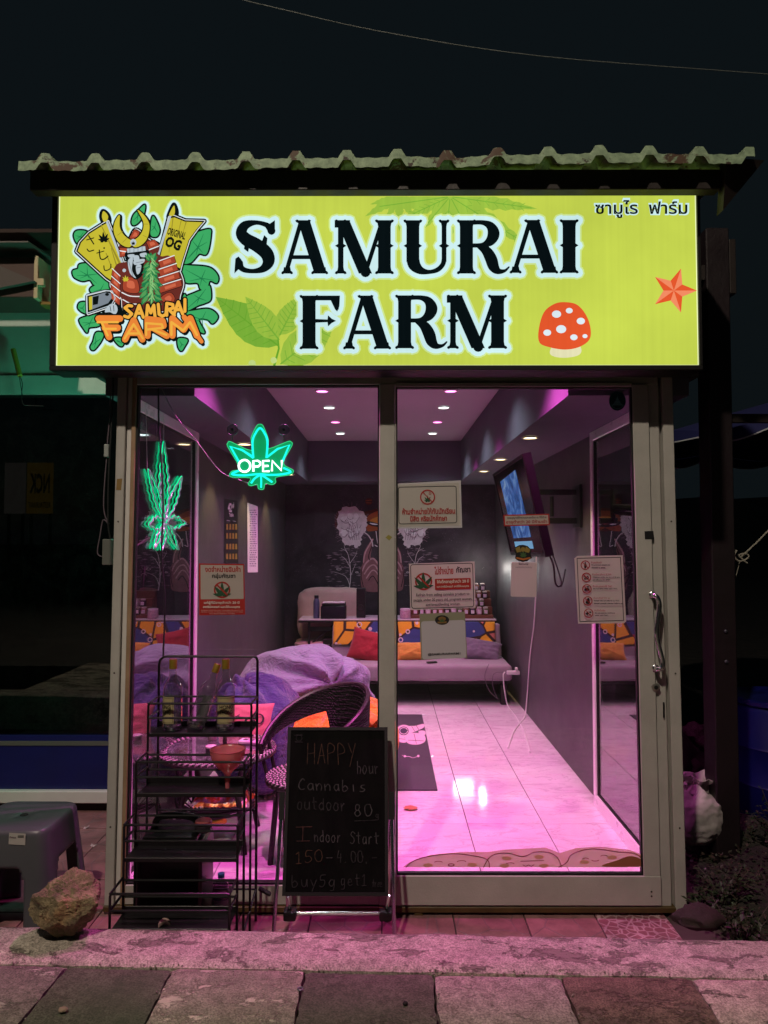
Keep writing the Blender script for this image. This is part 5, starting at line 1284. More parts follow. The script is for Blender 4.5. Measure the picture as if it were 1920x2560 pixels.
mb = MB(); mb.lathe([(.012, 0), (.012, .045), (.009, .05)], (q_.x + .04, .74, tz + .011), 14); tag(mb.build('lighter', mat('lighter_dark', '#241418', .3), None, Vector((q_.x + .04, .74, tz + .011)), smooth=True), 'dark lighter standing between the two tins', 'lighter')

# rattan chair ------------------------------------------------------------------
m, t, b = newmat('weave'); v = t.coords()
wa = t.add('ShaderNodeTexWave'); wa.inputs['Scale'].default_value = 22; wa.bands_direction = 'Z'; wa.inputs['Distortion'].default_value = 2.5; wa.inputs['Detail Scale'].default_value = 3; t.link(v, wa.inputs['Vector'])
wn = t.noise(v, 120, 2)
t.link(t.ramp(t.mix(.5, wa.outputs['Fac'], wn), [(.3, srgb('#020102')), (.75, srgb('#140d10'))]), b.inputs['Base Color']); b.inputs['Roughness'].default_value = .6; b.inputs['Specular IOR Level'].default_value = .25
t.link(t.bump(t.mix(.5, wa.outputs['Fac'], wn), .006, 1), b.inputs['Normal'])
cx, cyy, sz = -.42, .56, .40
rc = thing('rattan_chair', (cx, cyy, 0), 'dark woven rattan armchair with round back between table and chalkboard', 'chair')
RB = .275
def backf(off):
    def fn(u, v_):
        t_ = u * 2 - 1; a = R(38) + t_ * R(128); top = .845 - .30 * abs(t_) ** 1.7; pk = max(0, min(1, (.42 - abs(t_ + .12)) / .10)); hgt = .03 + .10 * (1 - abs(t_) ** 2) + .20 * pk * pk * (3 - 2 * pk)
        z = top - hgt * (1 - v_); rr = RB + off + .06 * (z - sz) / .4 * max(0, 1 - abs(t_)) + .012 * math.sin(v_ * PI)
        return (cx + rr * math.cos(a), cyy + rr * math.sin(a), z)
    return fn
mb = MB(); mb.grid(backf(.012), 90, 26); mb.grid(backf(-.012), 90, 26); mb.build('backrest', MATS['weave'], rc, smooth=True, fix=False)
# woven strands in relief
mb = MB()
for k in range(13):
    v_ = (k + .5) / 13
    pts = []
    for i in range(121):
        u = i / 120; p = Vector(backf(0)(u, v_)); a = R(38) + (u * 2 - 1) * R(128)
        pts.append(p + Vector((math.cos(a), math.sin(a), 0)) * (-.0135 - .004 * math.sin(i * PI / 1.5 + k * PI)))
    mb.tube(pts, .005, 5)
tag(mb.build('woven_strand', MATS['weave'], rc, smooth=True, fix=False), kind='stuff')
mb = MB()
top = [backf(0)(k / 90, 1) for k in range(91)]; bot = [backf(0)(k / 90, 0) for k in range(91)]
mb.tube(top, .013, 8); mb.tube(bot, .010, 8); mb.build('rim', RT, rc, smooth=True)
mb = MB(); mb.lathe([(0, -.03), (.20, -.03), (.228, -.018), (.228, .0), (.20, .008), (0, .0)], (cx, cyy, sz), 40); mb.build('seat', RTD, rc, smooth=True)
for k, (r, n) in enumerate([(.218 - .018 * q_, int(86 - 7 * q_)) for q_ in range(11)]): braid(cx, cyy, sz + .006, r, n, .0055, RT, rc, 'woven_ring', .7 if k % 2 else -.7, .011, [RT, RTL])
for a_ in (40, 130, 220, 310):
    a = R(a_); mb = MB(); mb.tube([(cx + .19 * math.cos(a), cyy + .19 * math.sin(a), sz - .02), (cx + .23 * math.cos(a), cyy + .23 * math.sin(a), 0)], .015, 10); mb.build('leg', RTD, rc, smooth=True)
for a_ in (150, -75, -100, 172):
    a = R(a_); mb = MB(); mb.tube([(cx + .225 * math.cos(a), cyy + .225 * math.sin(a), sz - .01), (cx + .275 * math.cos(a), cyy + .275 * math.sin(a), .56)], .011, 8); mb.build('upright', RTD, rc, smooth=True)

# papers on the left wall ---------------------------------------------------------
def wallmap(x): return lambda u, v_, h: PX(280 + u * .40989, 940 + v_ * .40989, x) + Vector((h, 0, 0))
cal = thing('wall_calendar', PX(578, 1330, XL), 'black narrow poster with rows of gold items headed 420, on the left wall', 'poster')
A_ = Art(wallmap(XL + .002), .0006); A_.layer(mat('cal_black', '#171316', .5), [[(685, 748), (765, 762), (770, 1142), (683, 1142)]])
A_.text(WHITEP, '42', 706, 775, 730, 830, .03); A_.text(WHITEP, 'wl', 731, 770, 742, 808, .02); A_.text(WHITEP, 'Table', 712, 836, 740, 858, .02)
A_.layer(mat('cal_gold', '#a58b3c', .5, .3), [[(x - 5, y - 17), (x + 5, y - 17), (x + 6, y + 17), (x - 6, y + 17)] for x in (700, 719, 737, 755) for y in (920, 975, 1040, 1100)])
A_.layer(WHITEP, stroke([(697, 880), (718, 884)], 2) + stroke([(735, 884), (753, 887)], 2)); A_.build('poster_print', cal)
pp = thing('paper_list', PX(630, 1340, XL), 'long pink-lit white paper price list beside the black 420 poster', 'poster')
A_ = Art(wallmap(XL + .002), .0006); A_.layer(mat('paper_white', '#e6dfe6', .8), [[(825, 772), (888, 795), (889, 1197), (827, 1198)]])
PI_ = mat('paper_ink', '#7b6685', .8); random.seed(3)
lines = []
for k in range(26):
    y = 815 + k * 13.6; x = 838 + random.uniform(0, 4)
    while x < 876: w_ = random.uniform(3, 9); lines += [[(x, y), (x + w_, y + 1), (x + w_, y + 7), (x, y + 6)]]; x += w_ + random.uniform(2, 5)
A_.layer(PI_, lines); A_.build('paper_print', pp)

# mural on the back wall ------------------------------------------------------------
mu = thing('mural', (0, YB, 1.7), 'painted mural of two white flowers and raised hands on the black back wall', 'mural')
mm_ = lambda u, v_, h: P(720 + u * .26522, 1180 + v_ * .26522, YB) + Vector((0, -.001 - h, 0))
paint = lambda n, c: mat('paint_' + n, c, .75, 0, .15, 14)
A_ = Art(mm_, .0004); AX = 889.0
def both(polys): return polys + [[(2 * AX - x, y) for x, y in p][::-1] for p in polys]
glow1, glow2, glow3, wh, wh2, ln_, sk1, sk2, sk3, wv_ = paint('ember', '#5c2a22'), paint('orange', '#a8532a'), paint('flame', '#d98b3a'), paint('petal', '#e2d6dc'), paint('petal_pale', '#f3ecf0'), paint('line', '#7b6573'), paint('hand', '#94646a'), paint('hand_light', '#d3a3aa'), paint('hand_dark', '#3c2629'), paint('mist', '#8a7a86')
random.seed(5)
A_.layer(glow1, both([lob([(440, 480), (470, 370), (570, 320), (600, 400), (520, 500), (460, 540)])]) + [lob([(680, 400), (780, 360), (889, 340), (1000, 360), (1100, 400), (1080, 520), (889, 560), (700, 520)])])
A_.layer(wv_, both([[(380 + random.uniform(0, 330), 620 + random.uniform(0, 420))] and (lambda x, y, w_: [(x - w_, y), (x, y - w_ * .22), (x + w_, y), (x, y + w_ * .22)])(random.uniform(370, 690), random.uniform(720, 1090), random.uniform(8, 30)) for _ in range(90)]))
A_.layer(glow2, both([lob([(740, 440), (790, 390), (889, 370), (889, 520), (760, 560), (735, 510)])])); A_.layer(glow3, both([lob([(770, 460), (820, 430), (889, 420), (889, 480), (800, 490)])]))
A_.layer(glow1, [circle((762, 278), 34, 18)]); A_.layer(glow2, stroke([(735, 270), (790, 265)], 6) + stroke([(738, 290), (785, 292)], 5))
petals = []
fl_ = smooth([(470, 420), (500, 350), (600, 325), (700, 370), (745, 440), (735, 540), (700, 600), (690, 660), (655, 712), (600, 690), (540, 690), (500, 610), (465, 520)], 4, True)
rag = [(x + 9 * math.sin(i * 2.2), y + 9 * math.cos(i * 1.7)) for i, (x, y) in enumerate(fl_)]
A_.layer(ln_, both(sum([stroke([(595 + 120 * math.cos(a), 520 + 150 * math.sin(a)), (595 + random.uniform(140, 190) * math.cos(a), 510 + random.uniform(170, 225) * math.sin(a))], random.uniform(2, 6), 4) for a in [PI * 2 * k / 70 for k in range(70)]], [])))
A_.layer(wh, both([rag]))
pt = []
for k in range(26):
    a = random.uniform(0, 2 * PI); r = random.uniform(0, 95); x = 595 + r * math.cos(a); y = 520 + r * 1.2 * math.sin(a)
    pt.append(lob([(x + random.uniform(20, 42) * math.cos(q * PI / 3), y + random.uniform(18, 40) * math.sin(q * PI / 3)) for q in range(6)]))
for k, p in enumerate(pt): A_.layer(wh2 if k % 2 else wh, both([p]), False); A_.layer(ln_, both(stroke(p[:len(p) // 2], 4, 5)), k % 3 == 0)
A_.layer(ln_, both(sum([stroke(smooth([(560 + k * 22, 450 + (k * 37) % 60), (580 + k * 20, 510 + (k * 23) % 50), (570 + k * 24, 570), (590 + k * 20, 640)], 3), 4, 5) for k in range(5)], [])))
hand = lob([(800, 625), (720, 750), (705, 860), (685, 920), (690, 1060), (720, 1120), (870, 1120), (889, 1000), (870, 900), (850, 850), (810, 810), (780, 800), (790, 720)])
A_.layer(sk1, both([hand])); A_.layer(sk2, both(fat(stroke(smooth([(800, 635), (730, 755), (712, 850)], 4), 10) + stroke(smooth([(700, 930), (735, 860), (800, 815), (850, 870), (880, 930)], 4), 12) + stroke(smooth([(720, 960), (770, 890), (820, 880), (860, 950)], 4), 10) + stroke(smooth([(740, 1000), (790, 930), (830, 940), (870, 1010)], 4), 9), 1, 4)))
A_.layer(sk3, both(stroke(smooth([(790, 700), (760, 790), (770, 830)], 4), 9, 5) + stroke(smooth([(760, 1020), (800, 980), (840, 1040), (860, 1100)], 4), 9, 5) + stroke(smooth([(700, 900), (690, 980), (710, 1080)], 4), 8, 5)))
A_.layer(wh, both(stroke(smooth([(700, 560), (750, 590), (790, 650), (800, 700)], 4), 10, 5) + stroke(smooth([(830, 560), (840, 640), (850, 700), (820, 690)], 4), 8, 5)))
A_.layer(wh, both(stroke(smooth([(575, 1115, 9), (590, 1000, 8), (585, 880, 6), (560, 760, 5), (500, 720, 2)], 4), None, 5) + stroke(smooth([(588, 900, 5), (540, 820, 4), (500, 790, 2)], 4), None, 5) + stroke(smooth([(580, 1060, 6), (540, 980, 4), (430, 940, 2)], 4), None, 5) + stroke([(590, 980, 5), (640, 860, 2)], None, 5) + stroke(smooth([(560, 760, 4), (530, 700, 3), (540, 660, 1)], 3), None, 5) + stroke(smooth([(585, 860, 4), (640, 780, 3), (650, 740, 1)], 3), None, 5)))
A_.layer(sk3, [lob([(740, 480), (760, 465), (830, 480), (889, 495), (940, 480), (1020, 465), (1040, 480), (1000, 505), (889, 520), (780, 505)])]); A_.layer(wh2, both([lob([(770, 480), (830, 488), (850, 497), (800, 497)])]))
A_.layer(wh, both(stroke(circle((480, 915), 22, 10, 9) + [circle((480, 915), 22, 10, 9)[0]], 4, 5) + stroke(circle((650, 945), 14, 8, 6), 4, 5)))
A_.layer(sk1, both([lob([(400, 1100), (450, 1085), (550, 1100), (560, 1120), (420, 1125)])]))
tag(A_.build('paint', mu), kind='stuff')
random.seed(11)
# ================================================================== on the glass, and in front of it
def PL(px, py, p0, n):
    d = CR @ Vector(((px - 960) / FPX, -(py - 1280) / FPX, -1)); return CAM + d * ((Vector(p0) - CAM).dot(n) / d.dot(n))
random.seed(21)
m5 = lambda Y: facemap(Y, 280, 940, .40989)
m6 = lambda Y: facemap(Y, 960, 940, .44605)
def thin(name, col, tr=.5, rough=.6):
    m, t, b = newmat(name); b.inputs['Base Color'].default_value = srgb(col) + (1,); b.inputs['Roughness'].default_value = rough
    tl = t.add('ShaderNodeBsdfTranslucent'); tl.inputs[0].default_value = srgb(col) + (1,); mx = t.add('ShaderNodeMixShader'); mx.inputs[0].default_value = tr
    t.link(b.outputs[0], mx.inputs[1]); t.link(tl.outputs[0], mx.inputs[2]); t.link(mx.outputs[0], t.n['Material Output'].inputs[0]); return m
def film(name, col, tr=.5):
    m = thin(name, col, .5); t = NT(m); o = t.n['Material Output']; s_ = o.inputs[0].links[0].from_socket; tp = t.add('ShaderNodeBsdfTransparent'); mx = t.add('ShaderNodeMixShader'); mx.inputs[0].default_value = tr
    t.link(s_, mx.inputs[1]); t.link(tp.outputs[0], mx.inputs[2]); t.link(mx.outputs[0], o.inputs[0]); return m
PAPER = thin('paper', '#d6d1ca', .45); INKR = mat('print_red', '#a3201c', .6); INKB = mat('print_black', '#131214', .6); INKG = mat('print_green', '#1f4a30', .6); INKW = mat('print_white_paper', '#d9d5d0', .6)
LAM = mat('laminate', '#bdb9bd', .25)
def sheet_poly(pts, Y, mp, t=.0007):
    mb = MB(); mb.prism(pts, lambda u, v_: mp(u, v_, 0) , lambda u, v_: mp(u, v_, 0) + Vector((0, t, 0))); return mb
def poster(pts, Y, mp, label, m_=PAPER, cat='poster', name='poster'):
    c = mp(sum(p[0] for p in pts) / len(pts), sum(p[1] for p in pts) / len(pts), 0)
    th = thing(name, c, label, cat); sheet_poly(pts, Y, mp).build('sheet', m_, th); return th
def rrect(x0, y0, x1, y1, r=8, rot=0):
    p = arcpts((x1 - r, y1 - r), r, 0, 90, 4) + arcpts((x0 + r, y1 - r), r, 90, 180, 4) + arcpts((x0 + r, y0 + r), r, 180, 270, 4) + arcpts((x1 - r, y0 + r), r, 270, 360, 4)
    cx, cy_ = (x0 + x1) / 2, (y0 + y1) / 2; c, q = math.cos(R(rot)), math.sin(R(rot))
    return [(cx + (x - cx) * c - (y - cy_) * q, cy_ + (x - cx) * q + (y - cy_) * c) for x, y in p]
def ban(A, cx, cy_, r, leafs=True, rot=0, nleaf=5, sc_=1.5):
    """hemp leaf under a red prohibition ring"""
    if leafs: A.layer(INKR, stroke(circle((cx, cy_), r, 22) + [circle((cx, cy_), r, 22)[0]], r * .2, 5))
    A.layer(INKG, hemp(cx, cy_ + r * .75, r * 1.25 * sc_, rot, nleaf, .26, .05)); A.layer(INKR, stroke([(cx - r * .68, cy_ - r * .68), (cx + r * .68, cy_ + r * .68)], r * .2, 5))

YL, YD = .0249, .0033       # just in front of the fixed pane / of the door's pane
# A: red and white sign on the fixed pane
mp = m5(YL); th = poster([(530, 1143), (806, 1147), (812, 1455), (532, 1460)], YL, mp, 'red and white no-cannabis notice with a green leaf, on the left fixed pane', INKR)
A_ = Art(mp, .0005); A_.layer(PAPER, [[(540, 1152), (800, 1155), (803, 1360), (541, 1362)]])
A_.text(INKR, 'งดจำหน่ายสินค้า', 567, 1158, 784, 1196, .03); A_.text(INKB, 'กลุ่มกัญชา', 610, 1202, 753, 1240, .03)
ban(A_, 672, 1304, 46, True, 0, 5, 1.5); A_.text(INKW, 'แก่ผู้ที่มีอายุต่ำกว่า 20 ปี', 562, 1372, 778, 1394, .02); A_.text(INKW, 'สตรีมีครรภ์ และให้นมบุตร', 556, 1399, 782, 1419, .02)
for k, tx_ in enumerate(('REFRAIN FROM SELLING CANNABIS PRODUCT TO', 'PEOPLE UNDER 20 YEARS OLD, PREGNANT WOMEN', 'AND BREASTFEEDING WOMEN')): A_.text(PAPER, tx_, 545 + (k == 2) * 50, 1426 + k * 10, 800 - (k == 2) * 50, 1432 + k * 10, .0, 0)
A_.build('lettering', th)
# B
mp = m6(YD); th = poster([(71, 603), (430, 585), (438, 850), (74, 856)], YD, mp, 'cream Thai notice with a small ringed leaf, topmost sign by the centre mullion', LAM)
A_ = Art(mp, .0005); A_.layer(PAPER, [[(76, 610), (422, 596), (430, 838), (78, 845)]]); A_.layer(INKB, stroke(rrect(82, 620, 406, 826, 12, -1.2) + [rrect(82, 620, 406, 826, 12, -1.2)[0]], 4, 5))
A_.layer(INKG, hemp(245, 702, 34, -3, 7, .26, .05)); A_.layer(INKR, stroke(circle((244, 679), 39, 24) + [circle((244, 679), 39, 24)[0]], 7, 5) + stroke([(218, 652), (270, 706)], 5)); A_.layer(INKR, stroke(circle((258, 659), 6, 8) + [circle((258, 659), 6, 8)[0]], 2, 4))
A_.text(INKR, 'ห้ามจำหน่ายให้กับนักเรียน', 102, 738, 398, 774, .025, -1); A_.text(INKR, 'นิสิต หรือนักศึกษา', 146, 780, 352, 814, .025, -1); A_.build('lettering', th)
# C
th = poster([(140, 1052), (508, 1040), (513, 1298), (148, 1312)], YD, mp, 'white notice reading Refrain from selling cannabis product, right of the mullion', PAPER)
A_ = Art(mp, .0005); A_.layer(INKB, stroke(rrect(152, 1053, 500, 1298, 12, -1.6) + [rrect(152, 1053, 500, 1298, 12, -1.6)[0]], 4, 5))
A_.text(INKR, 'ไม่จำหน่าย', 282, 1066, 388, 1112, .03, -2); A_.text(INKB, 'กัญชา', 404, 1066, 484, 1108, .03, -2)
ban(A_, 222, 1152, 44, True, -2, 5, 1.6); A_.layer(INKR, [rrect(285, 1134, 486, 1196, 5, -1.6)])
A_.text(INKW, 'ให้เด็กอายุต่ำกว่า 20 ปี', 296, 1140, 476, 1165, .02, -1.6); A_.text(INKW, 'และสตรีมีครรภ์ สตรีให้นมบุตร', 296, 1171, 476, 1188, .012, -1.6)
A_.text(INKB, 'Refrain from selling cannabis product to', 180, 1215, 478, 1236, .012, -1.5); A_.text(INKB, 'people under 20 years old, pregnant women,', 166, 1243, 494, 1264, .012, -1.5); A_.text(INKB, 'and breastfeeding women.', 234, 1270, 428, 1290, .012, -1.5); A_.build('lettering', th)
# D contact card (the code itself is left blank)
m7 = facemap(YD, 560, 1440, .44605); th = poster([(1095, 212), (1350, 200), (1363, 458), (1105, 470)], YD, m7, 'grey contact card lettered @SAMURAIFARM1 with a dark oval emblem', mat('card_olive', '#8b8772', .6), 'card', 'contact_card')
A_ = Art(m7, .0005); A_.layer(mat('card_grey', '#b9b2ba', .5), [rrect(1108, 250, 1354, 464, 14, -2)]); A_.layer(INKB, [circle((1222, 247), 40, 20, 27)])
A_.layer(mat('sticker_brown', '#7a5a2e', .6), [circle((1222, 240), 22, 12, 13), [(1196, 256), (1248, 253), (1246, 264), (1198, 266)]]); A_.layer(mat('sticker_green', '#3c5a34', .6), hemp(1222, 256, 22, 0, 5, .3, 0))
A_.text(INKB, '@SAMURAIFARM1', 1142, 429, 1324, 446, .02, -2); A_.build('lettering', th)
# E red strip
th = poster([(670, 778), (926, 772), (929, 836), (672, 842)], YD, mp, 'narrow red-bordered Thai strip sign in front of the television', INKR)
A_ = Art(mp, .0005); A_.layer(PAPER, [[(677, 785), (919, 779), (922, 829), (679, 835)]]); A_.text(INKB, 'ขออนุญาตให้ทราบและขอบัตร ณ ที่นี้ด้วย', 690, 785, 910, 803, .02, -1); A_.text(INKR, 'อายุต่ำกว่า 20 ปีห้ามเข้า', 684, 806, 914, 831, .025, -1); A_.build('lettering', th)
# F emblem sticker and card
th = poster([(735, 960), (758, 948), (780, 946), (805, 953), (826, 975), (822, 1000), (830, 1020), (800, 1038), (778, 1042), (752, 1036), (735, 1022), (738, 1000), (729, 980)], YD, mp, 'small dark samurai emblem sticker above the white contact card', INKB, 'sticker', 'sticker')
A_ = Art(mp, .0005); A_.layer(mat('sticker_gold', '#8a7335', .6), [[(736, 965), (760, 955), (768, 985), (745, 990)], [(795, 955), (820, 972), (812, 992), (790, 985)], circle((779, 972), 14, 10)]); A_.layer(mat('sticker_green', '#3c5a34', .6), hemp(780, 1012, 34, 0, 7, .3, 0)); A_.layer(mat('sticker_orange', '#b0602c', .6), stroke([(745, 1020), (780, 1028), (815, 1020)], 10)); A_.build('lettering', th)
th = poster(rrect(712, 1044, 856, 1238, 8, 1.2), YD, mp, 'white contact card headed Samurai under the emblem sticker', PAPER, 'card', 'contact_card')
A_ = Art(mp, .0005); A_.text(INKB, 'Samurai', 755, 1047, 808, 1059, .02, 1); A_.text(mat('ink_grey', '#777277', .6), 'แอดไลน์ช่องทางติดต่อ', 738, 1066, 828, 1076, .0, 1); A_.build('lettering', th)
# G house rules
th = poster([(1067, 1022), (1084, 1009), (1338, 1005), (1357, 1375), (1345, 1385), (1088, 1388)], YD, mp, 'white house rules notice with five red prohibition rings, beside the door handle', PAPER)
A_ = Art(mp, .0005); bd = [(1082, 1022), (1325, 1016), (1343, 1370), (1098, 1376)]; A_.layer(INKB, outline(bd, 4))
rul = [(1128, 1060, 'ห้ามคนท้องเข้า', ('No pregnant people are', 'allowed to enter.')), (1133, 1128, 'ห้ามเด็กอายุต่ำกว่า 20 ปีเข้า', ('Children under the age of 20 are', 'not allowed to enter.')), (1135, 1193, 'ห้ามขับรถขณะใช้ THC', ('Do not drive while using THC.',)), (1139, 1260, 'ห้ามคนที่แพ้ THC สูบ', ('People who are allergic to THC', 'should consult a doctor before use.')), (1143, 1328, 'ห้ามใช้เครื่องจักร', ('Do not operate machinery', 'while using THC.'))]
for i, (x, y, th_t, en) in enumerate(rul):
    ic = []
    if i == 0: ic = [circle((x, y - 12), 5, 8), lob([(x - 5, y - 6), (x + 6, y - 4), (x + 8, y + 5), (x + 3, y + 18), (x - 5, y + 18)])]
    if i == 2: ic = [[(x - 15, y + 2), (x - 8, y - 6), (x + 8, y - 6), (x + 15, y + 2), (x + 15, y + 10), (x - 15, y + 10)], circle((x + 6, y - 12), 5, 8)]
    if i == 3: ic = [lob([(x - 12, y + 12), (x, y - 16), (x + 8, y - 14), (x + 12, y + 14)])]
    if i == 4: ic = [circle((x - 7, y + 2), 8, 10), circle((x + 9, y - 5), 5, 8), circle((x + 8, y + 9), 5, 8)]
    if ic: A_.layer(INKB, ic)
    if i == 1: A_.text(INKB, '20', x - 15, y - 8, x + 14, y + 12, .04)
    A_.layer(INKR, stroke(circle((x, y), 24, 20) + [circle((x, y), 24, 20)[0]], 5, 5) + (stroke([(x - 16, y - 16), (x + 16, y + 16)], 4)))
    X_ = x + 32 + (1 if i else 0); A_.text(INKR, th_t, X_, y - 22, X_ + [60, 105, 108, 92, 60][i], y - 10, .01)
    for k, e_ in enumerate(en): A_.text(INKB, e_, X_ + 2, y - 5 + k * 14, X_ + 2 + len(e_) * 4.7, y + 4 + k * 14, .03)
A_.build('lettering', th)
# H round sticker
th = poster(circle((1308, 140), 47, 28, 54), YD, mp, 'dark teal round sticker with a white stupa at the top right of the door', mat('sticker_teal', '#123744', .3), 'sticker', 'sticker')
A_ = Art(mp, .0005); A_.layer(mat('stupa', '#5f8795', .5), [[(1278, 165), (1338, 165), (1332, 155), (1284, 155)], [(1288, 154), (1328, 154), (1320, 138), (1296, 138)], [(1299, 137), (1317, 137), (1310, 118), (1306, 118)], [(1306.5, 119), (1309.5, 119), (1308, 104)]]); A_.layer(mat('stupa', ''), stroke(arcpts((1308, 140), 38, 30, 150, 10, 44), 4)); A_.build('lettering', th)
# I black square on the stile, J diamond on the mullion, tape on the jamb
for nm, pts, Y, lb, m_ in (('sticker', [(1460, 870), (1510, 868), (1512, 915), (1463, 916)], -.0128, 'small square black sticker on the door stile above the handle', GASKET),
                           ('sticker', [(8, 905), (26, 890), (46, 903), (30, 922)], -.0048, 'small yellowish diamond sticker on the centre mullion', mat('tape_yellow', '#8d8440', .5)),
                           ('sticker', [(-1480, 760), (-1448, 755), (-1448, 860), (-1478, 860)], -.001, '', PAPER)):
    if lb: poster(pts, Y, mp if Y > -.01 else m6(Y), lb, m_, 'sticker', nm) if Y < -.01 else poster(pts, Y, m6(Y), lb, m_, 'sticker', nm)
poster([(30, 628), (62, 625), (55, 697), (25, 695)], -.0008, m5(-.0008), 'torn strip of brown tape stuck on the left jamb', mat('tape_brown', '#7e6434', .6), 'tape', 'tape')
# K cartoon cloud strip along the bottom of the door glass
m8 = facemap(YD, 960, 1560, .57866)
th = poster([(82, 1050), (110, 1030), (200, 998), (330, 985), (450, 985), (520, 975), (700, 966), (760, 990), (830, 968), (930, 962), (1060, 975), (1100, 990), (1146, 1020), (1146, 1051)], YD, m8, 'peach sticker strip of smiling clouds along the bottom of the door glass', film('decal_peach', '#e6b489', .5), 'sticker', 'sticker')
A_ = Art(m8, .0005); DW = film('decal_white', '#fbf0f0', .45); DB = mat('decal_brown', '#7c3b32', .5); DC = mat('decal_cheek', '#e6a294', .5)
cl = [smooth([(95, 1050), (130, 1022), (200, 1002), (300, 992), (400, 1003), (448, 1020), (455, 1050)], 5), smooth([(430, 1050), (450, 1015), (480, 994), (540, 990), (600, 1004), (650, 985), (710, 986), (745, 1005), (760, 1030), (765, 1050)], 5), smooth([(755, 1050), (790, 1028), (810, 995), (880, 972), (950, 975), (1010, 984), (1080, 990), (1110, 1010), (1130, 1035), (1140, 1050)], 5)]
A_.layer(DW, [c + [(c[0][0], 1051)] for c in cl]); A_.layer(mat('decal_tan', '#9b5d42', .5), [smooth([(940, 1046), (1010, 1020), (1060, 1002), (1110, 1015), (1135, 1040), (1080, 1048)], 4, True)])
A_.layer(DC, [circle((x, y), 22, 12, 9) for x, y in ((190, 1042), (380, 1040), (530, 1012), (670, 1006), (520, 1044), (690, 1044), (865, 1028), (985, 1008))])
A_.layer(DB, sum([stroke(c, 4, 6) for c in cl], []) + stroke(arcpts((235, 1030), 18, 200, 340, 6, 6), 3) + stroke(arcpts((335, 1028), 20, 200, 340, 6, 7), 3) + stroke(circle((290, 1040), 13, 12, 5) + [circle((290, 1040), 13, 12, 5)[0]], 4) + stroke(arcpts((545, 1036), 18, 200, 340, 6, 5), 3) + stroke([(590, 1024), (690, 1021)], 3) + stroke([(600, 1040), (612, 1046), (624, 1040), (636, 1046), (648, 1039)], 3) + stroke(arcpts((870, 1016), 14, 200, 340, 6, 6), 3) + stroke(arcpts((950, 1004), 15, 200, 340, 6, 6), 3) + stroke(arcpts((912, 1018), 16, 20, 160, 6, 5), 3)); A_.build('lettering', th)

# ------------------------------------------------------------------ OPEN neon
NE = thing('neon_open_sign', m5(.038)(905, 560, 0), 'green hemp-leaf neon sign reading OPEN hanging inside the left pane', 'neon sign')
outl = [(903, 293), (925, 310), (955, 390), (950, 445), (1070, 400), (1092, 402), (1098, 425), (1045, 530), (1100, 570), (1106, 585), (1085, 603), (1000, 618), (1000, 648), (975, 663), (935, 655), (926, 688), (908, 693), (892, 685), (886, 660), (850, 670), (830, 658), (843, 622), (735, 618), (717, 600), (735, 578), (778, 560), (706, 432), (708, 408), (725, 401), (850, 455), (848, 380), (880, 308)]
outl = smooth(outl, 3, True); mn = facemap(.046, 280, 940, .40989)
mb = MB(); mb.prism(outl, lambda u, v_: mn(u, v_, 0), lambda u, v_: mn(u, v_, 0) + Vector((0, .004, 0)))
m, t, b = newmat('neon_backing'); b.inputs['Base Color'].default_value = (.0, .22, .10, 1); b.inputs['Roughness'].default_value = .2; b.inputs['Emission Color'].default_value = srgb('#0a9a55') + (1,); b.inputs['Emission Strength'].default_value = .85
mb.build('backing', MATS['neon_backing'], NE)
gt = MB(); mt = facemap(.041, 280, 940, .40989)
def ntube(mb, pts, r, closed=False, n=5, f=mt, cl=True): mb.tube([f(x, y, 0) for x, y in (smooth(pts, n, closed) if cl else pts)], r, 8, closed=closed)
ntube(gt, [(862, 500), (857, 400), (878, 345), (903, 318), (928, 345), (948, 400), (942, 500)], .0052)
ntube(gt, [(775, 525), (722, 430), (790, 450), (855, 490)], .0052, cl=False); ntube(gt, [(862, 500), (800, 455), (722, 427), (775, 525)], .0052, cl=False)
ntube(gt, [(945, 495), (1010, 445), (1082, 420), (1040, 520)], .0052, cl=False); ntube(gt, [(780, 575), (730, 598), (800, 606), (870, 600), (908, 598)], .0052)
ntube(gt, [(1045, 560), (1090, 585), (1030, 600), (960, 603), (908, 598)], .0052); ntube(gt, [(908, 600), (870, 625), (848, 655)], .0052); ntube(gt, [(908, 600), (945, 625), (978, 648)], .0052); ntube(gt, [(908, 598), (910, 640), (909, 682)], .0045)
gt.build('neon_tube', emit('neon_cyan', (.01, .95, .78), 1.5), NE, smooth=True)
m, t, b = newmat('neon_green_edge'); 
ge = MB(); ge.tube([mn(x, y, .001) for x, y in outl], .0016, 6, closed=True); t.n.remove(b); e = t.add('ShaderNodeEmission'); e.inputs[0].default_value = (.05, 1, .35, 1); e.inputs[1].default_value = .9; t.link(e.outputs[0], t.n['Material Output'].inputs[0]); ge.build('lit_edge', m, NE, smooth=True)
wt = MB(); m_o = facemap(.036, 280, 940, .40989)
ntube(wt, circle((808, 548), 35, 20, 36), .0048, True, 3, m_o)
for l in ([(862, 583), (862, 517), (890, 517), (904, 527), (904, 542), (890, 552), (862, 552)], [(960, 517), (921, 517), (921, 582), (960, 580)], [(921, 549), (954, 548)], [(975, 580), (977, 516), (1033, 576), (1036, 514)]): ntube(wt, l, .0048, False, 1, m_o, False)
wt.build('neon_letters', emit('neon_white', (.80, 1.0, 1.0), 2.6), NE, smooth=True)
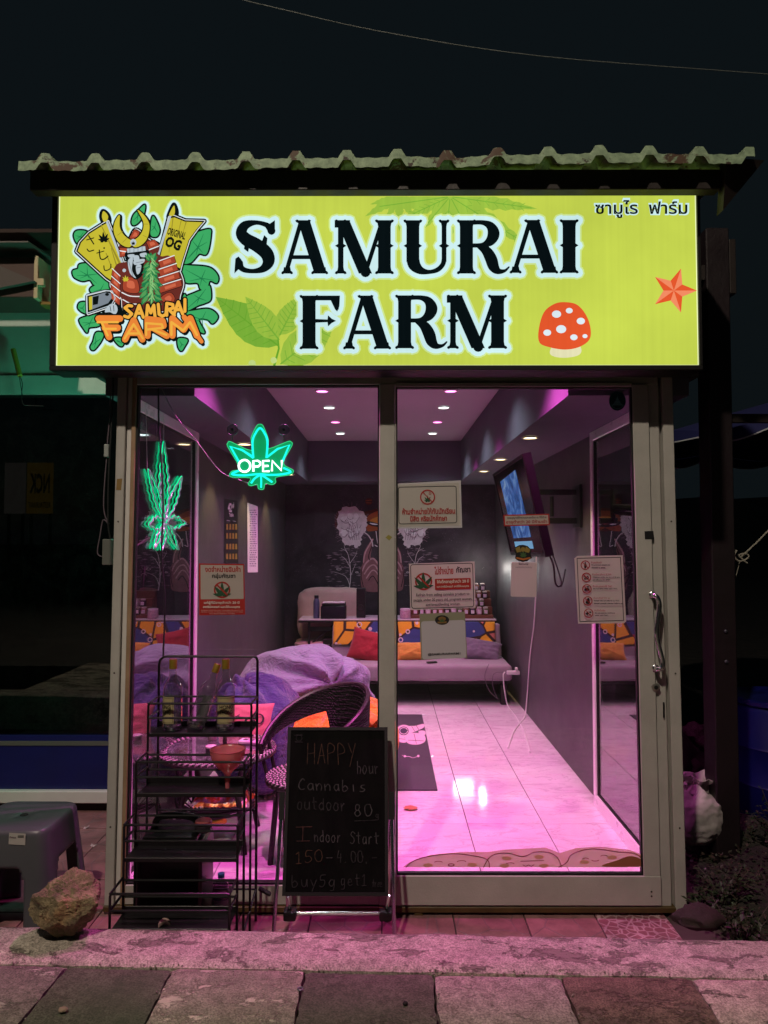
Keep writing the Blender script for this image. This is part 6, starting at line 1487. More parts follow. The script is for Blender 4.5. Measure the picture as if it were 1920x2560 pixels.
for x in (738, 1050):
    c = mn(x, 330, .010); mb = MB(); mb.tube([c + Vector((.0255 * math.cos(2 * PI * k / 28), 0, .0255 * math.sin(2 * PI * k / 28))) for k in range(28)], .002, 6, closed=True)
    mb.lathe([(.003, -.004), (.008, 0), (.007, .004)], c, 14, Matrix.Rotation(R(90), 4, 'X')); mb.tube([c + Vector((0, 0, -.025)), c + Vector((0, 0, -.05))], .0025, 6); mb.build('suction_cup', mat('cup_green', '#2b4a3d', .3), NE, smooth=True)
    mb = MB(); mb.lathe([(0, 0), (.024, .0)], c, 24, Matrix.Rotation(R(90), 4, 'X'), capb=False, capt=False); mb.build('suction_disc', glassmat('cup_clear', .10, (.55, .7, .62), .1), NE)
L = bpy.data.lights.new('lamp', 'POINT'); L.energy = 2.2; L.color = (.15, 1.0, .72); L.shadow_soft_size = .1
lo = bpy.data.objects.new('lamp', L); COL.objects.link(lo); lo.location = (0, .06, 0); lo.parent = NE

# wiggly neon hemp leaf against the left side window
NW_ = thing('neon_hemp_leaf', PX(345, 1270, -1.205), 'green wiggly hemp-leaf neon sign hanging against the left side window', 'neon sign')
ms = lambda X: (lambda u, v_: PX(280 + u * .40989, 940 + v_ * .40989, X))
def wig(bx, by, tx_, ty_, w_, n=16, a=.16):
    L_ = math.hypot(tx_ - bx, ty_ - by); dx, dy = (tx_ - bx) / L_, (ty_ - by) / L_; l, r = [], []
    for k in range(n + 1):
        t = k / n; q = w_ * math.sin(PI * min(1, t * .98 + .02) ** .8) * (1 + a * (1 if k % 2 else -1))
        l.append((bx + dx * L_ * t - dy * q, by + dy * L_ * t + dx * q)); r.append((bx + dx * L_ * t + dy * q, by + dy * L_ * t - dx * q))
    return l + r[::-1][1:]
lv = [wig(318, 880, 315, 400, 27, 16), wig(316, 870, 222, 570, 20, 12), wig(326, 870, 424, 612, 24, 12), wig(310, 890, 225, 905, 40, 8, .2), wig(335, 890, 447, 895, 36, 8, .2), wig(318, 900, 300, 1062, 16, 10), wig(326, 900, 402, 1056, 17, 10), wig(314, 900, 255, 1050, 14, 10)]
g1 = MB(); g2 = MB()
for l in lv:
    g1.tube([ms(-1.214)(x, y) for x, y in smooth(l, 3, True)], .0046, 6, closed=True); g2.tube([ms(-1.203)(x + 5, y + 3) for x, y in smooth(l, 3, True)], .0042, 6, closed=True)
g1.build('neon_tube', emit('neon_green', (.0, .9, .35), 1.5), NW_, smooth=True)
g2.build('clear_tube', mat('tube_clear', '#7c9c92', .15, 0, 0, em='#2fae86', ems=.22), NW_, smooth=True)
mb = MB(); mb.tube([ms(-1.205)(215, 570), ms(-1.205)(206, 130)], .0012, 5); mb.tube([ms(-1.205)(315, 400), ms(-1.205)(318, 120)], .0012, 5); mb.build('hanging_wire', WHITEP, NW_)
L = bpy.data.lights.new('lamp', 'AREA'); L.shape = 'ELLIPSE'; L.size = .6; L.size_y = .5; L.energy = 15; L.color = (.09, 1.0, .60)
lo = bpy.data.objects.new('lamp', L); COL.objects.link(lo); lo.parent = NW_; lo.location = Vector((-1.262, .56, 1.75)) - NW_.location; lo.rotation_euler = (0, R(90), 0)

# cables on the front pane
mb = MB(); mb.tube([P(x, y, .052) for x, y in smooth([(396, 968), (397, 1060), (402, 1130), (408, 1260), (404, 1380), (412, 1500), (408, 1640)], 6)], .0042, 6); tag(mb.build('black_cable', GASKET, None, P(400, 1300, .052), smooth=True), 'black cable hanging in a wavy line down inside the left pane', 'cable')
mb = MB(); mb.tube([P(x, y, .06) for x, y in smooth([(405, 972), (440, 1040), (490, 1100), (549, 1176), (600, 1200), (640, 1213), (680, 1208)], 6)], .0013, 6); tag(mb.build('white_wire', mat('wire_pale', '#8a8688', .5), None, P(550, 1176, .06), smooth=True), 'thin white wire sagging from the left corner to the neon OPEN sign', 'cable')
# cord with inline switch beside the left jamb
cs = thing('switch_cord', P(268, 1120, -.004), 'grey mains cord with inline switch hanging down left of the jamb', 'cord')
mb = MB(); mb.tube([P(x, y, -.004) for x, y in smooth([(277, 940), (275, 1030), (268, 1112)], 6)], .003, 6); mb.tube([P(x, y, -.004) for x, y in smooth([(267, 1142), (262, 1200), (259, 1262), (263, 1290), (272, 1310), (258, 1300), (250, 1340), (244, 1384), (262, 1392)], 6)], .003, 6); mb.build('cord', mat('cord_grey', ''), cs, smooth=True)
mb = MB(); c = P(267, 1127, -.008); mb.bevbox((c.x - .011, -.018, c.z - .030), (c.x + .011, .0, c.z + .030), .003); mb.build('switch', mat('switch_grey', '#8f9692', .4), cs)
mb = MB(); c = P(272, 1380, 0); mb.bevbox((c.x - .02, -.03, c.z - .06), (c.x + .018, .02, c.z + .06), .003); tag(mb.build('junction_box', mat('box_grey', '#5f625c', .5), None, c), 'small grey junction box on the outer face of the left jamb', 'junction box')
mb = MB(); mb.tube([P(x, y, -.012) for x, y in smooth([(283, 942), (281, 1020), (272, 1180), (270, 1300), (276, 1350)], 6)], .004, 6); tag(mb.build('black_cable', GASKET, None, P(272, 1180, -.012), smooth=True), 'black cable running down the outer edge of the left jamb', 'cable')

# geckos
def gecko(pth, X, s_, label, flip=1):
    f = ms(X); mb = MB(); p = smooth(pth, 5); n = len(p)
    def rad(t): return s_ * (0.55 + .45 * min(1, t * 9)) * (1 if t < .12 else (.75 if t < .18 else (1.05 if t < .42 else max(.12, 1.05 * (1 - (t - .42) / .6)))))
    mb.tube([f(x, y) for x, y in p], [rad(i / (n - 1)) for i in range(n)], 8)
    for t, sg in ((.2, 1), (.2, -1), (.42, 1), (.42, -1)):
        i = int(t * (n - 1)); a = Vector(p[i]); d = (Vector(p[i + 1]) - a).normalized(); q = Vector((-d.y, d.x)) * sg; k = 1 if t < .3 else -1
        e1 = a + q * 10 - d * 2 * k; e2 = a + q * 15 - d * 9 * k
        mb.tube([f(*a), f(*e1), f(*e2)], [s_ * .4, s_ * .3, s_ * .22], 6)
        for j in (-1, 0, 1): mb.tube([f(*e2), f(*(e2 - d * 5 * k + q * (j * 4 + 2)))], [s_ * .15, s_ * .12], 4)
    tag(mb.build('gecko', mat('gecko_brown', '#1a1614', .6), None, f(*pth[1]), smooth=True), label, 'gecko')
gecko([(230, 987), (205, 1002), (180, 1018), (160, 1030), (143, 1055)], -1.221, .0075, 'dark gecko clinging to the left side window just below the neon leaf')
gecko([(198, 1162), (197, 1185), (194, 1220), (191, 1260), (190, 1300)], -1.221, .005, 'slim gecko with long tail lower on the left side window')

# ------------------------------------------------------------------ wire rack
DB_ = 2.74; dep = [3.148, 3.006, 2.876, 2.74]; RX0, RX1 = -1.032, -.585; YBK = -.060; railz = [.955, .748, .543, .342, .137]
tz_ = -.038
rk = thing('wire_rack', (-.81, -.35, tz_), 'black stepped wire display rack with four shelves in front of the left pane', 'rack')
fy = [d - 3.35 for d in dep]; W = .0048
SHELF = mat('shelf_metal', '#1d1a1d', .35, .2, .25, 18)
def wire(pts, r=W, nm='wire', closed=False):
    mb = MB(); mb.tube(pts, r, 8, closed=closed); return mb.build(nm, BLACKM, rk, smooth=True)
ztop = 1.66 - .579 * (2.74 / 3.0) * 1.0; ztop = P(500, 1641, YBK).z
hoop = [(RX0, YBK, tz_), (RX0, YBK, ztop - .04), (RX0 + .006, YBK, ztop - .015), (RX0 + .022, YBK, ztop - .002), (RX0 + .04, YBK, ztop), (RX1 - .02, YBK, ztop), (RX1 - .006, YBK, ztop - .004), (RX1, YBK, ztop - .02), (RX1, YBK, tz_)]
wire(hoop, .006, 'back_frame')
wire([(RX0, YBK, railz[0] + .0), (RX1, YBK, railz[0])]); wire([(RX0, YBK, .86), (RX1, YBK, .86)]); wire([(RX0, YBK, .45), (RX1, YBK, .45)]); wire([(RX0, YBK, .10), (RX1, YBK, .10)]); wire([(RX1, YBK, .10), (RX1, fy[3], .02)])
for k in range(4):
    y = fy[k]; yb = YBK if k == 0 else fy[k - 1]; z = railz[k]; zs = z - .131
    wire([(RX0, y, tz_), (RX0, y, z - .008), (RX0 + .003, y, z - .002), (RX0 + .01, y, z), (RX1 - .01, y, z), (RX1 - .003, y, z - .002), (RX1, y, z - .008), (RX1, y, tz_)], .0052, 'front_frame')
    for x in (RX0, RX1): wire([(x, y, z), (x, yb, z)])
    wire([(RX0, y, z - .062), (RX1, y, z - .062)]); 
    if k: wire([(RX0, yb, z - .012), (RX1, yb, z - .012)]); wire([(RX0, yb, z - .075), (RX1, yb, z - .075)])
    for x in (RX0, RX1): wire([(x, y, z - .062), (x, yb, z - .062)])
    mb = MB(); mb.bevbox((RX0 + .004, y - .001, zs - .012), (RX1 - .004, y + .003, zs + .004), .001); mb.bevbox((RX0 + .004, y + .0035, zs - .003), (RX1 - .004, yb - .006, zs), .001); mb.bevbox((RX0 + .004, yb - .0055, zs - .003), (RX1 - .004, yb - .003, zs + .022), .001); mb.build('shelf', SHELF, rk)
mb = MB(); mb.bevbox((RX0 + .004, fy[3], tz_ + .03), (RX1 - .004, fy[3] + .13, tz_ + .034), .001); mb.build('shelf', SHELF, rk)

# bottles ---------------------------------------------------------------------------
BG = glassmat('bottle_glass', .16, (.90, .90, .92), .15, .05, 1.7, 20); LBL = mat('bottle_label', '#a89a72', .5); LBK = mat('label_black', '#1a1512', .5)
def bottle(base, top, label, turn=0, dark=False):
    base, top = Vector(base), Vector(top); ax = (top - base); H = ax.length; q = Vector((0, 0, 1)).rotation_difference(ax.normalized()).to_matrix().to_4x4()
    th = thing('glass_bottle', base, label, 'bottle', 'empty spirit bottles on the top shelf of the rack')
    s_ = H / .31; pr = [(.010, .006), (.036, .0), (.041, .006), (.0415, .02), (.040, .10), (.041, .165), (.039, .190), (.030, .207), (.021, .222), (.0165, .238), (.0145, .262), (.0142, .276)]
    mb = MB(); mb.lathe([(r * s_, z * s_) for r, z in pr], base, 32, q, capt=False); mb.build('glass', BG, th, smooth=True, ang=60)
    mb = MB(); mb.lathe([(r * s_, z * s_) for r, z in ((.006, .012), (.032, .007), (.036, .012), (.037, .02), (.01, .024))], base, 24, q); mb.build('thick_base', glassmat('bottle_base', .35, (.8, .8, .82), .1, .05, 1), th, smooth=True)
    mb = MB(); mb.lathe([(r * s_, z * s_) for r, z in ((.0165, .266), (.0168, .305), (.016, .3075))], base, 24, q, capt=False); mb.lathe([(r * s_, z * s_) for r, z in ((.0172, .272), (.0172, .276))], base, 24, q, False, False); mb.build('cap', GOLD, th, smooth=True, ang=40)
    mb = MB(); mb.lathe([(r * s_, z * s_) for r, z in ((.0162, .3078), (.013, .3095), (0.001, .3095))], base, 20, q); mb.build('cap_top', mat('cap_red', '#5c2a22', .5), th)
    def lab(a0, a1, z0, z1, dr=.0008):
        def f(u, v_):
            a = R(a0 + (a1 - a0) * u); z = z0 + (z1 - z0) * v_; r = (.0418 + dr)
            return q @ Vector((r * s_ * math.cos(a), r * s_ * math.sin(a), z * s_)) + base
        return f
    mb = MB(); mb.grid(lab(turn - 58, turn + 58, .035, .15), 14, 2); mb.build('label', mat('label_back', '#6a6468', .6) if dark else LBL, th, fix=False)
    if not dark:
        for txt, z0, z1 in (('HONG', .098, .116), ('THONG', .076, .094)):
            v, f = text_mesh(txt, .03); ax0, ax1 = min(a for a, _ in v), max(a for a, _ in v); g = lab(turn - 40, turn + 40, 0, .15, .0022)
            mb = MB(); mb.add([g((a - ax0) / (ax1 - ax0), (z0 + (b_ + .02) / .74 * (z1 - z0)) / .15) for a, b_ in v], f); mb.build('lettering', LBK, th, fix=False)
        g = lab(turn - 52, turn + 52, .04, .145, .0016); mb = MB(); ring = [(0, 0), (1, 0), (1, 1), (0, 1), (0, 0)]
        pts = []
        for (a, b_), (c, d) in zip(ring, ring[1:]): pts += [(a + (c - a) * k / 8, b_ + (d - b_) * k / 8) for k in range(8)]
        mb.tube([g(u, v_) for u, v_ in pts], .0007, 4, closed=True); mb.build('label_border', LBK, th)
zs1 = railz[0] - .131 + .001
bottle((P(431, 1821, -.13).x, -.13, zs1), (P(431, 1821, -.13).x, -.13, zs1 + .312), 'upright bottle at the left end of the rack top shelf, gold cap', -125)
bottle((P(487, 1822, -.14).x + .0, -.145, zs1 + .012), (P(540, 1655, -.14).x, -.10, zs1 + .285), 'leaning bottle in the middle, tilted against the right-hand one', 60, True)
bottle((P(563, 1821, -.13).x, -.13, zs1), (P(563, 1821, -.13).x, -.13, zs1 + .312), 'upright bottle at the right of the top shelf, label showing HONG THONG', -72)
# funnel
fx = P(568, 1900, -.28); z2_ = railz[1] - .131 + .001
fn_ = thing('funnel', (fx.x, -.27, z2_), 'pink translucent plastic funnel standing on the second shelf of the rack', 'funnel')
m, t, b = newmat('funnel_pink'); b.inputs['Base Color'].default_value = srgb('#e0737e') + (1,); b.inputs['Roughness'].default_value = .25; b.inputs['Alpha'].default_value = .72; b.inputs['Subsurface Weight'].default_value = .3
mb = MB(); mb.lathe([(.009, .0), (.0125, .055), (.016, .062), (.040, .090), (.062, .120), (.069, .150), (.071, .160), (.073, .161), (.0735, .154), (.066, .118), (.043, .086)], (fx.x, -.27, z2_), 36, capb=False, capt=False); mb.build('cone', m, fn_, smooth=True, ang=70)
mb = MB(); mb.lathe([(.0718, .158), (.0745, .160), (.0745, .164), (.0718, .165)], (fx.x, -.27, z2_), 36, capb=False, capt=False); mb.build('rim', mat('funnel_rim', '#b84a58', .3), fn_, smooth=True)
# black canister
cn = thing('canister', (-.905, -.2, tz_), 'black plastic jerry can with a carrying handle behind the lower shelves of the rack', 'canister')
mb = MB(); mb.bevbox((-1.045, -.315, tz_), (-.765, -.09, .40), .03, seg=3); mb.bevbox((-1.02, -.30, .405), (-.79, -.10, .425), .009, seg=2); mb.build('body', mat('canister_black', '#060607', .35), cn, smooth=True, ang=35)
mb = MB(); mb.tube(smooth([(-1.0, -.2, .42), (-.985, -.2, .465), (-.94, -.2, .478), (-.86, -.2, .475), (-.82, -.2, .46), (-.80, -.2, .42)], 5), .015, 10); mb.build('handle', mat('canister_black', ''), cn, smooth=True)
rj = thing('jar', (-.80, -.235, .426), 'dark jar with a dull red lid standing on the black canister', 'jar'); c = Vector((P(508, 2049, -.24).x, -.235, .426))
mb = MB(); mb.lathe([(.032, .0), (.036, .004), (.036, .026), (.033, .03)], c, 24); mb.build('body', mat('jar_smoke', '#2a2027', .2), rj, smooth=True); mb = MB(); mb.lathe([(.034, .031), (.036, .033), (.035, .044), (.0, .045)], c, 24); mb.build('lid', mat('lid_red', '#a0463c', .45), rj, smooth=True, ang=40)
# water bottle beside it
wb_ = thing('plastic_bottle', (-.70, -.2, tz_), 'clear plastic water bottle with white label standing right of the black canister', 'bottle'); c = Vector((P(553, 2200, -.2).x, -.2, tz_))
mb = MB(); mb.lathe([(.03, 0), (.036, .008), (.034, .03), (.037, .06), (.036, .12), (.037, .2), (.030, .225), (.014, .248), (.013, .262)], c, 24); mb.build('body', glassmat('pet', .14, (.8, .75, .82), .15, .03, .9, 30), wb_, smooth=True)
mb = MB(); mb.lathe([(.0375, .075), (.0375, .17)], c, 24, None, False, False); mb.build('label', mat('pet_label', '#a79dae', .4), wb_, smooth=True); mb = MB(); mb.lathe([(.0145, .255), (.0145, .272), (.001, .273)], c, 16); mb.build('cap', mat('cap_blue', '#39508f', .4), wb_)
# small things at its foot
def lump(c, r, m_, name, label, cat, sd=0, sq=(1, 1, .7), det=2, amp=.25, sub=3):
    bm = bmesh.new(); bmesh.ops.create_icosphere(bm, subdivisions=sub, radius=1)
    for v in bm.verts:
        n = v.co.normalized(); k = 1 + amp * noise.noise(n * 1.4 + Vector((sd, 0, 0))) + amp * .5 * noise.noise(n * 3.5 + Vector((sd, 5, 0))) + amp * .16 * noise.noise(n * 11 + Vector((sd, 9, 0)))
        v.co = Vector((n.x * k * r * sq[0], n.y * k * r * sq[1], max(-.86, n.z * k) * r * sq[2] + .86 * r * sq[2]))
    me = bpy.data.meshes.new(name); bm.to_mesh(me); bm.free(); me.materials.append(m_); me.transform(Matrix.Translation(c)); o = link_mesh(name, me, None, Vector(c), True, 50); return tag(o, label, cat) if label else o
lump((P(655, 2258, -.35).x, -.30, tz_), .040, mat('coal', '#0d0a0d', .6), 'lump', 'black lump lying between the rack and the chalkboard', 'stone', 3, (1, .9, .9))
def petal_(x, y, z, s_, m_, label, rz, nm='dry_leaf'):
    mb = MB(); M_ = Matrix.Translation((x, y, z)) @ Matrix.Rotation(rz, 4, 'Z')
    mb.grid(lambda u, v_: M_ @ Vector(((u - .5) * s_ * 2, (v_ - .5) * s_ * math.sin(PI * (.06 + .9 * u)) * 1.1, .012 * math.sin(u * 3) + .01 * (v_ - .5) ** 2 * 8)), 10, 6); tag(mb.build(nm, m_, None, Vector((x, y, z)), smooth=True, fix=False), label, 'leaf')
petal_(P(412, 2282, -.58).x, -.585, .205, .022, mat('leaf_pale', '#a78f86', .7), 'pale dry leaf stuck on the edge under the rack', .5)
# chair foot / black plug right of the rack
mb = MB(); c = P(660, 2232, -.15); mb.bevbox((-.03, -.012, 0), (.03, .012, .014), .004, Matrix.Translation((c.x, -.15, c.z)) @ Matrix.Rotation(R(28), 4, 'Y')); tag(mb.build('clip', GASKET, None, c), 'small black clip resting on the sill beside the rack', 'clip')

# ------------------------------------------------------------------ chalkboard
cb = thing('chalkboard', (-.22, -.2, tz_), 'black pavement chalkboard with faint handwriting and chrome legs, leaning before the mullion', 'chalkboard')
bl, br = P(705.7, 2239, -.262), P(970.6, 2240, -.262); tl, tr2 = P(720.5, 1818, -.066), P(969, 1813, -.066); tr2.z = tl.z; br.z = bl.z
bn_ = (br - bl).cross(tl - bl).normalized(); bn_ = bn_ if bn_.y < 0 else -bn_
def slabq(a, b_, c, d, t0, t1): 
    mb = MB(); o = [a, b_, c, d]; mb.add([p + bn_ * t0 for p in o] + [p + bn_ * t1 for p in o], [(0, 1, 2, 3), (7, 6, 5, 4), (0, 4, 5, 1), (1, 5, 6, 2), (2, 6, 7, 3), (3, 7, 4, 0)]); return mb
bq = lambda u, v_: (bl.lerp(br, u)).lerp(tl.lerp(tr2, u), v_)
m, t, b = newmat('slate'); v = t.coords(); st = t.add('ShaderNodeMapping'); st.inputs['Scale'].default_value = (1, 1, .35); t.link(v, st.inputs[0]); f = t.noise(st.outputs[0], 9, 8, .7, .8)
t.link(t.ramp(f, [(.4, (.0015, .0014, .0015)), (.75, (.006, .0055, .0055))]), b.inputs['Base Color']); b.inputs['Roughness'].default_value = .75; b.inputs['Specular IOR Level'].default_value = .1
slabq(bq(.03, .02), bq(.97, .02), bq(.97, .98), bq(.03, .98), 0, .004).build('slate', m, cb)
fm = MB()
for a, b_, c, d in ((0, 0, 1, .0199), (0, .9801, 1, 1), (0, .02, .0299, .98), (.9701, .02, 1, .98)):
    q = slabq(bq(a, b_), bq(c, b_), bq(c, d), bq(a, d), -.008, .009); fm.add(q.v, q.f)
fm.build('frame', GASKET, cb)
cbm = lambda u, v_, h: PL(560 + u * .31344, 1780 + v_ * .31344, bl + bn_ * (.0045 + h), bn_)
HF = {'H': [[(0, 0), (.02, 1)], [(.85, 0), (.8, 1)], [(0, .5), (.9, .55)]], 'A': [[(0, 0), (.45, 1), (.9, .05)], [(.15, .4), (.75, .42)]], 'P': [[(.1, 0), (.05, 1), (.7, .9), (.75, .6), (.1, .5)]], 'Y': [[(0, 1), (.45, .55)], [(.9, 1), (.3, -.1)]],
      'h': [[(.05, 1), (.1, 0)], [(.1, .4), (.4, .6), (.7, .4), (.75, 0)]], 'o': [circle((.4, .3), .33, 10) + [circle((.4, .3), .33, 10)[0]]], 'u': [[(.05, .6), (.1, .15), (.4, 0), (.7, .2), (.75, .6)], [(.75, .6), (.8, 0)]], 'r': [[(.1, .6), (.15, 0)], [(.15, .35), (.4, .6), (.65, .55)]],
      'C': [[(.85, .9), (.5, 1), (.1, .7), (.05, .3), (.3, .02), (.85, .08)]], 'a': [[(.7, .55), (.3, .6), (.05, .3), (.3, 0), (.7, .2), (.7, .6), (.8, 0)]], 'n': [[(.05, .6), (.1, 0)], [(.1, .35), (.4, .6), (.7, .4), (.75, 0)]], 'b': [[(.1, 1), (.1, .05), (.5, 0), (.7, .25), (.4, .5), (.1, .35)]], 'i': [[(.3, .6), (.35, 0)]],
      's': [[(.7, .6), (.25, .55), (.3, .35), (.65, .2), (.5, 0), (.1, .02)]], 't': [[(.35, 1), (.4, .1), (.65, .02)], [(.05, .65), (.75, .68)]], 'd': [[(.7, 1), (.72, 0)], [(.7, .45), (.35, .6), (.05, .3), (.3, 0), (.7, .15)]], 'S': [[(.8, .85), (.4, 1), (.1, .75), (.6, .45), (.7, .15), (.35, 0), (.05, .1)]],
      'I': [[(.4, 0), (.45, 1)], [(0, 1), (.95, 1)], [(0, 0), (.85, .02)]], '1': [[(.1, .8), (.4, 1), (.4, 0)], [(.1, 0), (.75, .02)]], '5': [[(.8, 1), (.2, .98), (.15, .55), (.6, .55), (.75, .25), (.4, 0), (.05, .08)]], '0': [circle((.42, .5), .42, 12, .5) + [circle((.42, .5), .42, 12, .5)[0]]], '8': [circle((.4, .74), .25, 10) + [circle((.4, .74), .25, 10)[0]], circle((.42, .24), .33, 10, .25) + [circle((.42, .24), .33, 10, .25)[0]]],
      '4': [[(.3, 1), (.05, .4), (.8, .42)], [(.6, .8), (.6, 0)]], '-': [[(.05, .4), (.85, .42)]], '.': [[(.2, 0), (.24, .03)]], ',': [[(.3, .05), (.2, -.12)]], 'y': [[(.1, .6), (.4, .1)], [(.75, .6), (.2, -.35)]], 'g': [[(.7, .55), (.3, .6), (.1, .3), (.35, .05), (.7, .2), (.7, .6), (.65, -.25), (.2, -.3)]], 'e': [[(.1, .3), (.7, .35), (.5, .6), (.15, .5), (.1, .15), (.4, 0), (.75, .1)]], 'f': [[(.7, 1), (.4, .95), (.35, 0)], [(.1, .55), (.65, .57)]], ' ': []}
def chalk(txt, x0, x1, y, h, w_=5, slope=0):
    o = []; n = len(txt); cw = (x1 - x0) / n
    for i, ch in enumerate(txt):
        for l in HF[ch]:
            p = [(x0 + cw * (i + .08 + a * .84) + random.uniform(-4, 4), y + slope * i - b_ * h * random.uniform(.96, 1.04)) for a, b_ in l]
            o += stroke(smooth(p, 3) if len(p) > 3 else p, w_, 5)
    return o
ch1 = mat('chalk_orange', '#3a2618', .95, 0, .8, 45); ch2 = mat('chalk_grey', '#393738', .95, 0, .8, 45); ch3 = mat('chalk_dim', '#242223', .95, 0, .8, 45); ch4 = mat('chalk_red', '#3c201d', .95, 0, .8, 45)
A_ = Art(cbm, .0003)
A_.layer(ch1, chalk('HAPPY', 660, 1060, 415, 165, 6, 1)); A_.layer(ch2, chalk('hour', 1055, 1245, 492, 100, 6)); A_.layer(ch2, chalk('Cannabis', 590, 1145, 620, 85, 7, 2)); A_.layer(ch3, chalk('outdoor', 580, 985, 775, 95, 7, 2)); A_.layer(ch2, chalk('80', 1030, 1195, 830, 95, 7)); A_.layer(ch3, chalk('g', 1200, 1245, 845, 50, 5)); A_.layer(ch3, stroke([(1040, 870), (1210, 862)], 5))
A_.layer(ch4, chalk('I', 565, 715, 1030, 115, 7)); A_.layer(ch2, chalk('ndoor', 715, 945, 1035, 90, 6, 1)); A_.layer(ch2, chalk('Start', 1005, 1245, 1050, 95, 6, 1)); A_.layer(ch1, chalk('150', 560, 800, 1210, 95, 7, -8)); A_.layer(ch2, chalk('-', 805, 880, 1200, 90, 6)); A_.layer(ch3, chalk('4.00,-', 895, 1230, 1200, 90, 7)); A_.layer(ch3, chalk('buy5g', 535, 900, 1395, 95, 7, 0)); A_.layer(ch3, chalk('get1', 925, 1150, 1385, 90, 6)); A_.layer(ch3, chalk('free', 1180, 1265, 1395, 60, 5))
A_.layer(ch3, sum([stroke([(565 + 9 * k + random.uniform(-3, 3), 180 + 55 * j + random.uniform(-4, 4)), (572 + 9 * k, 188 + 55 * j)], 4, 4) for k in range(7) for j in (0, 1)], []) + stroke(circle((598, 208), 24, 10) + [(622, 208)], 3))
tag(A_.build('handwriting', cb), kind='stuff')
rad_ = .0085
for sg, u in ((-1, -.035), (1, 1.035)):
    a = bq(u, .62) ; top_ = bq(u, .66)
    mb = MB(); c = bq(u, .56); q = slabq(bq(u - .027, .435), bq(u + .027, .435), bq(u + .027, .60), bq(u - .027, .60), -.018, .010); q.build('bracket', mat('bracket_black', '#0c0b0c', .5), cb)
    ft = Vector((c.x + sg * .012, -.33, tz_)); mb = MB(); mb.tube([bq(u, .50), ft], rad_, 12); mb.build('leg', CHROME, cb, smooth=True)
    mb = MB(); mb.tube([bq(u, .55) - bn_ * .01, Vector((c.x - sg * .02, -.06, tz_))], rad_, 12); mb.build('leg', CHROME, cb, smooth=True)
lbar = P(742, 2283, -.20); rbar = P(948, 2284, -.20); rbar.z = lbar.z
mb = MB(); mb.tube([lbar, rbar], .0075, 12); mb.tube([P(722, 2240, -.225), lbar + Vector((-.03, .0, .01))], .008, 10); mb.tube([P(972, 2240, -.225), rbar + Vector((.03, .0, .01))], .008, 10); mb.build('foot_bar', CHROME, cb, smooth=True)
for x_ in (lbar.x - .055, rbar.x): mb = MB(); mb.bevbox((x_, -.235, lbar.z - .02), (x_ + .055, -.175, lbar.z + .02), .01, seg=2); mb.build('corner_joint', mat('bracket_black', ''), cb, smooth=True, ang=40)

# ------------------------------------------------------------------ stool
stx, sty, SH = -1.625, -.075, .47
stl = thing('plastic_stool', (stx, sty, tz_), 'grey plastic stool with a paper label on its front, left of the shop', 'stool')
def sup(a, h, n=7):
    c, s_ = math.cos(a), math.sin(a); k = (abs(c) ** n + abs(s_) ** n) ** (-1 / n); return (c * k * h, s_ * k * h)
mb = MB(); NU, NV = 144, 36; b0 = 0
prof = [(.004, SH), (.06, SH), (.12, SH), (.168, SH)] + [(.176, SH - .006), (.181, SH - .02)] + [(.181 + .05 * (t / 31) , SH - .02 - (SH - .02) * t / 31) for t in range(1, 32)]
for (h, z) in prof:
    for i in range(NU):
        x, y = sup(2 * PI * i / NU, h); mb.v.append(Vector((stx + x, sty + y, tz_ + z)))
for j in range(len(prof) - 1):
    for i in range(NU):
        a = 2 * PI * (i + .5) / NU; x, y = sup(a, 1); sd = min(abs(x), abs(y)) / max(abs(x), abs(y)); z = (prof[j][1] + prof[j + 1][1]) / 2
        zo = .315 if sd < .36 else (.315 - .06 * ((sd - .36) / .18) ** 2 if sd < .54 else 0)
        if j > 5 and z < zo: continue
        i2 = (i + 1) % NU; mb.face((j * NU + i, j * NU + i2, (j + 1) * NU + i2, (j + 1) * NU + i), 0)
so_ = mb.build('body', mat('stool_plastic', '#4a4c50', .38, 0, .06, 5), stl, smooth=True, ang=50)
sm = so_.modifiers.new('thick', 'SOLIDIFY'); sm.thickness = .012; sm.offset = -1
mb = MB(); mb.lathe([(.014, .001), (.0, .001)], (stx, sty, tz_ + SH), 20, None, False, False); mb.tube([(stx + .015 * math.cos(k * PI / 10), sty + .015 * math.sin(k * PI / 10), tz_ + SH + .001) for k in range(20)], .0025, 6, closed=True); mb.build('drain_hole', mat('hole_dark', '#0c0c0d', .8), stl)
stk = lambda u, v_, h: P(u * .25316, 1780 + v_ * .25316, sty - .187) + Vector((0, -h, 0))
th = Art(stk, .0012); th.layer(mat('label_paper', '#a8a49e', .6), [[(92, 1192), (255, 1200), (250, 1315), (86, 1305)]]); th.layer(INKB, [[(180 + k * 6, 1215), (183 + k * 6, 1215), (182 + k * 6, 1240), (179 + k * 6, 1240)] for k in range(10)]); th.text(INKB, 'Price', 100, 1225, 160, 1242, .02); th.build('label', stl)

